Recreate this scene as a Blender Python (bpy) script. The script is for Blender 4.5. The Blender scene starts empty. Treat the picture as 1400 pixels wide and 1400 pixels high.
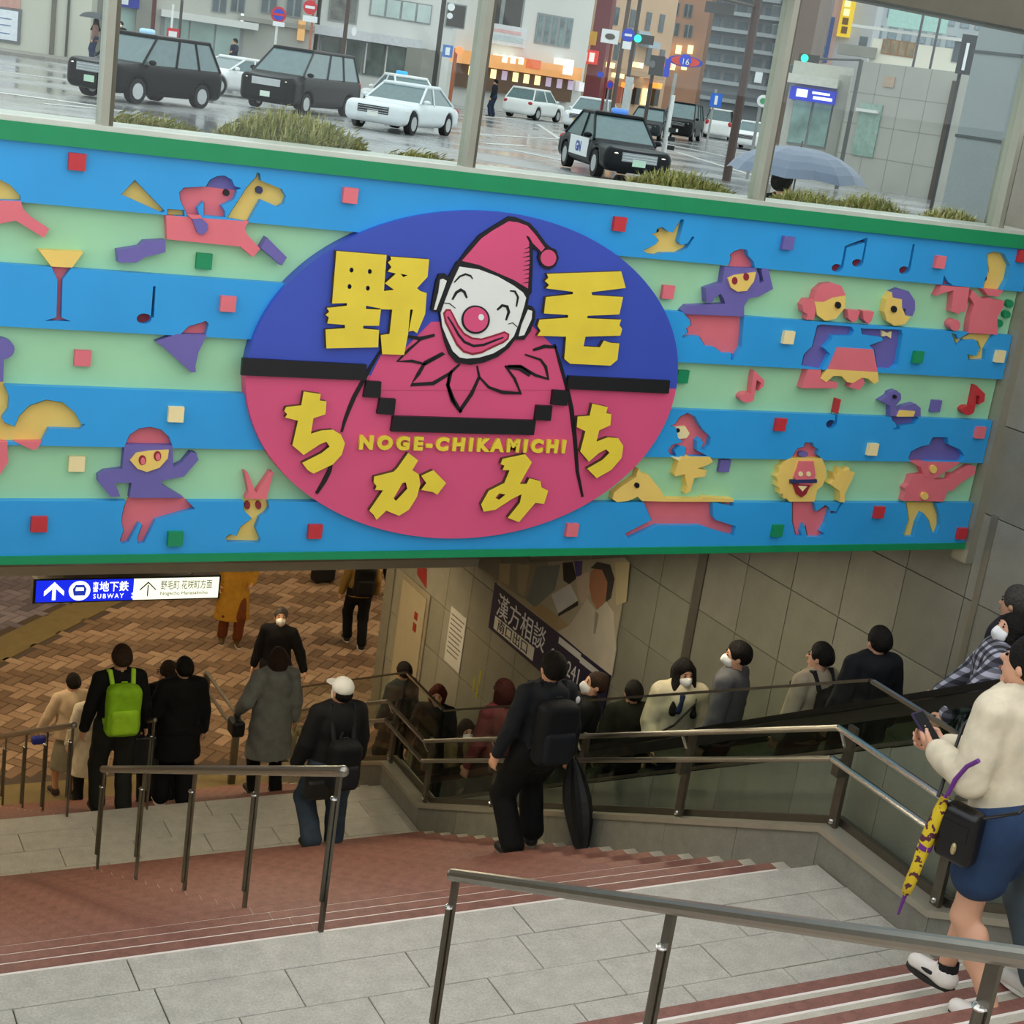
import bpy, bmesh, math, random
import numpy as np
from mathutils import Vector, Matrix
from mathutils.geometry import delaunay_2d_cdt

random.seed(7)
SC = bpy.context.scene
COL = SC.collection

# ------------------------------------------------------------------ camera
ZC = 8.797                                   # eye height above the lower concourse floor
F_PX = 2110.0
RM = np.array([[0.88448561, -0.00110561, 0.46656616],
               [-0.44466452, -0.30479352, 0.84224366],
               [0.14127515, -0.95241781, -0.27007711]])   # columns: right, down, forward
cam_d = bpy.data.cameras.new('camera')
cam_d.sensor_width = 36.0
cam_d.lens = F_PX / 1400.0 * 36.0
cam_d.clip_start = 0.05
cam_d.clip_end = 600
cam = bpy.data.objects.new('camera', cam_d)
COL.objects.link(cam)
cam.matrix_world = Matrix(((RM[0, 0], -RM[0, 1], -RM[0, 2], 0),
                           (RM[1, 0], -RM[1, 1], -RM[1, 2], 0),
                           (RM[2, 0], -RM[2, 1], -RM[2, 2], ZC),
                           (0, 0, 0, 1)))
SC.camera = cam

# ------------------------------------------------------------------ sky and exposure
SC.view_settings.view_transform = 'Standard'
SC.view_settings.look = 'None'
SC.view_settings.gamma = 1.0
SC.view_settings.exposure = 0.33
SC.view_settings.use_curve_mapping = False
world = bpy.data.worlds.new('overcast_sky')
SC.world = world
world.use_nodes = True
bg = world.node_tree.nodes['Background']
bg.inputs[0].default_value = (0.95, 0.975, 1.0, 1)
bg.inputs[1].default_value = 1.25

# ------------------------------------------------------------------ coordinates
def ray(px, py):
    return RM @ np.array([(px - 700) / F_PX, (py - 700) / F_PX, 1.0])
def on_y(px, py, Y):
    d = ray(px, py); d = d * (Y / d[1]); return Vector((d[0], d[1], d[2] + ZC))
def on_x(px, py, X):
    d = ray(px, py); d = d * (X / d[0]); return Vector((d[0], d[1], d[2] + ZC))
def on_z(px, py, z):
    d = ray(px, py); d = d * ((z - ZC) / d[2]); return Vector((d[0], d[1], z))

# ------------------------------------------------------------------ materials
def lin(c):
    if isinstance(c, str):
        c = [int(c[i:i + 2], 16) / 255 for i in (0, 2, 4)]
    return [((x + 0.055) / 1.055) ** 2.4 if x > 0.04045 else x / 12.92 for x in c]
MATS = {}
def mat(col, rough=0.6, metal=0.0, var=0.08, scale=6.0, bump=0.0, emit=0.0, trans=0.0, alpha=1.0, coat=0.0, spec=0.5, fine=0.0):
    key = (col, rough, metal, var, scale, bump, emit, trans, alpha, coat, spec, fine)
    if key in MATS: return MATS[key]
    m = bpy.data.materials.new('m_' + str(len(MATS)))
    m.use_nodes = True
    nt = m.node_tree; b = nt.nodes['Principled BSDF']
    c = lin(col)
    b.inputs['Roughness'].default_value = rough
    b.inputs['Metallic'].default_value = metal
    b.inputs['Specular IOR Level'].default_value = spec
    b.inputs['Coat Weight'].default_value = coat
    b.inputs['Base Color'].default_value = (*c, 1)
    if var or bump:
        tc = nt.nodes.new('ShaderNodeTexCoord')
        n = nt.nodes.new('ShaderNodeTexNoise'); n.inputs['Scale'].default_value = scale; n.inputs['Detail'].default_value = 6
        nt.links.new(tc.outputs['Object'], n.inputs['Vector'])
        if var:
            r = nt.nodes.new('ShaderNodeValToRGB')
            r.color_ramp.elements[0].position = 0.3; r.color_ramp.elements[1].position = 0.7
            r.color_ramp.elements[0].color = (*[x * (1 - var) for x in c], 1)
            r.color_ramp.elements[1].color = (*[min(1, x * (1 + var)) for x in c], 1)
            nt.links.new(n.outputs['Fac'], r.inputs['Fac'])
            out = r.outputs['Color']
            if fine:
                n2 = nt.nodes.new('ShaderNodeTexNoise'); n2.inputs['Scale'].default_value = 90; n2.inputs['Detail'].default_value = 3
                nt.links.new(tc.outputs['Object'], n2.inputs['Vector'])
                r2 = nt.nodes.new('ShaderNodeValToRGB')
                r2.color_ramp.elements[0].position = 0.35; r2.color_ramp.elements[1].position = 0.65
                r2.color_ramp.elements[0].color = (1 - fine, 1 - fine, 1 - fine, 1); r2.color_ramp.elements[1].color = (1, 1, 1, 1)
                nt.links.new(n2.outputs['Fac'], r2.inputs['Fac'])
                mx = nt.nodes.new('ShaderNodeMix'); mx.data_type = 'RGBA'; mx.blend_type = 'MULTIPLY'; mx.inputs[0].default_value = 1
                nt.links.new(out, mx.inputs[6]); nt.links.new(r2.outputs['Color'], mx.inputs[7])
                out = mx.outputs[2]
            nt.links.new(out, b.inputs['Base Color'])
        if bump:
            bp = nt.nodes.new('ShaderNodeBump'); bp.inputs['Strength'].default_value = bump; bp.inputs['Distance'].default_value = 0.02
            nt.links.new(n.outputs['Fac'], bp.inputs['Height'])
            nt.links.new(bp.outputs['Normal'], b.inputs['Normal'])
    if emit:
        b.inputs['Emission Color'].default_value = (*c, 1); b.inputs['Emission Strength'].default_value = emit
    if trans:
        b.inputs['Transmission Weight'].default_value = trans; b.inputs['IOR'].default_value = 1.45
    if alpha < 1:
        b.inputs['Alpha'].default_value = alpha
    MATS[key] = m
    return m
def glass_mat(tint='dfeee6', mix=0.10, rough=0.02):
    key = ('glass', tint, mix, rough)
    if key in MATS: return MATS[key]
    m = bpy.data.materials.new('m_glass' + str(len(MATS))); m.use_nodes = True
    nt = m.node_tree; nt.nodes.clear()
    o = nt.nodes.new('ShaderNodeOutputMaterial')
    t = nt.nodes.new('ShaderNodeBsdfTransparent'); t.inputs[0].default_value = (*lin(tint), 1)
    g = nt.nodes.new('ShaderNodeBsdfGlossy'); g.inputs['Roughness'].default_value = rough
    lw = nt.nodes.new('ShaderNodeLayerWeight'); lw.inputs[0].default_value = 0.5
    pw = nt.nodes.new('ShaderNodeMath'); pw.operation = 'POWER'; pw.inputs[1].default_value = 4.0
    nt.links.new(lw.outputs['Facing'], pw.inputs[0])
    ad = nt.nodes.new('ShaderNodeMath'); ad.operation = 'MULTIPLY_ADD'; ad.inputs[1].default_value = mix * 4; ad.inputs[2].default_value = 0.02
    nt.links.new(pw.outputs[0], ad.inputs[0])
    x = nt.nodes.new('ShaderNodeMixShader')
    nt.links.new(ad.outputs[0], x.inputs[0]); nt.links.new(t.outputs[0], x.inputs[1]); nt.links.new(g.outputs[0], x.inputs[2])
    nt.links.new(x.outputs[0], o.inputs[0])
    MATS[key] = m
    return m

# ------------------------------------------------------------------ mesh helpers
def tag(o, label=None, cat=None, group=None, kind=None):
    if label: o['label'] = label
    if cat: o['category'] = cat
    if group: o['group'] = group
    if kind: o['kind'] = kind
    return o
def empty(name, loc=(0, 0, 0), rz=0.0, label=None, cat=None, group=None, kind=None):
    o = bpy.data.objects.new(name, None); COL.objects.link(o)
    o.location = loc; o.rotation_euler = (0, 0, rz); o.empty_display_size = 0.1
    o['_loc'] = list(loc)
    return tag(o, label, cat, group, kind)
def link(name, me, m=None, parent=None, world_coords=False):
    o = bpy.data.objects.new(name, me); COL.objects.link(o)
    if m is not None and not me.materials:
        for x in (m if isinstance(m, (list, tuple)) else [m]): me.materials.append(x)
    if parent is not None:
        o.parent = parent
        if world_coords:
            r = parent
            inv = Matrix.Identity(4)
            while r is not None:
                if r.type == 'EMPTY': inv = inv @ Matrix.Translation(r.location).inverted() if r.parent is None else inv
                r = r.parent
            if parent.type == 'EMPTY': o.matrix_parent_inverse = inv
    return o
def mk(name, vs, fs, m=None, parent=None, wc=False, smooth=False, mi=None):
    me = bpy.data.meshes.new(name)
    me.from_pydata([tuple(v) for v in vs], [], fs)
    if mi is not None: me.polygons.foreach_set('material_index', mi)
    if smooth: me.polygons.foreach_set('use_smooth', [True] * len(me.polygons))
    me.update()
    return link(name, me, m, parent, wc)

class MB:
    """collects shapes for ONE mesh"""
    def __init__(s): s.v = []; s.f = []; s.mi = []; s.cur = 0
    def add(s, vs, fs):
        n = len(s.v); s.v += [tuple(v) for v in vs]
        for f in fs: s.f.append([i + n for i in f]); s.mi.append(s.cur)
        return s
    def box(s, x0, y0, z0, x1, y1, z1):
        v = [(x0, y0, z0), (x1, y0, z0), (x1, y1, z0), (x0, y1, z0), (x0, y0, z1), (x1, y0, z1), (x1, y1, z1), (x0, y1, z1)]
        return s.add(v, [(0, 3, 2, 1), (4, 5, 6, 7), (0, 1, 5, 4), (1, 2, 6, 5), (2, 3, 7, 6), (3, 0, 4, 7)])
    def bbox(s, x0, y0, z0, x1, y1, z1, b=0.01):
        """box with its top edges chamfered"""
        v = [(x0, y0, z0), (x1, y0, z0), (x1, y1, z0), (x0, y1, z0), (x0, y0, z1 - b), (x1, y0, z1 - b), (x1, y1, z1 - b), (x0, y1, z1 - b),
             (x0 + b, y0 + b, z1), (x1 - b, y0 + b, z1), (x1 - b, y1 - b, z1), (x0 + b, y1 - b, z1)]
        return s.add(v, [(0, 3, 2, 1), (0, 1, 5, 4), (1, 2, 6, 5), (2, 3, 7, 6), (3, 0, 4, 7), (4, 5, 9, 8), (5, 6, 10, 9), (6, 7, 11, 10), (7, 4, 8, 11), (8, 9, 10, 11)])
    def prism(s, poly, a, b, f):
        """extrude a 2-D polygon between depths a and b; f(u, v, w) gives the 3-D point"""
        n = len(poly)
        v = [f(u, w, a) for u, w in poly] + [f(u, w, b) for u, w in poly]
        fs = [list(range(n))[::-1], list(range(n, 2 * n))] + [(i, (i + 1) % n, n + (i + 1) % n, n + i) for i in range(n)]
        return s.add(v, fs)
    def tube(s, pts, r, n=8, cap=True, r2=None):
        pts = [Vector(p) for p in pts]; k = len(pts); vs = []
        for i, p in enumerate(pts):
            d = (pts[min(i + 1, k - 1)] - pts[max(i - 1, 0)]).normalized()
            a = Vector((0, 0, 1)) if abs(d.z) < 0.95 else Vector((1, 0, 0))
            u = d.cross(a).normalized(); w = d.cross(u)
            rr = r if r2 is None else r + (r2 - r) * i / max(1, k - 1)
            for j in range(n):
                t = 2 * math.pi * j / n
                vs.append(p + u * (rr * math.cos(t)) + w * (rr * math.sin(t)))
        fs = [(i * n + j, i * n + (j + 1) % n, (i + 1) * n + (j + 1) % n, (i + 1) * n + j) for i in range(k - 1) for j in range(n)]
        if cap: fs += [list(range(n)), list(range((k - 1) * n, k * n))[::-1]]
        return s.add(vs, fs)
    def ell(s, c, r, nu=12, nv=8, z0=-1.0):
        vs = []; fs = []
        for i in range(nv + 1):
            t = math.pi * i / nv
            for j in range(nu):
                p = 2 * math.pi * j / nu
                vs.append((c[0] + r[0] * math.sin(t) * math.cos(p), c[1] + r[1] * math.sin(t) * math.sin(p), c[2] + r[2] * max(z0, math.cos(t))))
        for i in range(nv):
            for j in range(nu):
                fs.append((i * nu + j, (i + 1) * nu + j, (i + 1) * nu + (j + 1) % nu, i * nu + (j + 1) % nu))
        return s.add(vs, fs)
    def quad(s, a, b, c, d): return s.add([a, b, c, d], [(0, 1, 2, 3)])
    def mat(s, i): s.cur = i; return s
    def build(s, name, m=None, parent=None, wc=False, smooth=False):
        return mk(name, s.v, s.f, m, parent, wc, smooth, s.mi if any(s.mi) else None)

def copy_tree(o, parent=None):
    c = o.copy(); COL.objects.link(c)
    if parent is not None: c.parent = parent
    for ch in list(o.children): copy_tree(ch, c)
    return c

def flat_faces(outlines, holes=()):
    """2-D boards with cut-outs: vertices, triangles and the outline edges (constrained Delaunay)"""
    vs = []; fs = []
    for p in list(outlines) + list(holes):
        p = [tuple(q) for q in p]
        if sum(a[0] * b[1] - b[0] * a[1] for a, b in zip(p, p[1:] + p[:1])) < 0: p = p[::-1]
        n = len(vs); vs += [Vector(q) for q in p]; fs.append(list(range(n, n + len(p))))
    v, e, f, ov, oe, of = delaunay_2d_cdt(vs, [], fs, 1, 1e-5)
    no = len(outlines)
    tri = [t for t, o in zip(f, of) if any(i < no for i in o) and not any(i >= no for i in o)]
    cnt = {}
    for t in tri:
        for i in range(len(t)):
            a, b = t[i], t[(i + 1) % len(t)]
            cnt[(a, b)] = 1
    edge = [(a, b) for (a, b) in cnt if (b, a) not in cnt]
    return v, tri, edge
def board(name, outlines, holes, d0, d1, f, m, parent=None, wc=True, side=None):
    """a plate of the given outline, from depth d0 (back) to d1 (front); f(u, v, depth) -> point"""
    v, tri, edge = flat_faces(outlines, holes)
    n = len(v)
    V = [f(p.x, p.y, d1) for p in v] + [f(p.x, p.y, d0) for p in v]
    F = [list(t) for t in tri] + [[i + n for i in reversed(t)] for t in tri] + [(b, a, a + n, b + n) for a, b in edge]
    if side is not None: return mk(name, V, F, [m, side], parent, wc, False, [0] * (2 * len(tri)) + [1] * len(edge))
    return mk(name, V, F, m, parent, wc)

def text_mesh(name, body, size, m, parent, origin, ux, uy, depth=0.004, align='LEFT', sx=1.0, bold=0.0, space=1.0):
    """lettering as a thin solid; origin is the baseline start, ux and uy span the sign"""
    cu = bpy.data.curves.new('txt', 'FONT'); cu.body = body; cu.size = size; cu.align_x = align
    cu.space_character = space; cu.extrude = depth / 2; cu.offset = bold; cu.resolution_u = 3
    o = bpy.data.objects.new('txt', cu); COL.objects.link(o)
    dg = bpy.context.evaluated_depsgraph_get()
    me = bpy.data.meshes.new_from_object(o.evaluated_get(dg))
    bpy.data.objects.remove(o); bpy.data.curves.remove(cu)
    me.name = name; me.materials.clear()
    ux = Vector(ux).normalized(); uy = Vector(uy).normalized(); uz = ux.cross(uy)
    O = Vector(origin)
    n = len(me.vertices); co = np.empty(n * 3); me.vertices.foreach_get('co', co); co = co.reshape(-1, 3)
    B = np.array([ux * sx, uy, uz]); co = co @ B + np.array(O)
    me.vertices.foreach_set('co', co.ravel()); me.update()
    return link(name, me, m, parent, True)
# ================================================================== THE STAIRWELL
ZL1, ZL2, ZST = 4.32, 1.60, 6.70            # upper landing, lower landing, street
RISE, TREAD = 0.16, 0.328
XL, XR, XW, YM = -0.30, 6.26, 8.15, 7.90    # left wall, right kerb, escalator-side wall, mural plane
granite = mat('c2beb2', 0.55, var=0.10, scale=9, bump=0.05, fine=0.22)
granite_l = mat('c9c3b2', 0.55, var=0.08, scale=9, bump=0.05, fine=0.15)
red_tile = mat('8e6054', 0.6, var=0.18, scale=14, bump=0.1, fine=0.2)
white_line = mat('f0e6dc', 0.5, var=0.05)
panel_m = [mat(c, 0.42, var=0.07, scale=5, bump=0.03, fine=0.08) for c in ('8d8c7f', '898879', '918f82', '858476')]
joint_m = mat('3a3a34', 0.8, var=0.1)
steel = mat('9c978c', 0.32, metal=0.9, var=0.05, scale=20)
steel_d = mat('6f6a60', 0.38, metal=0.85, var=0.08, scale=20)
steel_b = mat('cfcdc8', 0.22, metal=1.0, var=0.03, scale=20)
dark = mat('1b1b1a', 0.6, var=0.1)

# ---- flights of steps
stair = empty('staircase', (0, 0, 0), kind='structure')
stair['label'] = 'wide granite stairs with red nosing strips going down under the mural'
X0, X1 = XL, XR
st_b = MB().bbox(X0, -TREAD - 0.06, -0.17, X1, 0, 0, 0.006)
st_me = None
def flight(y_first, z_first, n):
    global st_me, rs_me, wl_me
    for k in range(n):
        y = y_first + TREAD * k; z = z_first - RISE * k
        if st_me is None:
            o = st_b.build('step', granite_l, stair); st_me = o.data
            s = MB().box(X0 + 0.1, -0.078, -0.006, 3.0, -0.002, 0.003).box(3.005, -0.078, -0.006, X1 - 0.11, -0.002, 0.003).build('nosing_strip', red_tile, o); rs_me = s.data
            w = MB().box(X0 + 0.1, -0.098, -0.004, X1 - 0.11, -0.080, 0.0025).build('edge_line', white_line, o); wl_me = w.data
        else:
            o = link('step', st_me, None, stair)
            link('nosing_strip', rs_me, None, o); link('edge_line', wl_me, None, o)
        o.location = (0, y, z)
flight(6.67 + TREAD, ZL1 - RISE, 16)
flight(13.2 + TREAD, ZL2 - RISE, 9)
flight(5.38 - TREAD * 16, ZL1 + RISE * 17, 17)
core = MB()
core.add([(XL, 6.67, ZL1 - 0.18), (XR, 6.67, ZL1 - 0.18), (XL, 12, ZL2 - 0.22), (XR, 12, ZL2 - 0.22), (XL, 6.67, -0.2), (XR, 6.67, -0.2), (XL, 12, -0.2), (XR, 12, -0.2)],
         [(0, 1, 3, 2), (1, 5, 7, 3), (0, 2, 6, 4), (4, 6, 7, 5)])
core.build('stair_core', granite_l, stair)

def slabs(name, x0, x1, rows, z, first):
    root = empty(name, (0, 0, 0), kind='structure')
    MB().box(x0, rows[-1][1], z - 0.25, x1, rows[0][0], z - 0.012).build('slab_bed', joint_m, root)
    for (yb, ya, per, off) in rows:
        x = off
        while x > x0: x -= per
        while x < x1 - 0.01:
            a, b = max(x, x0), min(x + per, x1)
            if b - a > 0.02:
                MB().bbox(a + 0.003, ya + 0.003, z - 0.05, b - 0.003, yb - 0.003, z + random.uniform(-0.0015, 0.001), 0.003).build('paving_slab', first if (yb - ya) < 0.3 or per < 1 else granite, root)
            x += per
    return root
u = slabs('landing_upper', XL, XR, [(6.67, 6.39, 2.18, 1.89), (6.39, 6.06, 0.665, 1.96), (6.06, 5.735, 0.665, 1.62), (5.735, 5.36, 0.665, 1.96)], ZL1, granite)
tag(u, 'upper granite landing paved in staggered pale grey slabs', None)
u = slabs('landing_lower', XL, XR, [(13.2, 12.9, 2.18, 2.2), (12.9, 12.57, 0.665, 1.9), (12.57, 12.24, 0.665, 2.2), (12.24, 11.9, 0.665, 1.9)], ZL2, granite)
tag(u, 'lower granite landing in the shade below the red flight', None)
u = slabs('landing_top', XL, XR, [(0.10 - 0.28, -0.9, 0.9, 0), (-0.9, -1.8, 0.9, 0.4)], ZL1 + RISE * 17 + RISE, granite)
tag(u, 'top landing behind the viewer at street entrance', None)

# ---- lower concourse floor: herringbone pavers
floor = empty('floor', (0, 0, 0), kind='structure'); floor['label'] = 'brown herringbone paved concourse floor below the stairs'
MB().box(-8, 15.9, -0.2, 24, 40, -0.008).build('floor_bed', mat('4d4034', 0.8), floor)
pav_c = [mat(c, 0.7, var=0.1, scale=4) for c in ('7a6149', '9c8066', '6e563f', 'a88d72')]
pav_p = [mat(c, 0.7, var=0.1, scale=4) for c in ('6d6570', '7d7580', '5f5863', '88808a')]
band_m = mat('7a6a40', 0.7, var=0.12, scale=5)
A = on_z(0, 888, 0); B = on_z(185, 797, 0)
def side(x, y): return (B.x - A.x) * (y - A.y) - (B.y - A.y) * (x - A.x)
LAB = math.hypot(B.x - A.x, B.y - A.y)
L_, W_ = 0.32, 0.16
cells = []
c45 = math.sqrt(0.5)
for a in range(-45, 90):                       # herringbone lattice (1, 1), (2, -2): one paver along, one across; the zigzag rows run along x
    for b in range(34, 72):
        gx, gy = a + 2 * b, a - 2 * b
        for cx, cy, w, h in ((gx + 1, gy + 0.5, L_, W_), (gx + 2.5, gy, W_, L_)):
            X = (cx + cy) * W_ * c45; Y = (cx - cy) * W_ * c45
            if -7 < X < 16 and 17.05 < Y < 31: cells.append((X, Y, w, h, b % 2))
def pav_geo(mb, X, Y, w, h, g=0.006):
    a, b = w / 2 - g, h / 2 - g
    P = lambda p, q, z: (X + (p + q) * c45, Y + (p - q) * c45, z)
    mb.add([P(-a, -b, -.01), P(a, -b, -.01), P(a, b, -.01), P(-a, b, -.01), P(-a + .006, -b + .006, 0), P(a - .006, -b + .006, 0), P(a - .006, b - .006, 0), P(-a + .006, b - .006, 0)],
           [(4, 5, 6, 7), (0, 1, 5, 4), (1, 2, 6, 5), (2, 3, 7, 6), (3, 0, 4, 7)])
vis = [c for c in cells if 2.5 < c[0] < 7.6 and c[1] < 19.6]
vis.sort(key=lambda c: c[1]); vis = vis[:290]; visset = set(vis)
pm = {}
def tone(w, row): return random.choice((1, 1, 3)) if (row == 1) != (random.random() < 0.12) else random.choice((0, 0, 2))
for (X, Y, w, h, row) in vis:
    key = (w, tone(w, row))
    if key not in pm:
        b = MB(); pav_geo(b, 0, 0, key[0], L_ + W_ - key[0]); o = b.build('paver', pav_c[key[1]], floor); pm[key] = o.data
    else: o = link('paver', pm[key], None, floor)
    o.location = (X, Y, 0)
rest = MB()
for c in cells:
    if c in visset: continue
    s = side(c[0], c[1]) / LAB
    if abs(s) < 0.36: continue
    rest.mat(tone(c[2], c[4]) + (4 if s > 0 else 0)); pav_geo(rest, *c[:4])
rest.build('pavers', pav_c + pav_p, floor)['kind'] = 'stuff'
MB().box(-8, 16.15, -0.19, 24, 16.95, 0.0).build('border_band', band_m, floor)
n = Vector((-(B.y - A.y), B.x - A.x, 0)) / LAB
d = Vector((B.x - A.x, B.y - A.y, 0)) / LAB
p0 = A - d * 8; p1 = B + d * 12
MB().add([p0 - n * .28 + Vector((0, 0, .0)), p1 - n * .28, p1 + n * .28, p0 + n * .28, p0 - n * .28 - Vector((0, 0, .1)), p1 - n * .28 - Vector((0, 0, .1)), p1 + n * .28 - Vector((0, 0, .1)), p0 + n * .28 - Vector((0, 0, .1))],
         [(0, 1, 2, 3), (0, 4, 5, 1), (1, 5, 6, 2), (2, 6, 7, 3), (3, 7, 4, 0)]).build('border_band', band_m, floor)

# ---- escalator-side wall of square stone panels
wr = empty('wall_right', (0, 0, 0), kind='structure'); wr['label'] = 'grey-green stone panel wall beside the escalator'
PY, PZ = 0.6335, 0.645
def soff(y): return 6.0 - 0.3748 * (y - 8.1) if y > 8.1 else 9.3
back = MB()
back.box(XW + 0.03, -1.0, 0, XW + 0.3, YM + 0.1, 8.9).box(XW + 0.03, YM + 0.1, 0, XW + 0.3, 17.63, 6.1).build('wall_core', joint_m, wr)
pme = {}
for k in range(-12, 16):
    y0 = 7.81 + PY * k; y1 = y0 + PY
    if y0 > 17.4: continue
    y1 = min(y1, 17.63)
    for r in range(-3, 11):
        zt = 6.927 - PZ * r; zb = zt - PZ
        ym = (y0 + y1) / 2
        if zb > soff(y0) or (y0 < 7.7 and zt > 8.95): continue
        if zt < (8.797 - 3.88 - 0.575 * (ym - 7.62)) - 0.9: continue
        if k < -5: continue
        g = random.randrange(4)
        w = round(y1 - y0, 3)
        key = (w, g)
        if key not in pme:
            b = MB().prism([(0.004, 0.004), (w - 0.004, 0.004), (w - 0.004, PZ - 0.004), (0.004, PZ - 0.004)], 0.03, 0.0, lambda a, c, dd: (XW + dd, a, c))
            o = b.build('panel', panel_m[g], wr); pme[key] = o.data
        else: o = link('panel', pme[key], None, wr)
        o.location = (0, y0, zb)
# fire-shutter guide strip let into the wall, and the corner post of the mural
t = MB().box(XW - 0.012, 10.93, 1.0, XW + 0.01, 11.06, soff(11) + 0.02).build('trim_1', mat('6a675c', 0.4, metal=0.5)); tag(t, 'dark metal shutter guide running up the panel wall', kind='structure')
t = MB().box(XW - 0.01, 7.66, 3.2, XW + 0.01, 7.72, 6.3).build('trim_2', mat('807c6c', 0.45, metal=0.3)); tag(t, 'slim metal cover strip on the panel wall near mural corner', kind='structure')
we = MB().box(XW, 17.60, 0, 24, 17.9, 3.3).build('wall_back', mat('7a7768', 0.6)); tag(we, 'concourse wall beyond the stair corner', kind='structure')
for nm, b, lb in (('wall_far', (-8, 33, 0, 24, 33.3, 3.6), 'far end wall of the dim concourse'), ('wall_left', (-8.3, 15, 0, -8, 33, 3.6), 'left wall of the dim concourse')):
    tag(MB().box(*b).build(nm, mat('7d7260', 0.7)), lb, kind='structure')
wl = MB().box(XL - 0.3, -2, 0, XL, 15.4, 6.9).build('wall_left', mat('8a897c', 0.5, var=0.07)); tag(wl, 'plain stone side wall on the left of the stairs', kind='structure')
tag(MB().box(-8, 15.1, 0, XL - 0.3, 15.4, 3.4).build('wall_front', mat('7d7260', 0.7)), 'short concourse wall left of the stair foot', kind='structure')
tag(MB().box(XL, -2.0, 0, XW + 0.3, -1.8, 7.0).build('wall_behind', mat('8a897c', 0.6)), 'low wall behind the top landing', kind='structure')

# ---- sloping soffit behind the mural, the white lip and the concourse ceiling
sm = mat('7f7a6e', 0.6, var=0.15, scale=3)
so = MB().add([(XL - .3, 8.1, 6.0), (XW, 8.1, 6.0), (XW, 15.33, 3.30), (XL - .3, 15.33, 3.30), (XL - .3, 8.1, 6.2), (XW, 8.1, 6.2), (XW, 15.33, 3.6), (XL - .3, 15.33, 3.6)],
              [(0, 1, 2, 3), (4, 7, 6, 5), (0, 4, 5, 1), (1, 5, 6, 2), (2, 6, 7, 3), (3, 7, 4, 0)]).build('ceiling', sm)
tag(so, 'sloping grey soffit over the stairs below the mural', kind='structure')
t = MB().box(XL - .3, 15.33, 3.20, XW, 15.40, 3.34).build('trim_3', mat('d8cfba', 0.4, var=0.03)); tag(t, 'pale metal lip at the foot of the soffit', kind='structure')
c = MB().box(-8, 15.4, 3.25, 24, 33, 3.45).build('ceiling', mat('6b675f', 0.8)); tag(c, 'low flat ceiling of the concourse', kind='structure')
lamp_m = mat('ffe2b4', 0.5, var=0, emit=60.0)
for i, (x, y) in enumerate([(2.0, 18.5), (6.0, 18.5), (10.5, 20), (1.0, 22.0), (5.5, 22.0), (10, 24), (3, 26), (8, 27.5), (0.5, 30), (12.5, 19.3), (2.5, 16.2), (6.6, 16.2)]):
    e = empty('ceiling_light', (x, y, 3.25), label='recessed warm strip light in the concourse ceiling', cat='ceiling light', group='concourse ceiling lights')
    MB().box(-0.7, -0.09, -0.05, 0.7, 0.09, 0.0).build('frame', mat('b8b2a4', 0.5), e)
    MB().box(-0.66, -0.06, -0.058, 0.66, 0.06, -0.045).build('diffuser', lamp_m, e)

for i, (x, y) in enumerate([(1.3, 9.6), (4.2, 9.6), (6.9, 9.6), (1.3, 11.6), (4.2, 11.6), (6.9, 11.6)]):
    e = empty('soffit_light', (x, y, soff(y)), label='recessed strip light in the sloping soffit over the stairs', cat='ceiling light', group='soffit lights over the stairs')
    s_ = -0.3748
    for nm, w, l, z0, z1, mm in (('frame', 0.09, 0.60, -0.002, 0.001, mat('7d786c', 0.5)), ('diffuser', 0.06, 0.56, -0.004, 0.001, mat('fff0d0', 0.5, var=0, emit=34.0))):
        MB().add([(-w, -l, z0 - l * s_), (w, -l, z0 - l * s_), (w, l, z0 + l * s_), (-w, l, z0 + l * s_), (-w, -l, z1 - l * s_), (w, -l, z1 - l * s_), (w, l, z1 + l * s_), (-w, l, z1 + l * s_)],
                 [(0, 3, 2, 1), (4, 5, 6, 7), (0, 1, 5, 4), (1, 2, 6, 5), (2, 3, 7, 6), (3, 0, 4, 7)]).build(nm, mm, e)

# ---- doors and notices on the panel wall
dr = empty('door_1', (0, 0, 0), kind='structure'); dr['label'] = 'beige metal service door with red marking at the stair foot'
dm = mat('a49a80', 0.45, var=0.04)
MB().box(XW - 0.02, 16.45, 0.0, XW, 17.35, 2.42).build('door_frame', mat('8d8570', 0.45), dr)
MB().box(XW - 0.035, 16.52, 0.0, XW - 0.015, 17.28, 2.35).build('door_leaf', dm, dr)
MB().box(XW - 0.07, 16.58, 1.0, XW - 0.035, 16.62, 1.12).build('door_handle', steel, dr)
redp = mat('8c2318', 0.5)
MB().box(XW - 0.038, 16.70, 1.98, XW - 0.034, 16.80, 2.08).box(XW - 0.038, 16.70, 1.82, XW - 0.034, 16.80, 1.93).build('red_marking', redp, dr)
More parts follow.
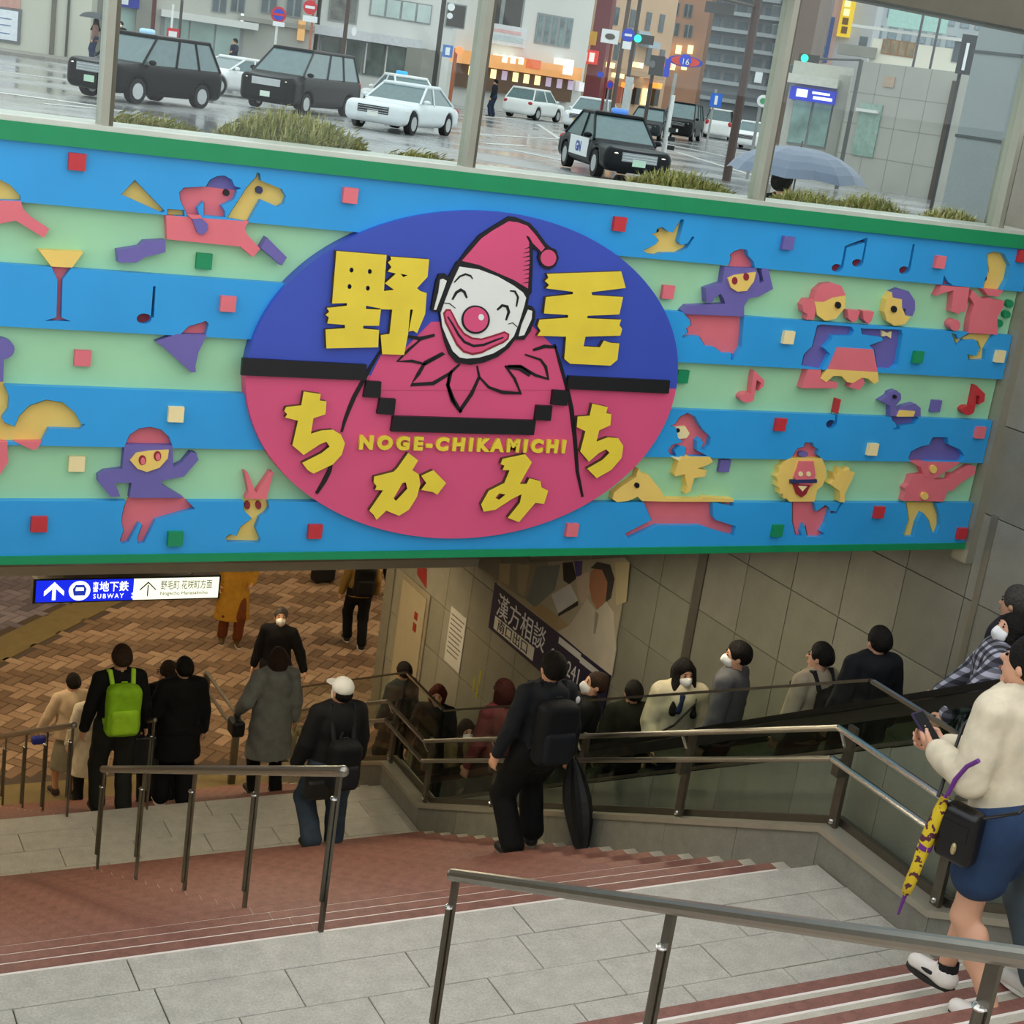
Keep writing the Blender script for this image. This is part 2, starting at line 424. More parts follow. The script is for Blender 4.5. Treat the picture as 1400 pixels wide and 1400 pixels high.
# ================================================================== KERB, GLASS BALUSTRADE, HANDRAILS, ESCALATOR
PROF = [(0.3, ZL1 + (5.70 - 0.3) * 0.488), (5.70, ZL1), (6.72, ZL1), (12.30, ZL2), (13.25, ZL2), (16.5, 0.0)]
def prof(y):
    for (a, za), (b, zb) in zip(PROF, PROF[1:]):
        if y <= b: return za + (zb - za) * (y - a) / (b - a)
    return 0.0
kerb = empty('kerb', (0, 0, 0), kind='structure'); kerb['label'] = 'low stone kerb with a metal capping between stairs and escalator'
kst = [mat(c, 0.5, var=0.09, scale=8, fine=0.15) for c in ('8c8b80', '86857a', '929085')]
capm = mat('aaa493', 0.35, metal=0.35, var=0.06)
KH = 0.20
for (a, za), (b, zb) in zip(PROF, PROF[1:]):
    n = max(1, round((b - a) / 0.78))
    for i in range(n):
        y0 = a + (b - a) * i / n + 0.002; y1 = a + (b - a) * (i + 1) / n - 0.002
        MB().prism([(y0, prof(y0) - 0.45), (y1, prof(y1) - 0.45), (y1, prof(y1) + KH), (y0, prof(y0) + KH)], XR, XR + 0.20, lambda u, v, w: (w, u, v)).build('kerb_stone', random.choice(kst), kerb)
    MB().prism([(a, za + KH), (b, zb + KH), (b, zb + KH + 0.045), (a, za + KH + 0.045)], XR - 0.02, XR + 0.22, lambda u, v, w: (w, u, v)).build('capping', capm, kerb)
    MB().prism([(a, za + KH + 0.045), (b, zb + KH + 0.045), (b, zb + KH + 0.10), (a, za + KH + 0.10)], XR + 0.115, XR + 0.155, lambda u, v, w: (w, u, v)).build('glass_channel', steel_d, kerb)
kerb_fill = MB().prism([(y, prof(y) - 0.45) for y, _ in PROF] + [(16.5, -0.2), (0.3, -0.2)], XR + 0.01, XR + 0.19, lambda u, v, w: (w, u, v)).build('kerb_core', kst[1], kerb)

bal = empty('glass_balustrade', (XR, 6.7, ZL1 + KH), label='glass balustrade with two steel rails between the stairs and escalator', cat='balustrade')
gl = glass_mat('f7fbf8', 0.08)
posts = [0.9, 2.5, 4.1, 5.74, 6.70, 8.28, 9.65, 11.0, 12.33, 13.22, 14.9, 16.4]
GT = 1.22
cuts = sorted(set([p[0] for p in PROF]) | set(posts[1:-1]))
for a, b in zip(cuts, cuts[1:]):
    if b - a < 0.2: continue
    MB().prism([(a + .012, prof(a) + KH + .07), (b - .012, prof(b) + KH + .07), (b - .012, prof(b) + GT), (a + .012, prof(a) + GT)], XR + 0.13, XR + 0.142, lambda u, v, w: (w, u, v)).build('glass_pane', gl, bal, True)
    MB().prism([(a, prof(a) + GT), (b, prof(b) + GT), (b, prof(b) + GT + 0.022), (a, prof(a) + GT + 0.022)], XR + 0.12, XR + 0.152, lambda u, v, w: (w, u, v)).build('glass_edge_trim', steel_b if a in (5.70, 5.74, 12.33, 12.30, 6.70 - 1) or (5.6 < a < 6.6) or 12.2 < a < 13.2 else steel_d, bal, True)  # level trim takes brighter steel: its reflected light is put into the colour
for y in posts:
    p = MB().box(XR + 0.055, y - 0.035, prof(y) + KH + 0.04, XR + 0.085, y + 0.035, prof(y) + 0.93).build('post', steel_d, bal, True)
    MB().tube([(XR + 0.03, y, prof(y) + 0.80), (XR - 0.02, y, prof(y) + 0.90)], 0.014).build('bracket', steel_b, p)
    MB().box(XR - 0.01, y - 0.03, prof(y) + 0.60, XR + 0.06, y + 0.03, prof(y) + 0.70).build('bracket', steel_d, p)
    MB().ell((XR + 0.05, y, prof(y) + KH + 0.08), (0.02, 0.02, 0.02), 8, 6).build('bolt', steel_b, p)
for h in (0.92, 0.71):
    for (a, za), (b, zb) in zip(PROF, PROF[1:]):
        MB().tube([(XR - 0.03, a, za + h), (XR - 0.03, b, zb + h)], 0.021, 10).build('handrail', steel_b if abs(za - zb) < .01 else steel, bal, True)  # level runs in brighter steel, painting in the light they reflect

# ---- free-standing central handrails, one object per flight
def handrail(name, label, x, y0, y1, yposts, base, slope_fn, h=0.92, r=0.03, post=0.024, tier=None):
    e = empty(name, (x, yposts[0], base(yposts[0])), label=label, cat='handrail')
    MB().tube([(x, y0, slope_fn(y0) + h), (x, y1, slope_fn(y1) + h)], r, 12).build('rail', steel, e, True)
    for i, y in enumerate(yposts):
        zb = base(y); zt = slope_fn(y) + h
        p = MB().box(x - 0.008, y - post, zb, x + 0.008, y + post, zt - (0 if i in (0, len(yposts) - 1) else 0.02)).tube([(x - 0.014, y, zb + 0.2), (x - 0.014, y, zt - 0.16)], 0.017, 8).build('post', steel_d, e, True)
        MB().ell((x - 0.014, y, zt - 0.16), (0.024, 0.024, 0.012), 10, 6).build('cap', steel_b, p)
    for y in (y0, y1):
        MB().ell((x, y, slope_fn(y) + h), (r * 1.05, r * 1.05, r * 1.05), 12, 8).build('end_cap', steel, e, True)
    return e
def tread_z(y, yn, zn):                          # height of the step under y; first nosing below a landing at yn, height zn
    return zn - RISE * math.ceil(max(0, (y - yn)) / TREAD)
handrail('central_handrail', 'long steel handrail in the foreground climbing the upper steps', 3.05, 5.55, -0.6, [5.52, 3.92, 2.52, 1.1], lambda y: ZL1 if y > 5.38 else ZL1 + RISE * math.ceil((5.38 - y) / TREAD), lambda y: ZL1 + RISE + (5.38 - y) * 0.488 - 0.02, 0.90)
handrail('central_handrail', 'steel handrail with five posts on the red middle flight', 3.02, 6.86, 11.82, [6.90, 8.12, 9.35, 10.58, 11.78], lambda y: tread_z(y, 6.67, ZL1), lambda y: ZL1 - (y - 6.67) * 0.488, 0.93)
handrail('central_handrail', 'steel handrail on the lowest flight beside the people in pale coats', 3.05, 13.12, 16.6, [13.15, 14.2, 15.2, 16.3], lambda y: max(0, tread_z(y, 13.2, ZL2)), lambda y: ZL2 - (y - 13.2) * 0.50, 0.90)
handrail('central_handrail', 'thin steel handrail behind the man with green backpack', 3.80, 13.12, 16.6, [13.15, 14.8, 16.3], lambda y: max(0, tread_z(y, 13.2, ZL2)), lambda y: ZL2 - (y - 13.2) * 0.50, 0.90, 0.022)
e = empty('floor_rail', (5.8, 16.5, 0), label='short double steel rail standing at the foot of the stairs', cat='handrail')
for h in (0.9, 0.68): MB().tube([(5.8, 16.5, h), (5.8, 17.9, h)], 0.022, 10).build('rail', steel, e, True)
for y in (16.52, 17.85): MB().box(5.76, y - 0.03, 0, 5.84, y + 0.03, 0.9).build('post', steel_d, e, True)

# ---- escalator
def belt(y): return ZC - 3.88 - 0.575 * (y - 7.62)
esc = empty('escalator', (7.3, 7.6, belt(7.6) - 0.92), label='escalator with black handrails running between balustrade and stone wall', cat='escalator')
YB = 7.62 + (ZC - 3.88 - 0.92) / 0.575              # where the steps meet the lower floor
EY = [-1.0, YB - 0.35, YB + 0.35, YB + 1.7]
def esc_z(y):
    if y < YB - 0.35: return belt(y) - 0.92
    if y > YB + 0.35: return 0.0
    t = (y - (YB - 0.35)) / 0.7; z0 = belt(YB - 0.35) - 0.92
    return z0 * (1 - t) ** 1.6
rub = mat('0c0c0d', 0.35, var=0.05); skirt = mat('3c3a36', 0.35, metal=0.6); deckm = mat('6d6d62', 0.4, var=0.08, fine=0.1); egl = glass_mat('d3ded6', 0.10)
ys = [EY[0], 2, 4, 6, 8, 10, 12, YB - 0.35, YB - 0.15, YB + 0.1, YB + 0.35, YB + 1.5]
for x in (6.72, 7.86):
    p = []
    for y in ys:
        z = esc_z(y) + 0.92; p.append((y, z))
    MB().prism([(y, z) for y, z in p] + [(y, z - 0.05) for y, z in p[::-1]], x - 0.04, x + 0.04, lambda u, v, w: (w, u, v)).build('handrail_belt', rub, esc, True)
    MB().prism([(y, z - 0.055) for y, z in p] + [(y, z - 0.15) for y, z in p[::-1]], x - 0.022, x + 0.022, lambda u, v, w: (w, u, v)).build('belt_guide', skirt, esc, True)
    MB().prism([(y, z - 0.15) for y, z in p] + [(y, z - 0.74) for y, z in p[::-1]], x - 0.006, x + 0.006, lambda u, v, w: (w, u, v)).build('glass_panel', egl, esc, True)
    MB().prism([(y, z - 0.72) for y, z in p] + [(y, z - 1.1) for y, z in p[::-1]], x - 0.03, x + 0.03, lambda u, v, w: (w, u, v)).build('skirt', skirt, esc, True)
yy = EY[0]
stp = MB().box(6.76, 0, -0.3, 7.82, 0.36, 0.0)
for i in range(10): stp.box(6.78 + i * 0.104, 0.02, 0.0, 6.83 + i * 0.104, 0.36, 0.006)
sme = None
y = 2.0
while y < YB + 0.4:
    z = esc_z(y + 0.18)
    if sme is None: o = stp.build('step', mat('45453f', 0.45, metal=0.6), esc, True); sme = o.data
    else: o = link('step', sme, None, esc, True)
    o.location = (0, y, z); y += 0.36
MB().box(6.6, YB + 0.4, -0.05, 8.0, YB + 1.8, 0.012).build('comb_plate', steel, esc, True)
# stone cladding of the escalator side, panel by panel, and the far deck
y = 1.0
while y < YB - 0.2:
    y1 = min(y + 0.80, YB - 0.2)
    tz = lambda q: esc_z(q) + 0.92 - 0.37
    MB().prism([(y + .003, max(prof(y) - 0.4, -.1) if False else tz(y) - 1.9), (y1 - .003, tz(y1) - 1.9), (y1 - .003, tz(y1)), (y + .003, tz(y))], 6.575, 6.60, lambda u, v, w: (w, u, v)).build('cladding_panel', random.choice(panel_m), esc, True)
    y = y1
MB().prism([(1, belt(1) - 0.36), (YB - .2, belt(YB - .2) - 0.36), (YB - .2, belt(YB - .2) - 0.33), (1, belt(1) - 0.33)], 6.565, 6.70, lambda u, v, w: (w, u, v)).build('deck_cover', steel_d, esc, True)
MB().prism([(1, belt(1) - 0.55), (YB - .2, belt(YB - .2) - 0.55), (YB - .2, belt(YB - .2) - 0.40), (1, belt(1) - 0.40)], 7.90, XW - 0.002, lambda u, v, w: (w, u, v)).build('deck_cover', deckm, esc, True)
MB().prism([(-1, belt(-1) - 1.15), (YB - 1, belt(YB - 1) - 1.15), (YB - 1, -0.1), (-1, -0.1)], 6.62, 7.95, lambda u, v, w: (w, u, v)).build('truss', dark, esc, True)
MB().box(XR + 0.2, 13.6, -.1, 6.58, 16.6, -0.001).build('base_plate', steel_d, esc, True)
# ================================================================== THE MURAL
BLUE = mat('2b9bdc', 0.42, var=0.05, scale=2.5); GREEN = mat('9fd6a8', 0.5, var=0.05, scale=3); TRIM = mat('0a8a55', 0.45, var=0.05)
PINK = mat('e0707a', 0.5, var=0.05); YEL = mat('ecc96a', 0.5, var=0.05); PUR = mat('6b62a6', 0.5, var=0.05); CREAM = mat('f2dfa6', 0.5, var=0.04)
REDS = mat('c03038', 0.5, var=0.05); GRN = mat('0f8a58', 0.5, var=0.05); INK = mat('101014', 0.5, var=0.02); DRED = mat('8e2430', 0.5, var=0.05)
OBLUE = mat('3a50b4', 0.42, var=0.04, scale=2); OPINK = mat('d9527c', 0.45, var=0.04, scale=2); LYEL = mat('e8cf3e', 0.45, var=0.05); FACE = mat('e6e8e0', 0.5, var=0.03)
NAVY = mat('2d3360', 0.5, var=0.05)
CC = {'p': PINK, 'y': YEL, 'v': PUR, 'c': CREAM, 'r': REDS, 'g': GRN, 'k': INK, 'd': DRED, 'P': OPINK, 'w': FACE, 'Y': LYEL, 'n': NAVY}
mural = empty('mural', (4.0, YM, 6.0), label='large striped relief mural of horses, dancers and clown sign above the stairs', cat='mural')
FW = lambda u, v, d: (u, YM - d, v)
RB = 0.05                                           # how far the blue boards and the figures stand proud
def zz(o, pts, d=0.05):
    ox, oy, s = o
    return [(q.x, q.z) for q in (on_y(ox + x * s, oy + y * s, YM - d) for x, y in pts)]
Z5 = (0, 180, 0.2857); Z6 = (0, 460, 0.2857); Z7 = (820, 260, 0.2143); Z8 = (1060, 290, 0.24286); Z9 = (820, 500, 0.2143); Z10 = (1040, 500, 0.25714)
Z11 = (320, 270, 0.22143); Z12 = (560, 270, 0.26429); Z13 = (320, 480, 0.22143); Z14 = (600, 480, 0.23571); ZK = (580, 290, 0.15711)
def ellp(cx, cy, rx, ry, n=18): return [(cx + rx * math.cos(2 * math.pi * i / n), cy + ry * math.sin(2 * math.pi * i / n)) for i in range(n)]
ST = [ZC + z for z in (-0.638, -0.930, -1.235, -1.547, -1.846, -2.157, -2.455, -2.753)]
MX0, MX1 = XL, 8.07
HOLES = [[], [], [], []]
def fig(name, pieces, label=None):
    """pieces: (colour, zoom frame, mode, polygon); B lies in a cut-out of the blue boards, G stands proud of the green, T is laid on top"""
    root = None
    for ip, (col, fr, mode, poly) in enumerate(pieces):
        up = 0.0011 * ip
        P = zz(fr, poly, 0.0 if mode == 'B' else RB)
        if mode == 'B':
            zs = [p[1] for p in P]; zm = (min(zs) + max(zs)) / 2
            for i in range(4):
                if min(zs) < ST[2 * i] and max(zs) > ST[2 * i + 1]: HOLES[i].append(zz(fr, poly, RB))
            d0, d1 = 0.0, 0.006 + up
        elif mode == 'G': d0, d1 = 0.0, RB + 0.002 + up
        elif mode == 'F': d0, d1 = 0.0, 0.020 + up
        else: d0, d1 = 0.03, RB + 0.012 + up
        o = board(name if root is None else 'relief_piece', [P], [], d0, d1, FW, CC[col], mural if root is None else root, True)
        if root is None:
            root = o
            if label: o['label'] = label
    return root
fig('jockey_horse_relief', [
    ('p', Z5, 'G', [(795, 400), (1190, 430), (1170, 460), (1180, 490), (1245, 560), (1210, 600), (1150, 550), (800, 515)]),
    ('y', Z5, 'B', [(580, 300), (645, 230), (790, 380), (775, 388)]), ('y', Z5, 'B', [(800, 370), (882, 375), (885, 404), (800, 402)]),
    ('y', Z5, 'B', [(1085, 412), (1180, 265), (1225, 215), (1228, 195), (1245, 200), (1250, 235), (1350, 275), (1370, 310), (1360, 345), (1330, 360), (1250, 325), (1190, 432)]),
    ('p', Z5, 'B', [(858, 290), (880, 268), (985, 262), (1125, 265), (1135, 290), (1120, 325), (1060, 355), (1080, 385), (1080, 410), (975, 402), (975, 335), (945, 365), (955, 402), (897, 402), (862, 330)]),
    ('v', Z5, 'B', [(985, 262), (1005, 230), (1040, 212), (1075, 210), (1110, 230), (1125, 262), (1155, 270), (1135, 280)]),
    ('v', Z5, 'T', [(915, 415), (955, 408), (990, 440), (990, 470), (965, 492), (940, 480)]), ('p', Z5, 'T', [(892, 395), (955, 398), (962, 412), (915, 415)]),
    ('v', Z5, 'G', [(560, 565), (665, 548), (690, 522), (790, 517), (790, 575), (690, 600), (650, 625), (565, 625)]),
    ('v', Z5, 'G', [(1275, 505), (1370, 600), (1345, 640), (1245, 555)]), ('k', Z5, 'F', ellp(1090, 295, 14, 16)), ('n', Z5, 'F', ellp(1247, 282, 16, 18))], 'pink horse with yellow head and pink jockey in purple cap')
fig('horse_rump_relief', [('p', Z5, 'G', [(-60, 328), (100, 332), (110, 370), (150, 410), (235, 465), (210, 508), (75, 425), (0, 440), (-60, 430)]), ('y', Z5, 'B', [(-60, 215), (0, 230), (50, 255), (100, 310), (100, 330), (-60, 325)])])
fig('cocktail_relief', [('y', Z5, 'G', [(185, 565), (400, 575), (345, 650), (245, 645)]), ('p', Z5, 'B', [(243, 640), (347, 645), (300, 710), (295, 890), (340, 908), (215, 905), (270, 888), (275, 710)])])
fig('note_relief', [('d', Z5, 'B', ellp(690, 895, 36, 25)), ('k', Z5, 'B', [(733, 740), (745, 740), (737, 890), (722, 890)])])
fig('bird_lady_relief', [('v', Z5, 'G', [(745, 1005), (845, 968), (990, 972), (950, 1055), (935, 1120), (937, 1150), (915, 1152), (780, 1030)]), ('p', Z5, 'B', [(860, 972), (905, 930), (960, 915), (985, 905), (1000, 920), (985, 976)])])
fig('squirrel_relief', [('p', Z6, 'G', [(-60, 500), (35, 505), (40, 600), (0, 660), (-60, 660)]), ('p', Z6, 'G', [(70, 503), (200, 502), (175, 540), (150, 540)]), ('v', Z6, 'G', ellp(0, 60, 70, 52)), ('v', Z6, 'G', [(-40, 90), (18, 90), (15, 215), (-40, 215)]),
    ('y', Z6, 'B', [(-60, 210), (15, 215), (45, 290), (40, 350), (10, 390), (20, 410), (70, 430), (90, 380), (140, 330), (220, 302), (300, 315), (360, 365), (390, 420), (410, 418), (385, 445), (235, 440), (200, 505), (40, 505), (-60, 505)])])
fig('ninja_girl_relief', [('v', Z6, 'G', [(597, 518), (825, 522), (830, 625), (870, 605), (915, 553), (940, 560), (950, 590), (880, 670), (775, 690), (775, 710), (880, 772), (620, 772), (630, 700), (550, 700), (575, 765), (530, 768), (470, 695), (470, 665), (500, 645), (585, 635)]),
    ('p', Z6, 'B', [(597, 522), (620, 470), (665, 440), (720, 432), (770, 445), (810, 480), (826, 525)]), ('y', Z6, 'T', [(620, 590), (650, 555), (710, 545), (805, 540), (800, 580), (760, 625), (700, 645), (655, 630)]),
    ('p', Z6, 'B', [(612, 768), (880, 772), (935, 825), (745, 880), (690, 990), (660, 995), (655, 965), (680, 900), (665, 895), (615, 985), (590, 995), (572, 980), (590, 930), (580, 880), (590, 820)]), ('d', Z6, 'T', ellp(678, 588, 18, 24)), ('d', Z6, 'T', ellp(750, 568, 18, 24)), ('p', Z6, 'T', ellp(680, 592, 11, 17)), ('p', Z6, 'T', ellp(752, 572, 11, 17))], 'purple hooded dancing girl with yellow face and pink skirt')
fig('rabbit_relief', [('p', Z6, 'G', [(1170, 645), (1185, 650), (1225, 750), (1295, 645), (1308, 650), (1275, 778), (1175, 776), (1190, 745)]),
    ('y', Z6, 'B', [(1168, 772), (1282, 775), (1290, 820), (1270, 850), (1245, 865), (1225, 920), (1250, 975), (1240, 988), (1140, 985), (1110, 985), (1085, 985), (1080, 960), (1100, 945), (1130, 955), (1150, 910), (1205, 870), (1165, 830)]), ('d', Z6, 'F', ellp(1192, 815, 13, 20)), ('d', Z6, 'F', ellp(1245, 815, 13, 20))], 'small yellow rabbit with pink ears')
fig('bird_relief', [('y', Z7, 'B', [(330, 280), (360, 270), (365, 245), (400, 235), (440, 265), (465, 270), (490, 225), (520, 185), (540, 190), (505, 330), (520, 350), (560, 340), (590, 295), (605, 300), (560, 370), (500, 400), (400, 400), (370, 412), (310, 408), (275, 385), (355, 345), (375, 320), (350, 290)]), ('k', Z7, 'F', ellp(380, 262, 14, 12))])
fig('dancer_relief', [('v', Z7, 'G', [(795, 490), (990, 497), (1015, 540), (1020, 595), (1045, 580), (1030, 510), (1045, 495), (1075, 505), (1105, 630), (1010, 680), (950, 690), (920, 740), (920, 806), (540, 790), (525, 770), (560, 735), (800, 725), (790, 690), (770, 660), (730, 690), (715, 720), (680, 715), (675, 625), (780, 590)]),
    ('p', Z7, 'B', [(810, 500), (835, 440), (830, 410), (855, 390), (900, 375), (940, 380), (950, 420), (985, 460), (992, 502)]), ('y', Z7, 'T', [(810, 560), (850, 540), (990, 520), (975, 580), (930, 640), (870, 645), (830, 620)]),
    ('p', Z7, 'B', [(535, 785), (922, 800), (905, 1000), (850, 1085), (835, 1080), (840, 1040), (780, 1040), (730, 1000), (670, 995), (630, 930), (580, 930), (530, 945), (525, 930), (560, 910), (550, 880), (580, 860), (575, 830)]), ('d', Z7, 'T', ellp(852, 575, 18, 24)), ('d', Z7, 'T', ellp(925, 550, 18, 24))], 'purple dancer with one arm raised and ragged pink skirt')
fig('double_note_relief', [('d', Z8, 'B', ellp(347, 315, 30, 23)), ('d', Z8, 'B', ellp(463, 287, 30, 23)), ('n', Z8, 'B', [(368, 312), (392, 190), (520, 143), (518, 165), (495, 290), (483, 290), (505, 172), (404, 200), (382, 318)])])
fig('note_relief', [('d', Z8, 'B', ellp(727, 328, 30, 23)), ('n', Z8, 'B', [(774, 180), (786, 182), (760, 330), (745, 328)])])
fig('diner_lady_relief', [('y', Z8, 'G', [(218, 500), (270, 500), (300, 483), (395, 468), (390, 540), (340, 600), (280, 612), (235, 580)]), ('p', Z8, 'G', [(215, 490), (230, 440), (270, 405), (320, 398), (370, 415), (396, 468), (350, 475), (320, 480), (270, 505), (220, 502)]),
    ('p', Z8, 'G', [(150, 520), (175, 488), (215, 490), (225, 560), (215, 605), (175, 605), (180, 575), (155, 560)]), ('k', Z8, 'T', ellp(348, 522, 15, 19)), ('v', Z8, 'B', [(235, 640), (260, 632), (430, 645), (445, 670), (430, 695), (325, 695), (315, 720), (275, 765), (310, 800), (265, 885), (145, 865), (160, 800), (205, 755)]),
    ('p', Z8, 'G', [(180, 885), (255, 888), (250, 935), (350, 960), (340, 990), (145, 990)])], 'lady in purple with pink hair sitting at the little table')
fig('diner_man_relief', [('y', Z8, 'G', [(612, 560), (625, 490), (655, 450), (700, 460), (715, 490), (715, 540), (730, 580), (760, 590), (730, 630), (670, 640), (630, 615)]), ('v', Z8, 'G', [(655, 450), (700, 430), (750, 445), (785, 500), (785, 550), (770, 585), (730, 580), (735, 545), (712, 540), (712, 490), (660, 480)]),
    ('k', Z8, 'T', ellp(663, 545, 15, 19)), ('v', Z8, 'B', [(480, 655), (710, 662), (718, 690), (690, 860), (660, 885), (570, 880), (555, 775), (530, 750), (610, 720), (600, 705), (490, 690)]), ('c', Z8, 'F', [(615, 670), (645, 685), (670, 675), (665, 715), (640, 700), (615, 705)]),
    ('p', Z8, 'G', [(415, 985), (440, 940), (490, 930), (500, 960), (470, 1000)])], 'man in purple with yellow face and bow tie')
fig('table_relief', [('p', Z8, 'T', [(345, 760), (545, 772), (570, 897), (293, 882)]), ('y', Z8, 'T', [(293, 882), (570, 898), (575, 950), (550, 965), (515, 935), (480, 930), (430, 960), (400, 955), (365, 920), (320, 920), (280, 955), (250, 935)]), ('p', Z8, 'G', [(405, 550), (475, 555), (460, 605), (435, 620), (410, 600)]), ('p', Z8, 'G', [(490, 555), (555, 560), (540, 610), (520, 630), (495, 605)])], 'pink tablecloth with yellow scalloped hem')
fig('trumpeter_relief', [('p', Z8, 'G', [(1110, 440), (1150, 480), (1180, 490), (1200, 480), (1230, 490), (1290, 500), (1280, 540), (1250, 590), (1250, 690), (1085, 680), (1095, 600), (1120, 520), (1095, 480)]), ('y', Z8, 'B', [(1190, 235), (1230, 220), (1290, 235), (1325, 300), (1310, 380), (1275, 440), (1165, 440), (1180, 380), (1200, 330), (1190, 270)]),
    ('n', Z8, 'F', ellp(1192, 375, 16, 18)), ('p', Z8, 'B', [(950, 355), (975, 395), (1000, 410), (940, 408)]), ('p', Z8, 'G', [(905, 470), (935, 412), (1090, 424), (1070, 560), (1035, 560), (1030, 572), (990, 560), (1000, 440), (940, 455)]), ('p', Z8, 'G', [(1165, 432), (1280, 440), (1250, 475), (1195, 470)]), ('p', Z8, 'G', ellp(1008, 635, 30, 32)),
    ('g', Z8, 'F', ellp(1335, 520, 20, 22)), ('g', Z8, 'F', ellp(1318, 580, 20, 22)), ('g', Z8, 'F', ellp(1275, 630, 20, 22)), ('y', Z8, 'B', [(1085, 682), (1235, 686), (1185, 770), (1180, 830), (1090, 835), (1080, 800), (1130, 810), (1150, 770), (1130, 720), (1060, 720), (1020, 760), (990, 680), (1020, 690), (1030, 715)])], 'pink trumpet player with large yellow head')
fig('quaver_relief', [('p', Z9, 'G', ellp(940, 203, 46, 32)), ('p', Z9, 'G', [(985, 30), (1050, 95), (1045, 130), (1010, 160), (1030, 110), (1000, 90), (985, 190), (962, 187), (975, 80)])])
fig('rider_relief', [('p', Z9, 'B', [(445, 382), (480, 372), (510, 325), (560, 300), (610, 325), (640, 380), (660, 410), (710, 455), (700, 510), (670, 540), (645, 530), (660, 490), (640, 460), (620, 480), (620, 540), (690, 578), (540, 578), (550, 520), (510, 515), (480, 545), (490, 578), (450, 568), (435, 540), (460, 505), (530, 485), (500, 460), (485, 392)]),
    ('c', Z9, 'F', [(488, 398), (560, 392), (590, 440), (570, 470), (520, 475), (490, 440)]), ('k', Z9, 'F', ellp(513, 420, 14, 15)), ('y', Z9, 'G', [(510, 577), (700, 580), (720, 610), (690, 630), (620, 655), (680, 665), (670, 705), (600, 715), (575, 800), (545, 815), (555, 770), (540, 690), (480, 705), (475, 690)]), ('c', Z9, 'G', [(450, 578), (520, 585), (500, 605)])], 'pink trick rider in a cap standing on a horse')
fig('galloping_horse_relief', [('p', Z9, 'B', [(275, 862), (720, 868), (725, 960), (740, 985), (870, 1025), (855, 1085), (700, 1040), (650, 1020), (370, 1020), (185, 1105), (160, 1070), (330, 985)]),
    ('y', Z9, 'G', [(80, 850), (90, 810), (140, 770), (230, 710), (245, 655), (270, 690), (310, 695), (345, 740), (385, 790), (415, 845), (650, 850), (660, 838), (855, 850), (850, 868), (410, 866), (270, 862), (240, 835), (180, 862), (110, 870)]), ('k', Z9, 'T', ellp(232, 760, 15, 17)), ('p', Z9, 'B', [(725, 870), (855, 872), (850, 897)])], 'pink galloping horse with yellow head facing left')
fig('lion_relief', [('y', Z10, 'G', [(155, 492), (325, 492), (345, 540), (350, 590), (325, 640), (300, 660), (285, 722), (150, 722), (140, 705), (120, 705), (118, 680), (98, 680), (100, 650), (85, 640), (92, 615), (82, 590), (95, 570), (98, 540), (115, 530), (130, 505)]), ('p', Z10, 'B', [(160, 492), (195, 440), (230, 430), (235, 408), (280, 408), (285, 430), (310, 445), (305, 475), (328, 495)]),
    ('p', Z10, 'T', [(200, 505), (275, 505), (285, 580), (265, 640), (210, 640), (170, 590), (190, 540)]), ('d', Z10, 'T', [(165, 625), (258, 630), (235, 680), (210, 697), (185, 680)]), ('c', Z10, 'T', [(190, 635), (240, 637), (215, 665)]), ('c', Z10, 'T', ellp(205, 572, 12, 13)), ('c', Z10, 'T', ellp(247, 572, 12, 13)), ('n', Z10, 'T', [(150, 603), (290, 600), (290, 618), (150, 622)]),
    ('v', Z10, 'F', ellp(238, 475, 26, 16)), ('p', Z10, 'B', [(165, 720), (285, 720), (295, 775), (345, 740), (370, 760), (345, 840), (320, 880), (340, 895), (320, 912), (245, 910), (230, 840), (215, 880), (220, 905), (185, 910), (165, 830)]), ('d', Z10, 'B', [(368, 772), (400, 774), (428, 722), (442, 724), (405, 788), (370, 786)]),
    ('y', Z10, 'G', [(415, 722), (415, 665), (360, 625), (385, 605), (380, 565), (405, 580), (415, 540), (435, 560), (465, 540), (465, 570), (495, 565), (470, 620), (440, 680), (440, 722)])], 'yellow maned lion with pink crown and body')
fig('note_relief', [('r', Z10, 'G', [(413, 178), (427, 180), (411, 253), (398, 253)]), ('n', Z10, 'B', ellp(376, 312, 28, 24)), ('n', Z10, 'B', [(398, 250), (412, 250), (406, 312), (392, 312)])])
fig('duck_relief', [('v', Z10, 'G', [(636, 187), (680, 160), (690, 140), (720, 130), (745, 150), (745, 180), (720, 210), (725, 240), (760, 215), (820, 200), (850, 225), (850, 270), (690, 268), (690, 215)]), ('v', Z10, 'B', [(690, 262), (850, 266), (820, 310), (760, 318), (742, 322), (742, 340), (700, 338), (722, 326), (720, 310), (700, 290)]), ('y', Z10, 'T', [(735, 235), (815, 240), (805, 268), (720, 268)]), ('k', Z10, 'T', ellp(708, 163, 9, 10))])
fig('quaver_relief', [('r', Z10, 'G', ellp(1103, 238, 32, 24)), ('r', Z10, 'G', [(1145, 103), (1192, 150), (1188, 190), (1155, 207), (1165, 165), (1148, 155), (1135, 238), (1118, 235)])])
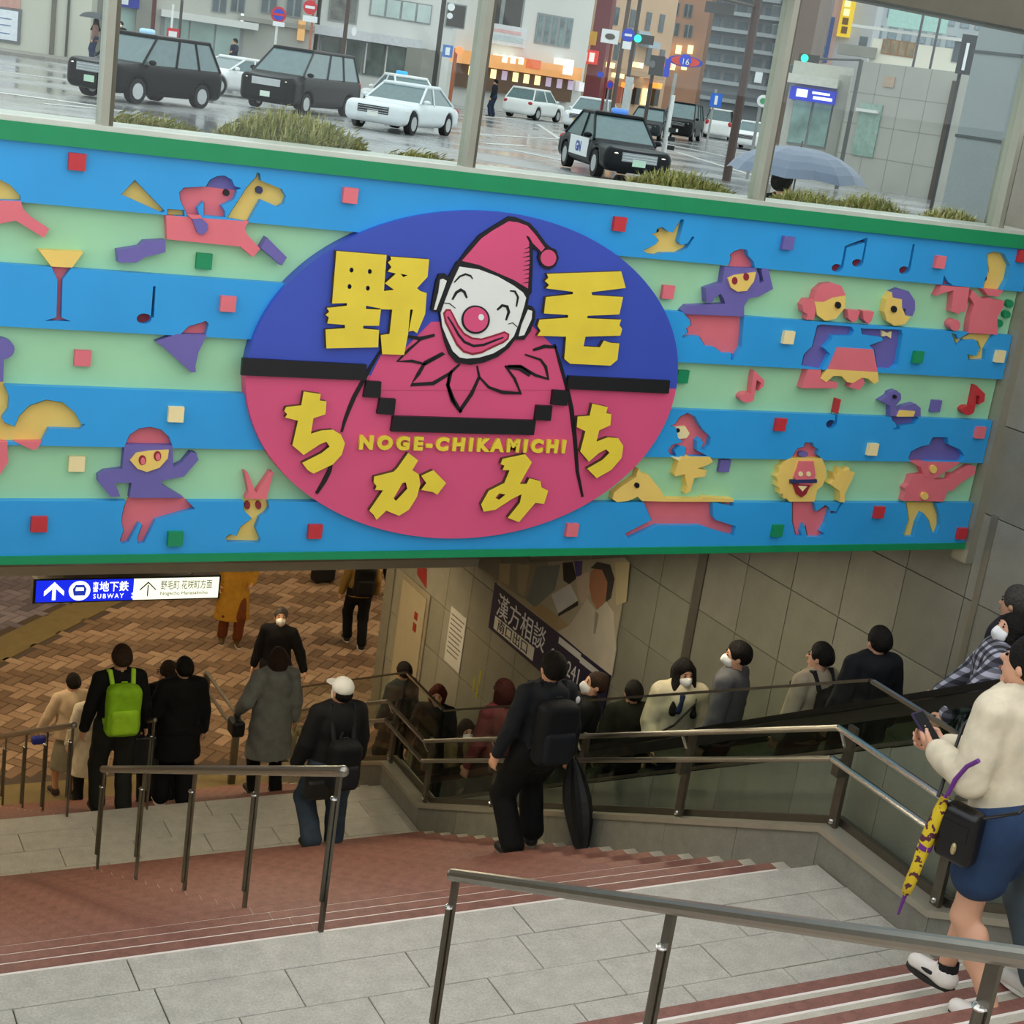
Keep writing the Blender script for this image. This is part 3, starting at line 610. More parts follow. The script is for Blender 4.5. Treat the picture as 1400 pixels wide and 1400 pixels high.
fig('guitarist_relief', [('p', Z10, 'G', [(800, 585), (870, 575), (930, 605), (1000, 605), (1010, 575), (1040, 575), (1110, 530), (1140, 535), (1140, 575), (1060, 625), (1020, 665), (995, 665), (970, 722), (755, 718), (770, 670), (765, 650), (785, 630)]), ('v', Z10, 'B', [(785, 490), (800, 455), (850, 430), (895, 420), (915, 380), (995, 380), (1000, 420), (1060, 445), (1085, 480), (1070, 510), (800, 508)]),
    ('p', Z10, 'G', [(790, 507), (1060, 512), (1020, 540), (960, 575), (930, 600), (870, 590), (850, 540)]), ('y', Z10, 'T', ellp(912, 548, 18, 22)), ('y', Z10, 'T', ellp(865, 690, 19, 20)), ('y', Z10, 'B', [(770, 722), (930, 724), (955, 800), (955, 850), (940, 890), (910, 890), (890, 820), (860, 780), (835, 830), (815, 910), (755, 908), (785, 820)])], 'pink guitar player in a wide purple hat')

board('green_board', [[(MX0, ST[7] - 0.02), (MX1, ST[7] - 0.02), (MX1, ST[0] + 0.02), (MX0, ST[0] + 0.02)]], [], -0.05, 0.0, FW, GREEN, mural)
for i in range(4):
    board('blue_stripe', [[(MX0, ST[2 * i + 1]), (MX1, ST[2 * i + 1]), (MX1, ST[2 * i]), (MX0, ST[2 * i])]], HOLES[i], 0.0, RB, FW, BLUE, mural)
board('top_rail', [[(MX0, ST[0]), (XW, ST[0]), (XW, ST[0] + 0.09), (MX0, ST[0] + 0.09)]], [], -0.05, 0.08, FW, TRIM, mural)
board('bottom_rail', [[(MX0, ST[7] - 0.045), (XW, ST[7] - 0.045), (XW, ST[7]), (MX0, ST[7])]], [], -0.05, 0.065, FW, TRIM, mural)
for (x, y, c) in [(105, 221, 'r'), (282, 359, 'g'), (311, 415, 'p'), (115, 492, 'p'), (240, 566, 'c'), (107, 637, 'c'), (53, 716, 'r'), (239, 736, 'g'), (430, 726, 'r'), (478, 267, 'p'), (846, 306, 'r'), (1076, 332, 'v'), (918, 401, 'p'), (1077, 461, 'c'), (938, 517, 'g'),
                  (1284, 358, 'p'), (1397, 350, 'r'), (1254, 488, 'g'), (1366, 487, 'c'), (1066, 580, 'r'), (995, 639, 'v'), (1062, 725, 'g'), (781, 724, 'p'), (1192, 614, 'c'), (1285, 557, 'v'), (1339, 591, 'p'), (1201, 700, 'r'), (1314, 729, 'r')]:
    q = on_y(x, y, YM - 0.06); s = 0.041
    if q.x > MX1 - 0.05: continue
    in_blue = any(ST[2 * i + 1] < q.z < ST[2 * i] for i in range(4))
    d0 = RB if in_blue else 0.0
    board('square_tile', [[(q.x - s, q.z - s), (q.x + s, q.z - s), (q.x + s, q.z + s), (q.x - s, q.z + s)]], [], d0, d0 + 0.028, FW, CC[c], mural)

# ---- the oval clown sign
OX, OZ, RX, RZ = 3.972, ZC - 1.7075, 1.377, 0.963
def arc(a0, a1, n): return [(OX + RX * math.cos(a0 + (a1 - a0) * i / n), OZ + RZ * math.sin(a0 + (a1 - a0) * i / n)) for i in range(n + 1)]
D0 = 0.085
ovalroot = board('oval_sign', [arc(0, math.pi, 64)], [], 0.0, D0, FW, OBLUE, mural); ovalroot['label'] = 'oval blue and pink sign with a laughing clown'
board('oval_lower', [arc(math.pi, 2 * math.pi, 64)], [], 0.0, D0, FW, OPINK, ovalroot)
SIDE = mat('4a3a16', 0.6)
def lay(name, col, fr, poly, t=0.002, holes=(), base=None):
    b = D0 if base is None else base
    return board(name, [zz(fr, poly, b + t)] if isinstance(poly[0], tuple) else [zz(fr, p, b + t) for p in poly], [zz(fr, h, b + t) for h in holes], D0 - 0.001 if base is None else b, b + t, FW, CC[col], ovalroot, True, SIDE if col == 'Y' else None)
def stroke(pts, w, taper=False):
    L = []; R = []
    n = len(pts)
    for i, (x, y) in enumerate(pts):
        ax, ay = pts[max(0, i - 1)]; bx, by = pts[min(n - 1, i + 1)]
        dx, dy = bx - ax, by - ay; l = math.hypot(dx, dy) or 1
        ww = w / 2 * ((0.35 + 0.65 * math.sin(math.pi * (i + 0.5) / n)) if taper else 1)
        L.append((x - dy / l * ww, y + dx / l * ww)); R.append((x + dy / l * ww, y - dx / l * ww))
    return L + R[::-1]
Z1 = (0, 0, 1)
lay('clown_gown', 'P', Z1, [(497, 533), (522, 484), (556, 474), (575, 455), (590, 440), (722, 440), (745, 462), (762, 480), (776, 533)], 0.004)
for pts, w, fr in [([(905, 0), (850, 90), (800, 180), (745, 280), (715, 350), (685, 430), (665, 500)], 18, Z13), ([(605, 680), (590, 740), (560, 800), (510, 880)], 20, Z13), ([(672, -40), (700, 60), (745, 215), (770, 330), (790, 500), (805, 700), (835, 845)], 17, Z14),
                   ([(1070, 858), (1150, 872), (1240, 850)], 18, Z11), ([(1300, 965), (1180, 1030), (1100, 1010), (1010, 1012), (1080, 940), (1150, 880)], 14, Z11), ([(1290, 10), (1180, 70), (1140, 140), (1095, 208), (1230, 200), (1330, 140), (1395, 80)], 18, Z13), ([(1345, 120), (1320, 210), (1350, 290), (1405, 378)], 18, Z13),
                   ([(60, 130), (52, 200), (80, 290), (120, 352), (190, 250), (235, 150), (222, 85)], 15, Z14), ([(235, 150), (290, 210), (370, 240), (475, 245), (440, 160), (385, 85)], 15, Z14), ([(385, 90), (480, 90), (560, 140), (635, 162), (620, 90), (590, 50), (500, 20)], 14, Z14), ([(400, 92), (470, 96), (530, 140)], 26, Z14),
                   ([(640, 790), (700, 770), (760, 775)], 14, Z12)]:
    lay('outline', 'k', fr, stroke(pts, w * 1.35, True), 0.008)
for p, fr in [([(55, 45), (820, 85), (820, 182), (46, 150)], Z13), ([(755, 145), (1342, 172), (1334, 247), (745, 220)], Z14), ([(820, 185), (910, 190), (905, 290), (800, 285)], Z13), ([(903, 292), (1000, 297), (990, 395), (885, 388)], Z13), ([(570, 315), (660, 320), (650, 405), (558, 400)], Z14), ([(665, 225), (757, 232), (745, 318), (655, 312)], Z14)]:
    lay('black_band', 'k', fr, p, 0.026)
lay('black_band', 'k', Z1, [(538, 569), (733, 575), (730, 595), (535, 590)], 0.026)
# hat, face and features: one coat of paint over another
lay('clown_hat', 'k', ZK, [(288, 445), (370, 330), (480, 200), (620, 110), (740, 38), (800, 45), (920, 95), (980, 160), (1060, 270), (1090, 300), (1150, 330), (1172, 400), (1140, 472), (1080, 503), (1020, 472), (988, 400), (1000, 350), (945, 310), (945, 450), (935, 700), (905, 740)], 0.016)
lay('hat_felt', 'P', ZK, [(330, 425), (400, 345), (500, 230), (600, 160), (740, 80), (820, 90), (900, 120), (970, 200), (1050, 310), (1020, 345), (945, 270), (915, 215), (885, 205), (912, 260), (918, 420), (903, 665), (780, 590), (640, 530), (480, 460)], 0.021)
lay('pompom', 'P', ZK, ellp(1082, 400, 68, 72), 0.021)
for i in range(9):
    y = 300 + i * 38; lay('hat_hatching', 'k', ZK, [(918, y), (918, y + 12), (868 - (i % 3) * 8, y + 22 - i)], 0.0225)
lay('clown_head', 'k', ZK, [(290, 430), (250, 500), (215, 565), (180, 535), (130, 540), (105, 600), (85, 700), (60, 850), (95, 872), (130, 862), (150, 1000), (180, 1130), (220, 1240), (280, 1310), (400, 1330), (520, 1310), (640, 1260), (740, 1180), (790, 1110), (870, 1112), (925, 1040), (965, 930), (968, 860), (940, 820), (900, 810), (912, 740), (915, 690), (800, 600), (600, 510), (430, 440)], 0.020)
lay('clown_face', 'w', ZK, [(310, 475), (480, 500), (640, 560), (780, 640), (860, 700), (887, 745), (870, 820), (820, 980), (780, 1080), (700, 1170), (600, 1230), (480, 1265), (370, 1275), (310, 1265), (250, 1210), (200, 1100), (160, 1000), (145, 880), (180, 780), (230, 650), (270, 560)], 0.025)
lay('ear', 'w', ZK, [(140, 590), (165, 580), (197, 598), (165, 690), (105, 850), (85, 850), (125, 700)], 0.025)
lay('ear', 'w', ZK, [(905, 850), (940, 860), (935, 930), (870, 1070), (825, 1080), (850, 980)], 0.025)
lay('mouth', 'd', ZK, [(165, 880), (190, 845), (230, 845), (260, 900), (300, 980), (350, 1050), (420, 1090), (500, 1100), (600, 1070), (700, 1037), (742, 1060), (735, 1105), (690, 1140), (600, 1180), (500, 1230), (420, 1245), (340, 1222), (280, 1160), (230, 1060), (180, 960)], 0.028)
lay('lips', 'P', ZK, [(182, 885), (200, 860), (225, 862), (250, 915), (290, 1000), (345, 1070), (415, 1108), (500, 1116), (600, 1088), (700, 1055), (725, 1068), (720, 1098), (680, 1125), (600, 1160), (500, 1210), (420, 1226), (350, 1204), (295, 1148), (245, 1050), (197, 955)], 0.030)
lay('mouth_line', 'k', ZK, stroke([(205, 910), (250, 980), (300, 1070), (350, 1130), (430, 1165), (520, 1155), (620, 1115), (690, 1090)], 24, True), 0.0315)
lay('nose', 'k', ZK, ellp(450, 937, 122, 124, 28), 0.034); lay('nose_ball', 'P', ZK, ellp(450, 935, 106, 108, 28), 0.040); lay('nose_glint', 'w', ZK, ellp(496, 915, 24, 28, 14), 0.0415)
for pts, w in [([(245, 762), (280, 700), (320, 676), (350, 695), (372, 748)], 28), ([(262, 612), (310, 560), (360, 540), (405, 555), (422, 582)], 18), ([(635, 852), (680, 812), (722, 822), (737, 870), (712, 942)], 28), ([(748, 685), (790, 690), (817, 740), (803, 822)], 20), ([(168, 790), (220, 795), (272, 836)], 9), ([(733, 975), (770, 963), (812, 1000)], 9)]:
    lay('face_line', 'k', ZK, stroke(pts, w, True), 0.0275)
# raised yellow lettering
def letter(name, fr, polys, holes=()): return lay(name, 'Y', fr, [list(map(lambda q: list(q), p)) for p in polys], 0.032, [h for h in holes])
letter('lettering', Z11, [[(632, 330), (942, 355), (925, 580), (912, 687), (815, 668), (815, 688), (907, 692), (895, 792), (798, 792), (798, 810), (895, 818), (890, 925), (570, 932), (565, 815), (685, 807), (685, 787), (575, 778), (585, 740), (565, 725), (588, 705), (572, 682), (697, 668), (697, 652), (605, 655)],
    [(965, 365), (1205, 382), (1195, 490), (1130, 560), (1150, 578), (1190, 590), (1180, 720), (1130, 838), (1105, 822), (1078, 828), (1105, 692), (1088, 692), (1075, 840), (1050, 972), (915, 967), (905, 850), (960, 842), (977, 692), (905, 690), (922, 578), (988, 570), (932, 530), (1000, 470), (948, 457), (972, 430), (950, 400), (970, 385)]],
    [ellp(725, 448, 13, 16, 8), ellp(838, 457, 13, 16, 8), ellp(713, 550, 13, 16, 8), ellp(826, 560, 13, 16, 8), [(1028, 470), (1072, 480), (1045, 492)]])
letter('lettering', Z12, [[(710, 395), (1095, 382), (1118, 468), (940, 490), (945, 505), (1105, 515), (1085, 605), (920, 612), (920, 625), (1095, 632), (1085, 660), (1100, 680), (1090, 715), (910, 720), (900, 770), (985, 775), (1005, 740), (1040, 752), (1085, 755), (1075, 840), (1040, 870), (830, 860), (800, 835), (810, 720), (660, 715), (678, 690), (662, 665), (672, 632), (820, 622), (820, 608), (695, 600), (705, 515), (845, 500), (845, 488), (705, 470), (722, 452), (700, 432), (718, 415)]])
letter('lettering', Z13, [[(430, 250), (535, 265), (530, 305), (570, 310), (565, 390), (490, 415), (475, 510), (540, 490), (610, 485), (660, 515), (685, 570), (665, 640), (610, 700), (490, 757), (455, 735), (420, 690), (540, 630), (590, 590), (570, 560), (530, 575), (430, 642), (360, 582), (395, 430), (315, 410), (328, 390), (310, 370), (322, 345), (415, 335)]])
letter('lettering', Z14, [[(890, 305), (980, 325), (970, 360), (1000, 365), (995, 430), (930, 460), (915, 525), (980, 500), (1040, 505), (1070, 550), (1060, 620), (1000, 690), (915, 737), (860, 682), (950, 630), (990, 590), (970, 570), (930, 590), (870, 642), (820, 582), (850, 465), (800, 440), (805, 380), (875, 375)]])
letter('lettering', Z13, [[(1075, 628), (1137, 675), (1100, 735), (1140, 760), (1150, 820), (1130, 900), (1080, 980), (1020, 1017), (940, 985), (880, 1042), (860, 1010), (835, 985), (920, 860), (870, 857), (880, 835), (862, 810), (865, 775), (985, 745), (1010, 720)], [(1155, 770), (1230, 735), (1310, 815), (1255, 887), (1225, 870), (1155, 857), (1187, 815)]], [[(1060, 810), (1070, 850), (1000, 925), (985, 910), (1040, 815)]])
letter('lettering', Z14, [[(370, 625), (500, 598), (540, 645), (470, 770), (510, 770), (525, 738), (590, 755), (595, 790), (635, 810), (610, 887), (560, 880), (465, 992), (400, 967), (470, 880), (480, 830), (420, 860), (330, 920), (260, 932), (245, 890), (290, 810), (380, 765), (410, 692), (370, 690), (380, 665), (358, 655)]], [[(328, 852), (350, 825), (387, 832), (350, 862)]])
a = on_y(489, 611, YM - D0); b = on_y(770, 618, YM - D0)
tx = text_mesh('lettering', 'NOGE-CHIKAMICHI', 0.102, LYEL, ovalroot, (0, 0, 0), (1, 0, 0), (0, 0, 1), 0.02, bold=0.006, space=1.45)
me = tx.data; xs = [v.co.x for v in me.vertices]; x0, x1 = min(xs), max(xs)
for v in me.vertices:                               # spread along the baseline of the sign
    v.co = Vector((a.x + (v.co.x - x0) / (x1 - x0) * (b.x - a.x), YM - D0 - 0.012 + v.co.y, (a.z + b.z) / 2 + v.co.z))

# ---- wall behind the mural, corner post, sill and glazing
tag(MB().box(XL, YM + 0.05, 6.0, XW + 0.3, YM + 0.3, ST[0] + 0.09).build('wall_front', mat('8f8c82', 0.6)), 'upstand wall that carries the mural', kind='structure')
t = MB().box(MX1 + 0.005, YM - 0.10, 5.9, XW + 0.03, YM + 0.05, 9.5).build('trim_4', mat('9a9684', 0.4, metal=0.3, var=0.05)); tag(t, 'slim metal corner post at the right end of the mural', kind='structure')
t = MB().box(XL, YM - 0.06, ST[0] + 0.09, XW, YM + 0.32, ST[0] + 0.115).build('trim_5', mat('c9cbbf', 0.35, metal=0.2)); tag(t, 'pale metal sill along the top of the mural', kind='structure')
ZS = ST[0] + 0.115; ZH = ZC + 0.74
win = empty('window_1', (0, 0, 0), kind='structure'); win['label'] = 'row of tall glass panes between slim posts above the mural'
wm = mat('9c9c8d', 0.4, metal=0.35, var=0.04); wd = mat('5e5b4c', 0.45, metal=0.3)
mx = [-0.21, 1.787, 3.79, 5.785, 7.78]
for x in mx:
    p = MB().box(x - 0.032, YM - 0.02, ZS, x + 0.008, YM + 0.10, ZH).build('window_frame', wm, win)
    MB().box(x + 0.008, YM, ZS, x + 0.034, YM + 0.10, ZH).build('frame_edge', wd, p)
for x, x2 in zip(mx, mx[1:]):
    MB().box(x + 0.034, YM + 0.05, ZS, x2 - 0.032, YM + 0.058, ZH).build('window_pane', glass_mat('f4faf8', 0.06), win)
tag(MB().box(XL, YM - 0.06, ZH, XW + 1.2, YM + 0.3, ZH + 0.35).build('trim_6', mat('55503f', 0.5, var=0.08)), 'dark beam over the glass panes', kind='structure')
# ================================================================== PEOPLE: smooth bodies grown from limbs (signed distance field + surface nets)
def _cap(P, a, b, ra, rb, flat=1.0):
    a = np.array(a, np.float32); b = np.array(b, np.float32)
    d = b - a; L = float(d @ d) + 1e-9
    q = [P[i] - a[i] for i in range(3)]
    t = np.clip((q[0] * d[0] + q[1] * d[1] + q[2] * d[2]) / L, 0, 1)
    y = (q[1] - t * d[1]) / flat
    r = np.sqrt((q[0] - t * d[0]) ** 2 + y * y + (q[2] - t * d[2]) ** 2)
    return (r - (ra + t * (rb - ra))) * min(1.0, flat)
def _ell(P, c, r):
    u = [(P[i] - c[i]) / r[i] for i in range(3)]
    k = np.sqrt(u[0] ** 2 + u[1] ** 2 + u[2] ** 2) + 1e-6
    g = np.sqrt((u[0] / r[0]) ** 2 + (u[1] / r[1]) ** 2 + (u[2] / r[2]) ** 2) + 1e-6
    return k * (k - 1) / g
def _rbox(P, c, h, r):
    q = [np.abs(P[i] - c[i]) - (h[i] - r) for i in range(3)]
    o = np.sqrt(sum(np.maximum(x, 0) ** 2 for x in q))
    return o + np.minimum(np.maximum(np.maximum(q[0], q[1]), q[2]), 0) - r
def sdf_mesh(prims, res=0.014, cut=None, fold=0.0, M=None):
    """prims: ('c', a, b, ra, rb, flat, k) ('e', c, r, k) ('b', c, h, r, k); a leading '-' carves"""
    lo = np.array([9e9] * 3); hi = -lo
    for p in prims:
        if p[0][0] == '-': continue
        if p[0] == 'c':
            r = max(p[3], p[4]); pts = [np.array(p[1]), np.array(p[2])]
            for q in pts: lo = np.minimum(lo, q - r); hi = np.maximum(hi, q + r)
        else:
            r = np.array(p[2]); lo = np.minimum(lo, np.array(p[1]) - r); hi = np.maximum(hi, np.array(p[1]) + r)
    lo -= 3 * res + 0.01; hi += 3 * res + 0.01
    n = np.ceil((hi - lo) / res).astype(int) + 1
    ax = [np.arange(n[i], dtype=np.float32) * np.float32(res) + np.float32(lo[i]) for i in range(3)]
    F = np.full(n, 0.5, np.float32)
    for p in prims:
        neg = p[0][0] == '-'; t = p[0][-1]
        if t == 'c': a = np.minimum(p[1], p[2]) - max(p[3], p[4]); b = np.maximum(p[1], p[2]) + max(p[3], p[4]); k = p[6] if len(p) > 6 else 0.02
        else: a = np.array(p[1]) - np.array(p[2]); b = np.array(p[1]) + np.array(p[2]); k = p[-1]
        mg = 0.06 + k
        i0 = np.clip(((a - mg - lo) / res).astype(int), 0, n - 1); i1 = np.clip(((b + mg - lo) / res).astype(int) + 2, 1, n)
        if np.any(i1 <= i0): continue
        sl = tuple(slice(i0[i], i1[i]) for i in range(3))
        P = (ax[0][sl[0]][:, None, None], ax[1][sl[1]][None, :, None], ax[2][sl[2]][None, None, :])
        if t == 'c': D = _cap(P, p[1], p[2], p[3], p[4], p[5] if len(p) > 5 else 1.0)
        elif t == 'e': D = _ell(P, p[1], p[2])
        else: D = _rbox(P, p[1], p[2], p[3])
        f = F[sl]
        if neg:
            F[sl] = np.maximum(f, -D)
        else:
            h = np.clip(0.5 + 0.5 * (D - f) / k, 0, 1); F[sl] = D * (1 - h) + f * h - k * h * (1 - h)
    P = (ax[0][:, None, None], ax[1][None, :, None], ax[2][None, None, :])
    if fold: F = F + fold * (np.sin(P[2] * 31 + P[0] * 14 + np.sin(P[1] * 23) * 1.4) * 0.6 + np.sin(P[0] * 47 - P[2] * 19 + P[1] * 11) * 0.4).astype(np.float32)
    if cut is not None:
        for (axis, val, sgn) in cut: F = np.maximum(F, sgn * (P[axis] - val))
    F[0] = F[-1] = 0.5; F[:, 0] = F[:, -1] = 0.5; F[:, :, 0] = F[:, :, -1] = 0.5
    I = F < 0
    C = [(x, y, z) for x in (0, 1) for y in (0, 1) for z in (0, 1)]
    sh = lambda A, c: A[c[0]:A.shape[0] - 1 + c[0], c[1]:A.shape[1] - 1 + c[1], c[2]:A.shape[2] - 1 + c[2]]
    S = sum(sh(I, c).astype(np.uint8) for c in C)
    act = (S > 0) & (S < 8)
    idx = np.full(act.shape, -1, np.int64); cells = np.argwhere(act); idx[act] = np.arange(len(cells))
    V = {c: sh(F, c)[act] for c in C}
    acc = np.zeros((len(cells), 3)); cnt = np.zeros(len(cells))
    for c in C:
        for a in range(3):
            if c[a]: continue
            e = list(c); e[a] = 1; e = tuple(e)
            fa, fb = V[c], V[e]; x = (fa < 0) != (fb < 0)
            t = np.where(x, fa / np.where(x, fa - fb, 1), 0)
            q = np.array(c, float)[None, :].repeat(len(cells), 0); q[:, a] += t
            acc += q * x[:, None]; cnt += x
    vs = (cells + acc / cnt[:, None]) * res + lo
    fs = []
    for a in range(3):
        b, c = (a + 1) % 3, (a + 2) % 3
        s0 = [slice(None)] * 3; s1 = [slice(None)] * 3; s0[a] = slice(0, -1); s1[a] = slice(1, None)
        A, B = I[tuple(s0)], I[tuple(s1)]
        ch = np.argwhere(A != B)
        ch = ch[(ch[:, b] > 0) & (ch[:, c] > 0) & (ch[:, b] < n[b] - 1) & (ch[:, c] < n[c] - 1)]
        fl = A[tuple(ch.T)]
        o = lambda db, dc: idx[tuple((ch + np.array([-db if i == b else (-dc if i == c else 0) for i in range(3)])).T)]
        q = np.stack([o(1, 1), o(0, 1), o(0, 0), o(1, 0)], 1)
        q[~fl] = q[~fl][:, ::-1]
        fs.append(q)
    fs = np.concatenate(fs)
    if M is not None: vs = vs @ np.array(M)[:3, :3].T + np.array(M)[:3, 3]
    me = bpy.data.meshes.new('m'); me.vertices.add(len(vs)); me.vertices.foreach_set('co', vs.astype(np.float32).ravel())
    me.loops.add(fs.size); me.loops.foreach_set('vertex_index', fs.ravel().astype(np.int32))
    me.polygons.add(len(fs)); me.polygons.foreach_set('loop_start', np.arange(0, fs.size, 4, dtype=np.int32)); me.polygons.foreach_set('loop_total', np.full(len(fs), 4, np.int32))
    me.polygons.foreach_set('use_smooth', np.ones(len(fs), bool))
    me.update(calc_edges=True)
    return me
def sdf_obj(name, prims, m, parent, res=0.014, cut=None, fold=0.0, scale=1.0, M=None):
    me = sdf_mesh(prims, res, cut, fold, M); me.name = name
    if scale != 1.0: me.transform(Matrix.Scale(scale, 4))
    return link(name, me, m, parent)

def ik(a, b, l1, l2, bend):
    a, b, bend = Vector(a), Vector(b), Vector(bend)
    d = b - a; L = min(d.length, l1 + l2 - 0.004); n = d.normalized()
    b = a + n * L
    x = (l1 * l1 - l2 * l2 + L * L) / (2 * L); h = math.sqrt(max(0, l1 * l1 - x * x))
    bend = (bend - n * bend.dot(n)).normalized()
    return a + n * x + bend * h, b
SKIN = mat('d9a586', 0.55, var=0.06, scale=12); SKIN2 = mat('c8906f', 0.55, var=0.06, scale=12)
def hairm(c): return mat(c, 0.75, var=0.35, scale=60, bump=0.6, spec=0.2)
HAIRK = hairm('15120f'); HAIRB = hairm('35261c'); HAIRG = hairm('45423e')
def cloth(c, r=0.85, var=0.12): return mat(c, r, var=var, scale=14, bump=0.12, spec=0.25)
MASKW = mat('eef0ef', 0.7, var=0.03)
ANON = []
def person(label, pos, yaw=0.0, H=1.70, hair='short', hc=None, top=('222222', 0.80, 0.02), bottom=('trousers', '1a1a1c', 0.012), shoe='151515', feet=None, hands=None, head=(0, 0), mask=False, skin=None, res=0.015, hood=False, collar=True, sole=None, fold=0.004, sleeve=1.0, lean=0.0, group=None, open_front=None, topmat=None, look=None, botmat=None):
    s = H / 1.72; sk = skin or SKIN; hcm = hc or HAIRK
    root = empty('person', pos, yaw, label, 'person', group)
    fL, fR = feet or ((-0.11, 0.06, 0.0), (0.11, -0.05, 0.0))
    hL, hR = hands or ((-0.29, 0.06, 0.84), (0.29, 0.04, 0.84))
    Ln = lambda p: (p[0], p[1] + lean * max(0, p[2] - 0.95), p[2])
    J = {}
    for sd, f in (('L', fL), ('R', fR)):
        sx = -1 if sd == 'L' else 1
        hip = Vector((sx * 0.092, 0, 0.92)); ank = Vector((f[0], f[1], f[2] + 0.085))
        kn, an = ik(hip, ank, 0.44, 0.42, (sx * 0.12, 1, 0.1)); J['hip' + sd] = hip; J['kn' + sd] = kn; J['an' + sd] = an
    for sd, h in (('L', hL), ('R', hR)):
        sx = -1 if sd == 'L' else 1
        sh = Vector(Ln((sx * 0.175, -0.005, 1.405))); el, wr = ik(sh, Vector(h), 0.285, 0.25, (sx * 0.45, -1, -0.15)); J['sh' + sd] = sh; J['el' + sd] = el; J['wr' + sd] = wr
    nb = Vector(Ln((0, -0.01, 1.46)))
    HM = Matrix.Translation(nb) @ Matrix.Rotation(head[1], 4, 'Z') @ Matrix.Rotation(-head[0], 4, 'X') @ Matrix.Translation((0, 0.01, -1.46))
    hp = lambda x, y, z: tuple(HM @ Vector((x, y, z)))
    # ---- skin: one continuous body
    B = [('e', hp(0, -0.012, 1.625), (0.078, 0.096, 0.094), 0.02), ('e', hp(0, 0.022, 1.555), (0.057, 0.068, 0.074), 0.04), ('c', tuple(nb - Vector((0, 0.01, 0.03))), hp(0, -0.005, 1.57), 0.058, 0.050, 1, 0.03),
         ('c', hp(0, 0.082, 1.605), hp(0, 0.104, 1.575), 0.010, 0.016, 1, 0.012), ('e', hp(-0.080, -0.008, 1.592), (0.013, 0.021, 0.033), 0.008), ('e', hp(0.080, -0.008, 1.592), (0.013, 0.021, 0.033), 0.008),
         ('e', hp(0, 0.085, 1.533), (0.024, 0.012, 0.010), 0.008), ('e', hp(0, 0.06, 1.492), (0.026, 0.024, 0.02), 0.02),
         ('e', Ln((0, 0, 1.30)), (0.165, 0.105, 0.19), 0.03), ('e', (0, 0, 1.08), (0.135, 0.098, 0.17), 0.05), ('e', (0, -0.012, 0.95), (0.16, 0.115, 0.13), 0.05)]
    for sd in 'LR':
        sx = -1 if sd == 'L' else 1
        B += [('c', tuple(J['sh' + sd]), tuple(J['el' + sd]), 0.052, 0.040, 1, 0.04), ('c', tuple(J['el' + sd]), tuple(J['wr' + sd]), 0.040, 0.026, 1, 0.02),
              ('c', tuple(J['hip' + sd]), tuple(J['kn' + sd]), 0.086, 0.054, 1, 0.05), ('c', tuple(J['kn' + sd] - Vector((0, 0.006, 0))), tuple(J['an' + sd]), 0.055, 0.036, 1, 0.03),
              ('e', tuple(J['kn' + sd].lerp(J['an' + sd], 0.3) + Vector((0, -0.022, 0))), (0.046, 0.046, 0.11), 0.03),
              ('c', tuple(J['an' + sd] - Vector((0, 0.02, 0.045))), tuple(J['an' + sd] + Vector((sx * 0.012, 0.15, -0.055))), 0.036, 0.028, 1, 0.03)]
        # hand: palm, four bent fingers, thumb from the side of the palm
        w = J['wr' + sd]; d = (w - J['el' + sd]).normalized()
        pn = Vector((-sx, 0.25, 0)) if abs(d.z) > 0.7 else Vector((-sx * 0.35, 0.1, -1)) if hands is None or abs(d.z) > 0.5 else Vector((-sx * 0.7, 0, 0.55))
        pn = (pn - d * pn.dot(d)).normalized(); lt = d.cross(pn).normalized()
        if lt.y < 0 and abs(d.z) > 0.5: lt = -lt
        if abs(d.z) <= 0.5 and lt.z < 0: lt = -lt
        for u in (-0.026, -0.009, 0.009, 0.026):
            B.append(('c', tuple(w + lt * u * 0.6), tuple(w + d * 0.082 + lt * u), 0.018, 0.015, 1, 0.012))
        for u, l in ((-0.032, 0.058), (-0.0105, 0.070), (0.0105, 0.075), (0.032, 0.068)):
            a = w + d * 0.085 + lt * u; b = a + (d * 0.9 + pn * 0.35).normalized() * l * 0.55; c = b + (d * 0.45 + pn * 0.85).normalized() * l * 0.5
            B += [('c', tuple(a), tuple(b), 0.0105, 0.0095, 1, 0.004), ('c', tuple(b), tuple(c), 0.0095, 0.0085, 1, 0.004)]
        a = w + d * 0.025 + lt * 0.028; b = a + (d * 0.6 + lt * 0.75 + pn * 0.3).normalized() * 0.042; c = b + (d * 0.9 + pn * 0.45).normalized() * 0.034
        B += [('c', tuple(a), tuple(b), 0.014, 0.0115, 1, 0.006), ('c', tuple(b), tuple(c), 0.0115, 0.009, 1, 0.004)]
    sdf_obj('body', B, sk, root, min(res, 0.012), scale=s)
    # ---- face details
    for sx in (-1, 1):
        e = MB().ell((0, 0, 0), (0.013, 0.006, 0.007), 8, 6); e.v = [tuple(Vector(hp(sx * 0.032, 0.083, 1.607)) + Vector(v)) for v in e.v]; e.v = [tuple(Vector(v) * s) for v in e.v]; e.build('eye', HAIRK, root)
        e = MB().ell((0, 0, 0), (0.019, 0.006, 0.004), 8, 6); e.v = [tuple((Vector(hp(sx * 0.033, 0.086, 1.628)) + Vector(v)) * s) for v in e.v]; e.build('eyebrow', hcm, root)
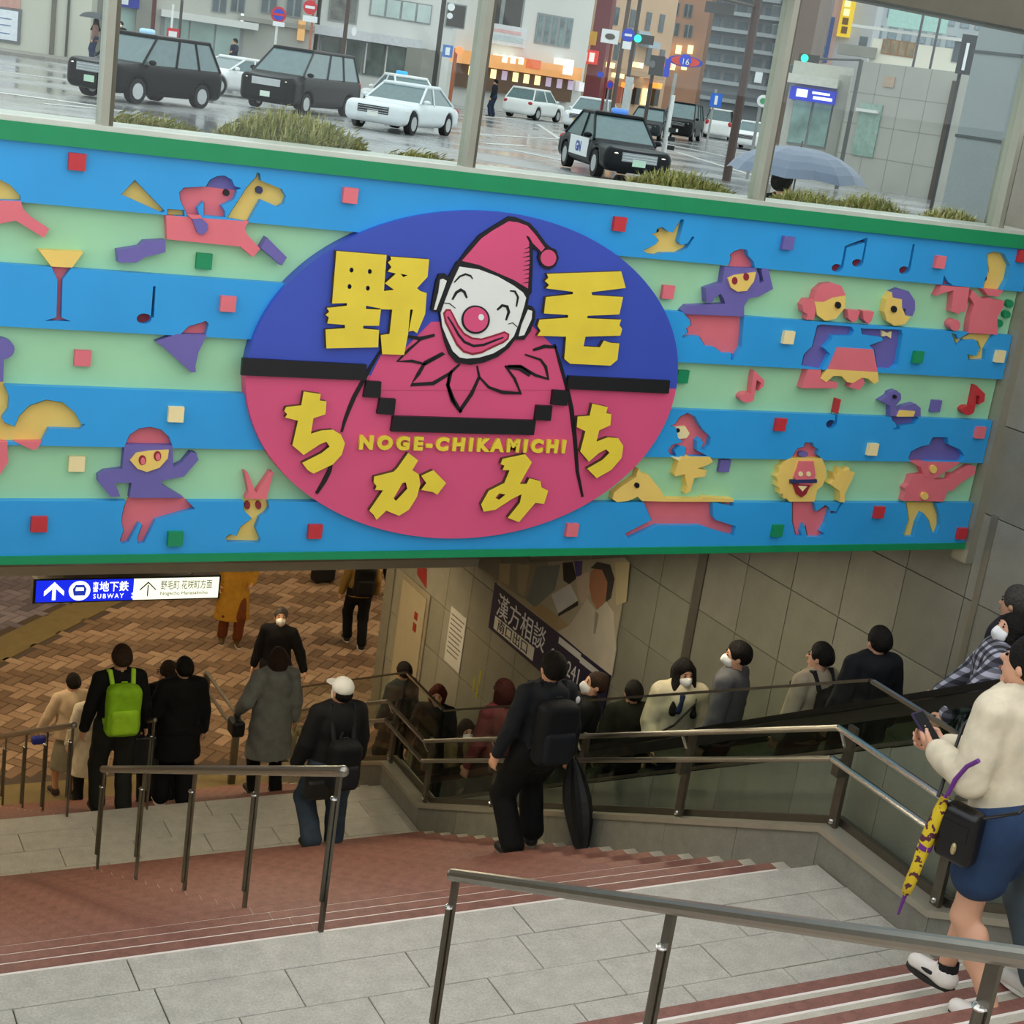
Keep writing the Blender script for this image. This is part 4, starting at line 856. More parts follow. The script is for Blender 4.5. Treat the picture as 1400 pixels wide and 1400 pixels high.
    if mask:
        mm = [('e', hp(0, 0.030, 1.552), (0.066, 0.082, 0.062), 0.01), ('c', hp(0, 0.10, 1.58), hp(0, 0.105, 1.55), 0.016, 0.02, 1, 0.03), ('-e', hp(0, -0.06, 1.56), (0.12, 0.10, 0.15), 0.01)]
        sdf_obj('face_mask', mm, MASKW, root, 0.010, scale=s)
    else:
        e = MB().ell((0, 0, 0), (0.022, 0.006, 0.005), 8, 6); e.v = [tuple((Vector(hp(0, 0.096, 1.534)) + Vector(v)) * s) for v in e.v]; e.build('mouth', mat('a85850', 0.5), root)
    # ---- hair or cap
    face_cut = [('-e', hp(0, 0.125, 1.560), (0.078, 0.105, 0.098), 0.01)]
    if hair == 'cap':
        sdf_obj('cap', [('e', hp(0, -0.010, 1.648), (0.094, 0.112, 0.092), 0.02), ('-b', hp(0, 0, 1.50), (0.3, 0.3, 0.115), 0.005, 0.01)] + [('e', hp(0, 0.13, 1.628), (0.065, 0.075, 0.012), 0.01)], hc or MASKW, root, 0.012, scale=s)
        sdf_obj('hair', [('e', hp(0, -0.03, 1.600), (0.083, 0.088, 0.080), 0.02)] + face_cut, HAIRK, root, 0.013, scale=s)
    else:
        hs = [('e', hp(0, -0.020, 1.640), (0.094, 0.110, 0.098), 0.03), ('e', hp(0, -0.052, 1.598), (0.078, 0.068, 0.070), 0.03)]
        if hair == 'bob': hs += [('e', hp(0, -0.055, 1.575), (0.078, 0.070, 0.085), 0.04), ('c', hp(-0.07, -0.02, 1.62), hp(-0.068, 0.0, 1.53), 0.045, 0.035, 1, 0.03), ('c', hp(0.07, -0.02, 1.62), hp(0.068, 0.0, 1.53), 0.045, 0.035, 1, 0.03), ('e', hp(0, -0.05, 1.55), (0.09, 0.075, 0.10), 0.04)]
        if hair == 'long': hs += [('c', hp(-0.075, -0.01, 1.62), Ln((-0.095, 0.15, 1.27)), 0.042, 0.035, 1, 0.03), ('c', hp(0.075, -0.01, 1.62), Ln((0.095, 0.15, 1.27)), 0.042, 0.035, 1, 0.03), ('c', hp(0, -0.06, 1.60), Ln((0, -0.17, 1.28)), 0.085, 0.06, 0.8, 0.04)]
        if hair == 'bun': hs += [('e', hp(0, -0.115, 1.63), (0.042, 0.042, 0.045), 0.02)]
        if hair == 'tied': hs += [('c', hp(0, -0.09, 1.60), Ln((0, -0.13, 1.36)), 0.045, 0.03, 1, 0.03)]
        sdf_obj('hair', hs + face_cut, hcm, root, 0.013, scale=s, fold=0.006)
    # ---- clothing
    tc, hem, loose = top
    tm = topmat or cloth(tc)
    w = loose
    T = [('e', Ln((0, -0.005, 1.33)), (0.160 + w * 0.8, 0.115 + w, 0.16 + w), 0.03), ('c', Ln((-0.13, 0, 1.415)), Ln((0.13, 0, 1.415)), 0.062 + w * 0.5, 0.062 + w * 0.5, 1, 0.05)]
    flare = max(0, (0.95 - hem)) * 0.12
    T += [('c', Ln((0, -0.004, 1.25)), (0, -0.006, hem - 0.12), 0.150 + w, 0.165 + w * 1.1 + flare, 0.72, 0.04)]
    for sd in 'LR':
        sh, el, wr = J['sh' + sd], J['el' + sd], J['wr' + sd]
        e2 = el.lerp(wr, max(0.05, sleeve * 0.96)) if sleeve < 1 else wr - (wr - el).normalized() * 0.02
        T += [('c', tuple(sh), tuple(el), 0.064 + w * 0.6, 0.052 + w * 0.65, 1, 0.018), ('c', tuple(el), tuple(e2), 0.052 + w * 0.65, 0.040 + w * 0.5, 1, 0.012)]
    if collar: T += [('c', tuple(nb + Vector((0, -0.012, -0.03))), tuple(nb + Vector((0, -0.006, 0.02))), 0.080, 0.072, 1, 0.03)]
    if hood: T += [('e', Ln((0, -0.105, 1.42)), (0.125, 0.075, 0.085), 0.04), ('c', Ln((-0.09, -0.04, 1.455)), Ln((0.09, -0.04, 1.455)), 0.045, 0.045, 1, 0.03)]
    T += [('-c', tuple(nb + Vector((0, 0.0, 0.01))), tuple(nb + Vector((0, 0.02, 0.3))), 0.060, 0.075, 1, 0.01)]
    if all(J['wr' + q].z > hem + 0.02 for q in 'LR'):
        sdf_obj('coat' if hem < 0.7 else 'jacket', T, tm, root, res, cut=[(2, hem, -1)], fold=fold, scale=s)
    else: _split_top(T, tm, root, res, hem, fold, s, J, w, sleeve)
    kind, bc, bw = bottom
    bm = botmat or cloth(bc)
    if kind in ('trousers', 'shorts'):
        L = [('e', (0, -0.012, 0.955), (0.168 + bw, 0.122 + bw, 0.13), 0.03), ('c', (0, 0, 1.08 if kind == 'trousers' else 1.0), (0, -0.01, 0.96), 0.14 + bw * 0.5, 0.155 + bw * 0.6, 0.72, 0.04)]
        for sd in 'LR':
            hip, kn, an = J['hip' + sd], J['kn' + sd], J['an' + sd]
            if kind == 'trousers': L += [('c', tuple(hip), tuple(kn), 0.094 + bw, 0.064 + bw, 1, 0.05), ('c', tuple(kn), tuple(an + Vector((0, -0.01, bw * 1.3 + 0.012))), 0.064 + bw, 0.050 + bw * 1.3, 1, 0.03)]
            else: L += [('c', tuple(hip), tuple(hip.lerp(kn, 0.50)), 0.104 + bw, 0.088 + bw, 1, 0.05)]
        sdf_obj(kind, L, bm, root, res, fold=fold, scale=s)
    else:
        hz = bw
        sdf_obj('skirt', [('c', (0, 0, 1.05), (0, 0, hz - 0.1), 0.14, 0.24, 0.75, 0.03)], bm, root, res, cut=[(2, hz, -1)], fold=fold, scale=s)
    shm = mat(shoe, 0.5, var=0.08); slm = mat(sole or 'd8d4cc', 0.6)
    for sd, f in (('L', fL), ('R', fR)):
        sx = -1 if sd == 'L' else 1; an = J['an' + sd]; zf = an.z - 0.085
        x, y = an.x, an.y
        o = sdf_obj('shoe', [('c', (x, y - 0.025, zf + 0.05), (x + sx * 0.015, y + 0.15, zf + 0.038), 0.046, 0.040, 1, 0.03), ('c', (x, y - 0.01, zf + 0.05), (x, y, zf + 0.10), 0.046, 0.042, 1, 0.03), ('-c', (x, y, zf + 0.10), (x, y, zf + 0.2), 0.034, 0.04, 1, 0.01)], shm, root, 0.012, cut=[(2, zf + 0.018, -1)], scale=s)
        b = MB(); pl = [(x + sx * 0.008 * max(0, t) + 0.044 * math.cos(a) * (1 if math.sin(a) > 0 else 0.9), y + 0.06 + 0.13 * math.sin(a)) for a, t in ((2 * math.pi * i / 14, math.sin(2 * math.pi * i / 14)) for i in range(14))]
        b.prism(pl, zf, zf + 0.022, lambda u, v, w: (u * s, v * s, w * s)); b.build('sole', slm, o)
    ANON.append((root, J, s))
    return root
def _split_top(T, tm, root, res, hem, fold, s, J, w, sleeve):
    """a jacket whose sleeves hang below its hem: trunk cut at the hem, sleeves kept whole"""
    trunk = T[:3] + T[7:]
    n0 = sdf_obj('jacket', trunk + [T[3], T[5]], tm, root, res, cut=[(2, hem, -1)], fold=fold, scale=s)
    for i, sd in enumerate('LR'):
        sdf_obj('sleeve', [T[3 + 2 * i], T[4 + 2 * i]], tm, root, res, fold=fold * 0.7, scale=s)
    return n0
def worn(name, label, cat, host, build):
    """something carried: a thing of its own, standing in the carrier's frame"""
    e = empty(name, tuple(host.location), host.rotation_euler[2], label, cat)
    build(e); return e
def backpack(host, label, c1, c2, s=1.0, z=1.20, size=(0.15, 0.085, 0.23), y=-0.215, c3=None):
    def b(e):
        m1 = cloth(c1, 0.7); m2 = cloth(c2, 0.7)
        sdf_obj('pack', [('b', (0, y, z), size, 0.06, 0.02), ('e', (0, y, z + size[2] * 0.7), (size[0] * 0.9, size[1] * 0.9, size[2] * 0.4), 0.03)], m1, e, 0.013, fold=0.003, scale=s)
        sdf_obj('pocket', [('b', (0, y - size[1] * 0.8, z - size[2] * 0.35), (size[0] * 0.8, size[1] * 0.5, size[2] * 0.5), 0.035, 0.02)], m2, e, 0.013, scale=s)
        for sx in (-1, 1):
            MB().tube([Vector(p) * s for p in ((sx * 0.09, y + 0.06, z + 0.2), (sx * 0.105, -0.06, 1.50), (sx * 0.115, 0.06, 1.455), (sx * 0.125, 0.135, 1.33), (sx * 0.14, 0.10, 1.15), (sx * 0.13, y + 0.08, z - 0.16))], 0.022 * s, 8).build('strap', m2 if c3 is None else cloth(c3), e)
        MB().tube([Vector(p) * s for p in ((-0.035, y + 0.03, z + size[2] * 0.95), (-0.02, y + 0.02, z + size[2] * 1.12), (0.02, y + 0.02, z + size[2] * 1.12), (0.035, y + 0.03, z + size[2] * 0.95))], 0.008 * s, 6).build('loop', m2, e)
    return worn('backpack', label, 'backpack', host, b)
def handbag(host, label, cat, c, at, size, strap=None, sc=1.0, name='handbag', pocket=True):
    def b(e):
        m = mat(c, 0.5, var=0.08)
        sdf_obj('bag_body', [('b', at, size, min(size) * 0.5, 0.02)], m, e, 0.012, scale=sc)
        if strap: MB().tube([Vector(p) * sc for p in strap], 0.010 * sc, 6).build('strap', m, e)
        if pocket: MB().box(at[0] - size[0] * .8, at[1] - size[1] * .98 - 0.006, at[2] - size[2] * .6, at[0] + size[0] * .8, at[1] - size[1] * .9, at[2] + size[2] * .2).build('flap', m, e)
    return worn(name, label, cat, host, b)
# ================================================================== WHO IS THERE
def tz2(y): return tread_z(y, 6.67, ZL1)
def tz3(y): return max(0.0, tread_z(y, 13.2, ZL2))
D2R = math.pi / 180
# ---- main figure: black hooded jacket, backpack, umbrella
pm = person('man in black hooded jacket and wide trousers walking down the red steps with umbrella', (5.80, 9.50, 2.80), 0, 1.83, 'short', top=('1d2026', 0.84, 0.016), bottom=('trousers', '0e0e10', 0.03), shoe='16161a', sole='8a8478',
            feet=((-0.13, -0.06, 0.08), (0.13, 0.12, 0.08)), hands=((-0.31, 0.08, 0.82), (0.31, 0.02, 0.84)), hood=True, res=0.013, head=(-0.15, 0))
sc = 1.83 / 1.72
backpack(pm, 'black backpack worn by the man on the red steps', '15171c', '1c1f26', sc, 1.17, (0.155, 0.085, 0.24), -0.205)
def logo(e):
    m = mat('e8e8ea', 0.5); MB().ell((0.17 * sc, -0.165 * sc, 1.40 * sc), (0.02, 0.012, 0.03), 10, 6).build('badge', m, e)
def umb_b(e):
    m = mat('0d0d0f', 0.6, var=0.1); top = Vector((0.31, -0.02, 0.86)) * sc; tip = Vector((0.34, -0.30, 0.18)) * sc
    b = MB(); d = tip - top; n = 14; vs = []
    for i in range(9):
        t = i / 8; r = (0.02 + 0.15 * math.sin(math.pi * min(1, t * 1.25) * 0.62) * (1 - t) ** 0.55 + 0.004) if i < 8 else 0.004
        for j in range(n):
            a = 2 * math.pi * j / n; rr = r * (1 + 0.22 * (j % 2) * (t < 0.9))
            vs.append(top + d * t + Vector((math.cos(a) * rr * 0.8, math.sin(a) * rr, 0)))
    b.add(vs, [(i * n + j, i * n + (j + 1) % n, (i + 1) * n + (j + 1) % n, (i + 1) * n + j) for i in range(8) for j in range(n)]).build('canopy', m, e)
    MB().tube([top + (top - tip) * 0.12, top, tip, tip + d * 0.08], 0.008, 6).build('shaft', mat('5a4a3a', 0.5), e)
    MB().tube([top + (top - tip) * 0.12, top + (top - tip) * 0.18 + Vector((0, 0.02, 0)), top + (top - tip) * 0.16 + Vector((0, 0.05, 0)), top + (top - tip) * 0.10 + Vector((0, 0.055, 0))], 0.011, 8).build('handle', m, e)
worn('umbrella', 'furled black umbrella hanging at the side of man on red steps', 'umbrella', pm, umb_b)
logo(pm)

# ---- man in white cap stepping onto the lower landing
pc = person('man in white cap, dark jacket and jeans stepping off the red flight', (5.10, 11.85, 1.64), 0, 1.80, 'cap', MASKW, top=('1d1d20', 0.74, 0.045), bottom=('trousers', '3a4656', 0.03), shoe='1c1916', sole='2a2622', mask=True,
            feet=((-0.14, -0.06, 0.10), (0.14, 0.10, -0.02)), hands=((-0.30, 0.10, 0.86), (0.29, 0.12, 0.90)), res=0.014, head=(-0.1, 0.25))
backpack(pc, 'black rucksack with grey stripe slung low on capped man', '17181c', '222329', 1.8 / 1.72, 1.02, (0.14, 0.09, 0.22), -0.25)
handbag(pc, 'small black shoulder bag at the hip of the capped man', 'bag', '131315', (-0.16, -0.17, 0.78), (0.13, 0.06, 0.09), [(-0.16, -0.17, 0.86), (-0.05, -0.20, 1.2), (0.08, -0.08, 1.47)], 1.8 / 1.72, 'shoulder_bag')
# ---- people on the lowest flight
pg = person('man in black jumper with bright green backpack on the lowest flight', (3.50, 13.36, 1.44), 0, 1.77, 'short', HAIRB, top=('101012', 0.88, 0.02), bottom=('trousers', '23231f', 0.02), shoe='2a2a2a', sole='cfcabd',
            hands=((-0.29, 0.06, 0.83), (0.30, 0.05, 0.84)), res=0.014)
backpack(pg, 'lime green backpack with grey top worn on the lowest flight', '86b81e', '9ccc2a', 1.77 / 1.72, 1.17, (0.155, 0.09, 0.24), -0.20, c3='a8d83a')
handbag(pg, 'black carrier bag hanging from the right hand beside green backpack', 'bag', '101013', (0.31, 0.06, 0.60), (0.13, 0.05, 0.18), [(0.26, 0.06, 0.76), (0.30, 0.06, 0.84), (0.35, 0.06, 0.76)], 1.77 / 1.72, 'carrier_bag', False)
person('person with tied black hair in a long black coat and white shoes', (4.12, 13.40, 1.44), 0, 1.60, 'bun', top=('0c0c0e', 0.62, 0.05), bottom=('trousers', '0b0b0d', 0.04), shoe='e9e6df', sole='f2f0ea', hands=((-0.33, 0.10, 0.86), (0.28, 0.04, 0.84)), res=0.014, collar=True)
person('companion half hidden in front of the long black coat', (4.20, 14.2, 0.96), 0, 1.70, 'short', HAIRB, top=('151518', 0.80, 0.03), bottom=('trousers', '15151a', 0.03), head=(0, 0.9), res=0.016)
ph = person('woman in a long grey hooded coat with paper bag on the lowest flight', (5.30, 14.05, 1.12), 0, 1.70, 'bob', HAIRB, top=('7b7d79', 0.50, 0.045), bottom=('trousers', '111113', 0.012), shoe='0f0f10', hands=((-0.32, 0.12, 0.98), (0.29, 0.05, 0.82)), hood=True, res=0.014, fold=0.006)
handbag(ph, 'black handbag on the arm of the grey hooded coat', 'handbag', '0e0e10', (-0.36, 0.05, 0.83), (0.07, 0.11, 0.09), [(-0.36, -0.02, 0.92), (-0.33, 0.06, 1.02), (-0.36, 0.14, 0.92)], 1.7 / 1.72)
def paper(e):
    m = mat('c9bd92', 0.8, var=0.05)
    MB().add([Vector(p) for p in ((0.27, -0.06, 0.36), (0.37, -0.06, 0.36), (0.37, 0.18, 0.36), (0.27, 0.18, 0.36), (0.28, -0.08, 0.72), (0.36, -0.08, 0.72), (0.36, 0.20, 0.72), (0.28, 0.20, 0.72))], [(0, 3, 2, 1), (0, 1, 5, 4), (1, 2, 6, 5), (2, 3, 7, 6), (3, 0, 4, 7)]).build('bag_body', m, e)
    for x in (0.285, 0.355): MB().tube([(x, 0.0, 0.72), (0.31, 0.03, 0.82), (0.31, 0.09, 0.82), (x, 0.12, 0.72)], 0.005, 6).build('handle', m, e)
worn('paper_bag', 'cream paper bag carried beside the grey hooded coat', 'bag', ph, paper)
pw = person('woman in cream jumper and grey skirt at the foot of stairs', (3.80, 16.55, 0.0), 0.15, 1.55, 'bun', top=('cbb79c', 0.86, 0.03), bottom=('skirt', '8d8878', 0.42), shoe='3a2a22', hands=((-0.34, 0.16, 0.90), (0.25, 0.12, 0.95)), res=0.015)
handbag(pw, 'folded blue umbrella pouch held by the woman in cream', 'pouch', '1d2f9a', (-0.34, 0.12, 0.80), (0.10, 0.05, 0.05), None, 0.9, 'pouch', False)
person('person in long off-white coat half hidden behind green backpack', (3.92, 15.95, 0.16), 0, 1.50, 'short', top=('cfc6b4', 0.50, 0.04), bottom=('trousers', '16161a', 0.01), res=0.016)
# ---- people out on the concourse
person('man in black with white mask looking back on the concourse', (6.76, 17.97, 0.0), 150 * D2R, 1.70, 'short', HAIRG, top=('0b0b0e', 0.80, 0.03), bottom=('trousers', '15151a', 0.03), hands=((-0.40, 0.05, 0.90), (0.30, 0.04, 0.84)), mask=True, res=0.016, head=(-0.25, 0.2))
yl = person('person in long mustard coat walking on the concourse', (7.10, 20.95, 0.0), 170 * D2R, 1.68, 'long', top=('b98a2e', 0.42, 0.05), bottom=('trousers', '6e3a1c', 0.02), shoe='5a4526', hands=((-0.22, 0.16, 1.05), (0.28, 0.12, 1.0)), res=0.016)
handbag(yl, 'black handbag beside the mustard coat', 'handbag', '0d0d0f', (0.36, 0.02, 0.86), (0.13, 0.07, 0.12), None, 1.0, pocket=False)
bp = person('person in beige coat and black trousers walking away on the concourse', (8.98, 20.60, 0.0), -8 * D2R, 1.70, 'short', top=('8d7038', 0.86, 0.03), bottom=('trousers', '0c0c10', 0.02), feet=((-0.08, 0.16, 0.03), (0.09, -0.12, 0.0)), res=0.016)
backpack(bp, 'black backpack of the walker in beige coat', '0e0e10', '18181a', 1.0, 1.15, (0.16, 0.08, 0.24), -0.2)
person('dark clothed walker furthest right on the concourse', (10.25, 22.65, 0.0), 0.3, 1.70, 'short', top=('18181c', 0.86, 0.02), bottom=('trousers', '0c0c10', 0.02), feet=((-0.08, 0.2, 0.03), (0.09, -0.16, 0.0)), res=0.018)
sb = empty('travel_bag', (9.52, 23.5, 0.0), 0.2, 'small black travel bag far back on the concourse', 'bag')
sdf_obj('bag_body', [('b', (0, 0, 0.22), (0.2, 0.12, 0.2), 0.06, 0.02)], mat('0c0c0e', 0.6), sb, 0.015, cut=[(2, 0.0, -1)]); MB().tube([(-0.1, 0, 0.42), (-0.08, 0, 0.58), (0.08, 0, 0.58), (0.1, 0, 0.42)], 0.012, 6).build('handle', mat('0c0c0e', 0.6), sb)

# ---- riders of the escalator
def rider(label, px, py, X, yaw=0.0, **kw):
    p = on_x(px, py, X); zs = esc_z(p.y); H = min(1.88, max(1.5, p.z - zs))
    return person(label, (p.x, p.y, p.z - H), yaw, H, feet=((-0.11, 0.02, 0.0), (0.11, 0.0, 0.0)), **kw), H
r, H = rider('masked woman with long black hair in cream jacket on the escalator', 938, 903, 7.25, 165 * D2R, hair='long', top=('c9c0a4', 0.80, 0.06), bottom=('trousers', '1c2436', 0.03), mask=True, hands=((-0.26, 0.10, 0.86), (0.24, 0.16, 0.92)), res=0.013, head=(0.05, 0.15))
def scarf(e): sdf_obj('scarf_wrap', [('e', (0, 0.03, 1.445), (0.10, 0.09, 0.05), 0.02), ('c', (0.02, 0.12, 1.42), (0.05, 0.16, 1.30), 0.04, 0.03, 1, 0.02)], cloth('1d2a4a'), e, 0.013, scale=H / 1.72)
worn('scarf', 'navy scarf round the neck of woman in cream jacket', 'scarf', r, scarf)
handbag(r, 'black crossbody strap bag of the woman in cream jacket', 'bag', '101012', (0.30, 0.02, 0.86), (0.06, 0.11, 0.10), [(0.28, 0.05, 0.95), (0.08, 0.20, 1.18), (-0.10, 0.16, 1.38), (-0.14, 0.02, 1.50), (0.0, -0.2, 1.28), (0.26, -0.06, 0.98)], H / 1.72, 'shoulder_bag', False)
r, H = rider('masked man in grey jumper facing the woman in cream jacket', 1010, 878, 7.25, 35 * D2R, hair='short', top=('5b5b5e', 0.86, 0.035), bottom=('trousers', '1a1a1d', 0.02), mask=True, res=0.013, head=(-0.05, 0.45), collar=False)
r, H = rider('young rider in beige top with black rucksack straps on the escalator', 1125, 880, 7.25, 10 * D2R, hair='short', top=('9f917a', 0.86, 0.03), bottom=('trousers', '1a1a1d', 0.02), res=0.014, head=(0, 0.4))
backpack(r, 'black rucksack on the young rider in beige top', '141416', '1a1a1c', H / 1.72, 1.16, (0.14, 0.08, 0.22), -0.2)
r, H = rider('rider in black hooded coat by the wall near the escalator top', 1205, 858, 7.30, -5 * D2R, hair='short', top=('15161a', 0.78, 0.05), bottom=('trousers', '121214', 0.03), hood=True, res=0.014)
r, H = rider('rider in dark olive jacket with short black hair on the escalator', 868, 932, 7.25, -10 * D2R, hair='short', top=('23231c', 0.80, 0.04), bottom=('trousers', '141416', 0.03), res=0.014)
r, H = rider('brown haired masked man looking down at his phone on the escalator', 808, 918, 6.98, 60 * D2R, hair='short', hc=HAIRB, top=('17181a', 0.82, 0.03), bottom=('trousers', '141416', 0.03), mask=True, res=0.014, head=(-0.35, 0.3), hands=((-0.10, 0.32, 1.10), (0.12, 0.30, 1.08)))
r, H = rider('rider with reddish brown hair and pink scarf behind the man in black', 690, 930, 6.98, 20 * D2R, hair='bob', hc=hairm('3a1814'), top=('6b3338', 0.80, 0.03), bottom=('trousers', '141416', 0.02), res=0.015)
r, H = rider('person with white mask riding up low on the escalator', 640, 986, 7.02, 175 * D2R, hair='long', hc=HAIRB, top=('6a5f3f', 0.80, 0.03), bottom=('trousers', '141416', 0.02), mask=True, res=0.015, hands=((-0.10, 0.28, 1.0), (0.10, 0.28, 1.0)))
p = on_x(600, 938, 7.72)
person('short rider with auburn hair in black at the escalator foot', (p.x, p.y, p.z - 1.70), 150 * D2R, 1.70, 'bob', hairm('4a1c14'), top=('121214', 0.86, 0.02), bottom=('trousers', '141416', 0.02), res=0.015)
p = on_x(553, 906, 7.70)
person('man in dark denim jacket beside the service door', (p.x, p.y, 0.012), 20 * D2R, p.z - 0.012, 'short', top=('1e2c33', 0.82, 0.03), bottom=('trousers', '15171c', 0.03), res=0.014)
# plaid shirt
def plaid():
    m = bpy.data.materials.new('m_plaid'); m.use_nodes = True; nt = m.node_tree; b = nt.nodes['Principled BSDF']; b.inputs['Roughness'].default_value = 0.9
    tc = nt.nodes.new('ShaderNodeTexCoord'); cols = []
    for d in ('X', 'Z'):
        w = nt.nodes.new('ShaderNodeTexWave'); w.bands_direction = d; w.inputs['Scale'].default_value = 5.5; nt.links.new(tc.outputs['Object'], w.inputs['Vector'])
        r = nt.nodes.new('ShaderNodeValToRGB'); r.color_ramp.elements[0].position = 0.42; r.color_ramp.elements[1].position = 0.58; r.color_ramp.elements[0].color = (0.10, 0.10, 0.12, 1); r.color_ramp.elements[1].color = (0.62, 0.62, 0.68, 1)
        nt.links.new(w.outputs['Fac'], r.inputs['Fac']); cols.append(r)
    mx = nt.nodes.new('ShaderNodeMix'); mx.data_type = 'RGBA'; mx.blend_type = 'MULTIPLY'; mx.inputs[0].default_value = 0.85
    nt.links.new(cols[0].outputs[0], mx.inputs[6]); nt.links.new(cols[1].outputs[0], mx.inputs[7]); nt.links.new(mx.outputs[2], b.inputs['Base Color']); return m
r, H = rider('masked rider in grey plaid shirt holding the escalator handrail', 1378, 838, 7.10, 50 * D2R, hair='bob', topmat=plaid(), top=('777777', 0.78, 0.05), bottom=('trousers', '15151a', 0.03), mask=True, res=0.013, head=(-0.3, 0.5), hands=((-0.34, 0.30, 0.98), (0.12, 0.32, 0.98)))
r, H = rider('black clothed rider furthest up behind the plaid shirt', 1394, 803, 7.72, 20 * D2R, hair='short', hc=HAIRG, top=('2a2730', 0.80, 0.03), bottom=('trousers', '15151a', 0.03), res=0.015)

# ---- nearest people: woman in cream fleece with phone, and the jeans beside her
FX, FY, FZ, FH = 5.42, 4.60, 4.77, 1.92
fw = person('woman in cream fleece and denim shorts looking at her phone', (FX, FY, FZ), 14 * D2R, FH, 'tied', top=('d8ccb2', 0.90, 0.038), bottom=('shorts', '2b3f5e', 0.035), shoe='e8e2da', sole='20201e', skin=SKIN,
            feet=((-0.09, -0.18, 0.04), (0.10, 0.19, -0.09)), hands=((-0.14, 0.32, 1.13), (0.00, 0.36, 1.11)), res=0.0105, head=(-0.15, 0.1), fold=0.004, lean=0.22)
ms = FH / 1.72
for o in [c for c in fw.children if c.name.startswith('shoe')]:
    c0 = np.array([v.co[:] for v in o.data.vertices]).mean(0)
    MB().tube([(c0[0], c0[1] - 0.06, c0[2] + 0.03), (c0[0], c0[1] - 0.055, c0[2] + 0.075)], 0.052, 12, False).build('sock', mat('141416', 0.8), o)
    for sx in (-1, 1): MB().ell((c0[0] + sx * 0.047, c0[1] + 0.01, c0[2] - 0.005), (0.006, 0.05, 0.012), 8, 6).build('side_stripe', mat('1a1a1c', 0.6), o)
    MB().ell((c0[0], c0[1] - 0.10, c0[2] + 0.0), (0.045, 0.02, 0.03), 8, 6).build('heel_patch', mat('d08a58', 0.6), o)
def phone(e):
    MB().box(-0.045, -0.006, -0.08, 0.045, 0.006, 0.08).build('case', mat('3a2f52', 0.4), e)
    MB().box(-0.040, -0.008, -0.074, 0.040, -0.0055, 0.074).build('screen', mat('14161c', 0.1, var=0), e)
L = Matrix.Rotation(14 * D2R, 4, 'Z') @ Vector((-0.07 * ms, 0.44 * ms, 1.18 * ms))
ep = empty('phone', (FX + L.x, FY + L.y, FZ + L.z), 14 * D2R, 'dark purple phone held in both hands of woman in cream fleece', 'phone'); phone(ep); ep.rotation_euler = (-0.9, 0, 14 * D2R)
def bagf(e):
    m = mat('0f0f11', 0.35, var=0.05)
    sdf_obj('bag_body', [('b', (-0.27, 0.06, 0.90), (0.05, 0.085, 0.12), 0.03, 0.02)], m, e, 0.010, scale=ms)
    MB().box(-0.36, 0.0, 0.99, -0.345, 0.135, 1.07).build('flap', m, e)
    MB().tube([Vector(p) * ms for p in ((-0.27, 0.02, 0.98), (-0.225, -0.14, 1.08), (-0.09, -0.175, 1.22), (0.05, -0.135, 1.37), (0.115, -0.06, 1.475), (0.13, 0.07, 1.515), (0.11, 0.22, 1.44), (-0.05, 0.28, 1.25), (-0.26, 0.20, 1.0))], 0.009, 6).build('strap', m, e)
    MB().ell((-0.36, 0.05, 0.95), (0.012, 0.014, 0.03), 8, 6).build('charm', mat('c9b98a', 0.4, metal=0.6), e)
worn('shoulder_bag', 'black leather shoulder bag at the hip of woman in cream fleece', 'handbag', fw, bagf)
UX = 5.04
pts = [on_x(x, y, UX) for x, y in ((1338, 1040), (1322, 1048), (1306, 1066), (1296, 1086))]
tip = on_x(1228, 1250, UX - 0.02); a = on_x(1292, 1090, UX); b2 = on_x(1238, 1222, UX - 0.02)
eu = empty('umbrella', tuple(tip), 0, 'furled yellow umbrella with purple pattern hanging from the forearm', 'umbrella')
um = bpy.data.materials.new('m_umb'); um.use_nodes = True
nt = um.node_tree; bs = nt.nodes['Principled BSDF']; tcn = nt.nodes.new('ShaderNodeTexCoord'); nz = nt.nodes.new('ShaderNodeTexNoise'); nz.inputs['Scale'].default_value = 26
rp = nt.nodes.new('ShaderNodeValToRGB'); rp.color_ramp.interpolation = 'CONSTANT'; rp.color_ramp.elements[0].color = (*lin('e4c62a'), 1); rp.color_ramp.elements[1].position = 0.56; rp.color_ramp.elements[1].color = (*lin('5a2a3e'), 1)
nt.links.new(tcn.outputs['Object'], nz.inputs['Vector']); nt.links.new(nz.outputs['Fac'], rp.inputs['Fac']); nt.links.new(rp.outputs[0], bs.inputs['Base Color'])
n = 12; vs = []; dv = b2 - a
for i in range(11):
    t = i / 10; r_ = 0.011 + 0.018 * math.sin(math.pi * (0.12 + 0.80 * t)) ** 0.7
    for j in range(n):
        th = 2 * math.pi * j / n + t * 2.2; rr = r_ * (1 + 0.25 * (j % 3 == 0))
        vs.append(a + dv * t + Vector((math.cos(th) * rr, math.sin(th) * rr, 0)))
MB().add(vs, [(i * n + j, i * n + (j + 1) % n, (i + 1) * n + (j + 1) % n, (i + 1) * n + j) for i in range(10) for j in range(n)] + [list(range(n)), list(range(10 * n, 11 * n))]).build('canopy', um, eu, True, True)
pur = mat('6a2a86', 0.45, var=0.05)
MB().tube(pts + [a], 0.011, 8).build('handle', pur, eu, True); MB().tube([b2, tip], 0.010, 8, r2=0.006).build('ferrule', pur, eu, True); MB().tube([a + dv * 0.45 - Vector((0, 0, 0.012)), a + dv * 0.52], 0.034, 12).build('tie_band', pur, eu, True)
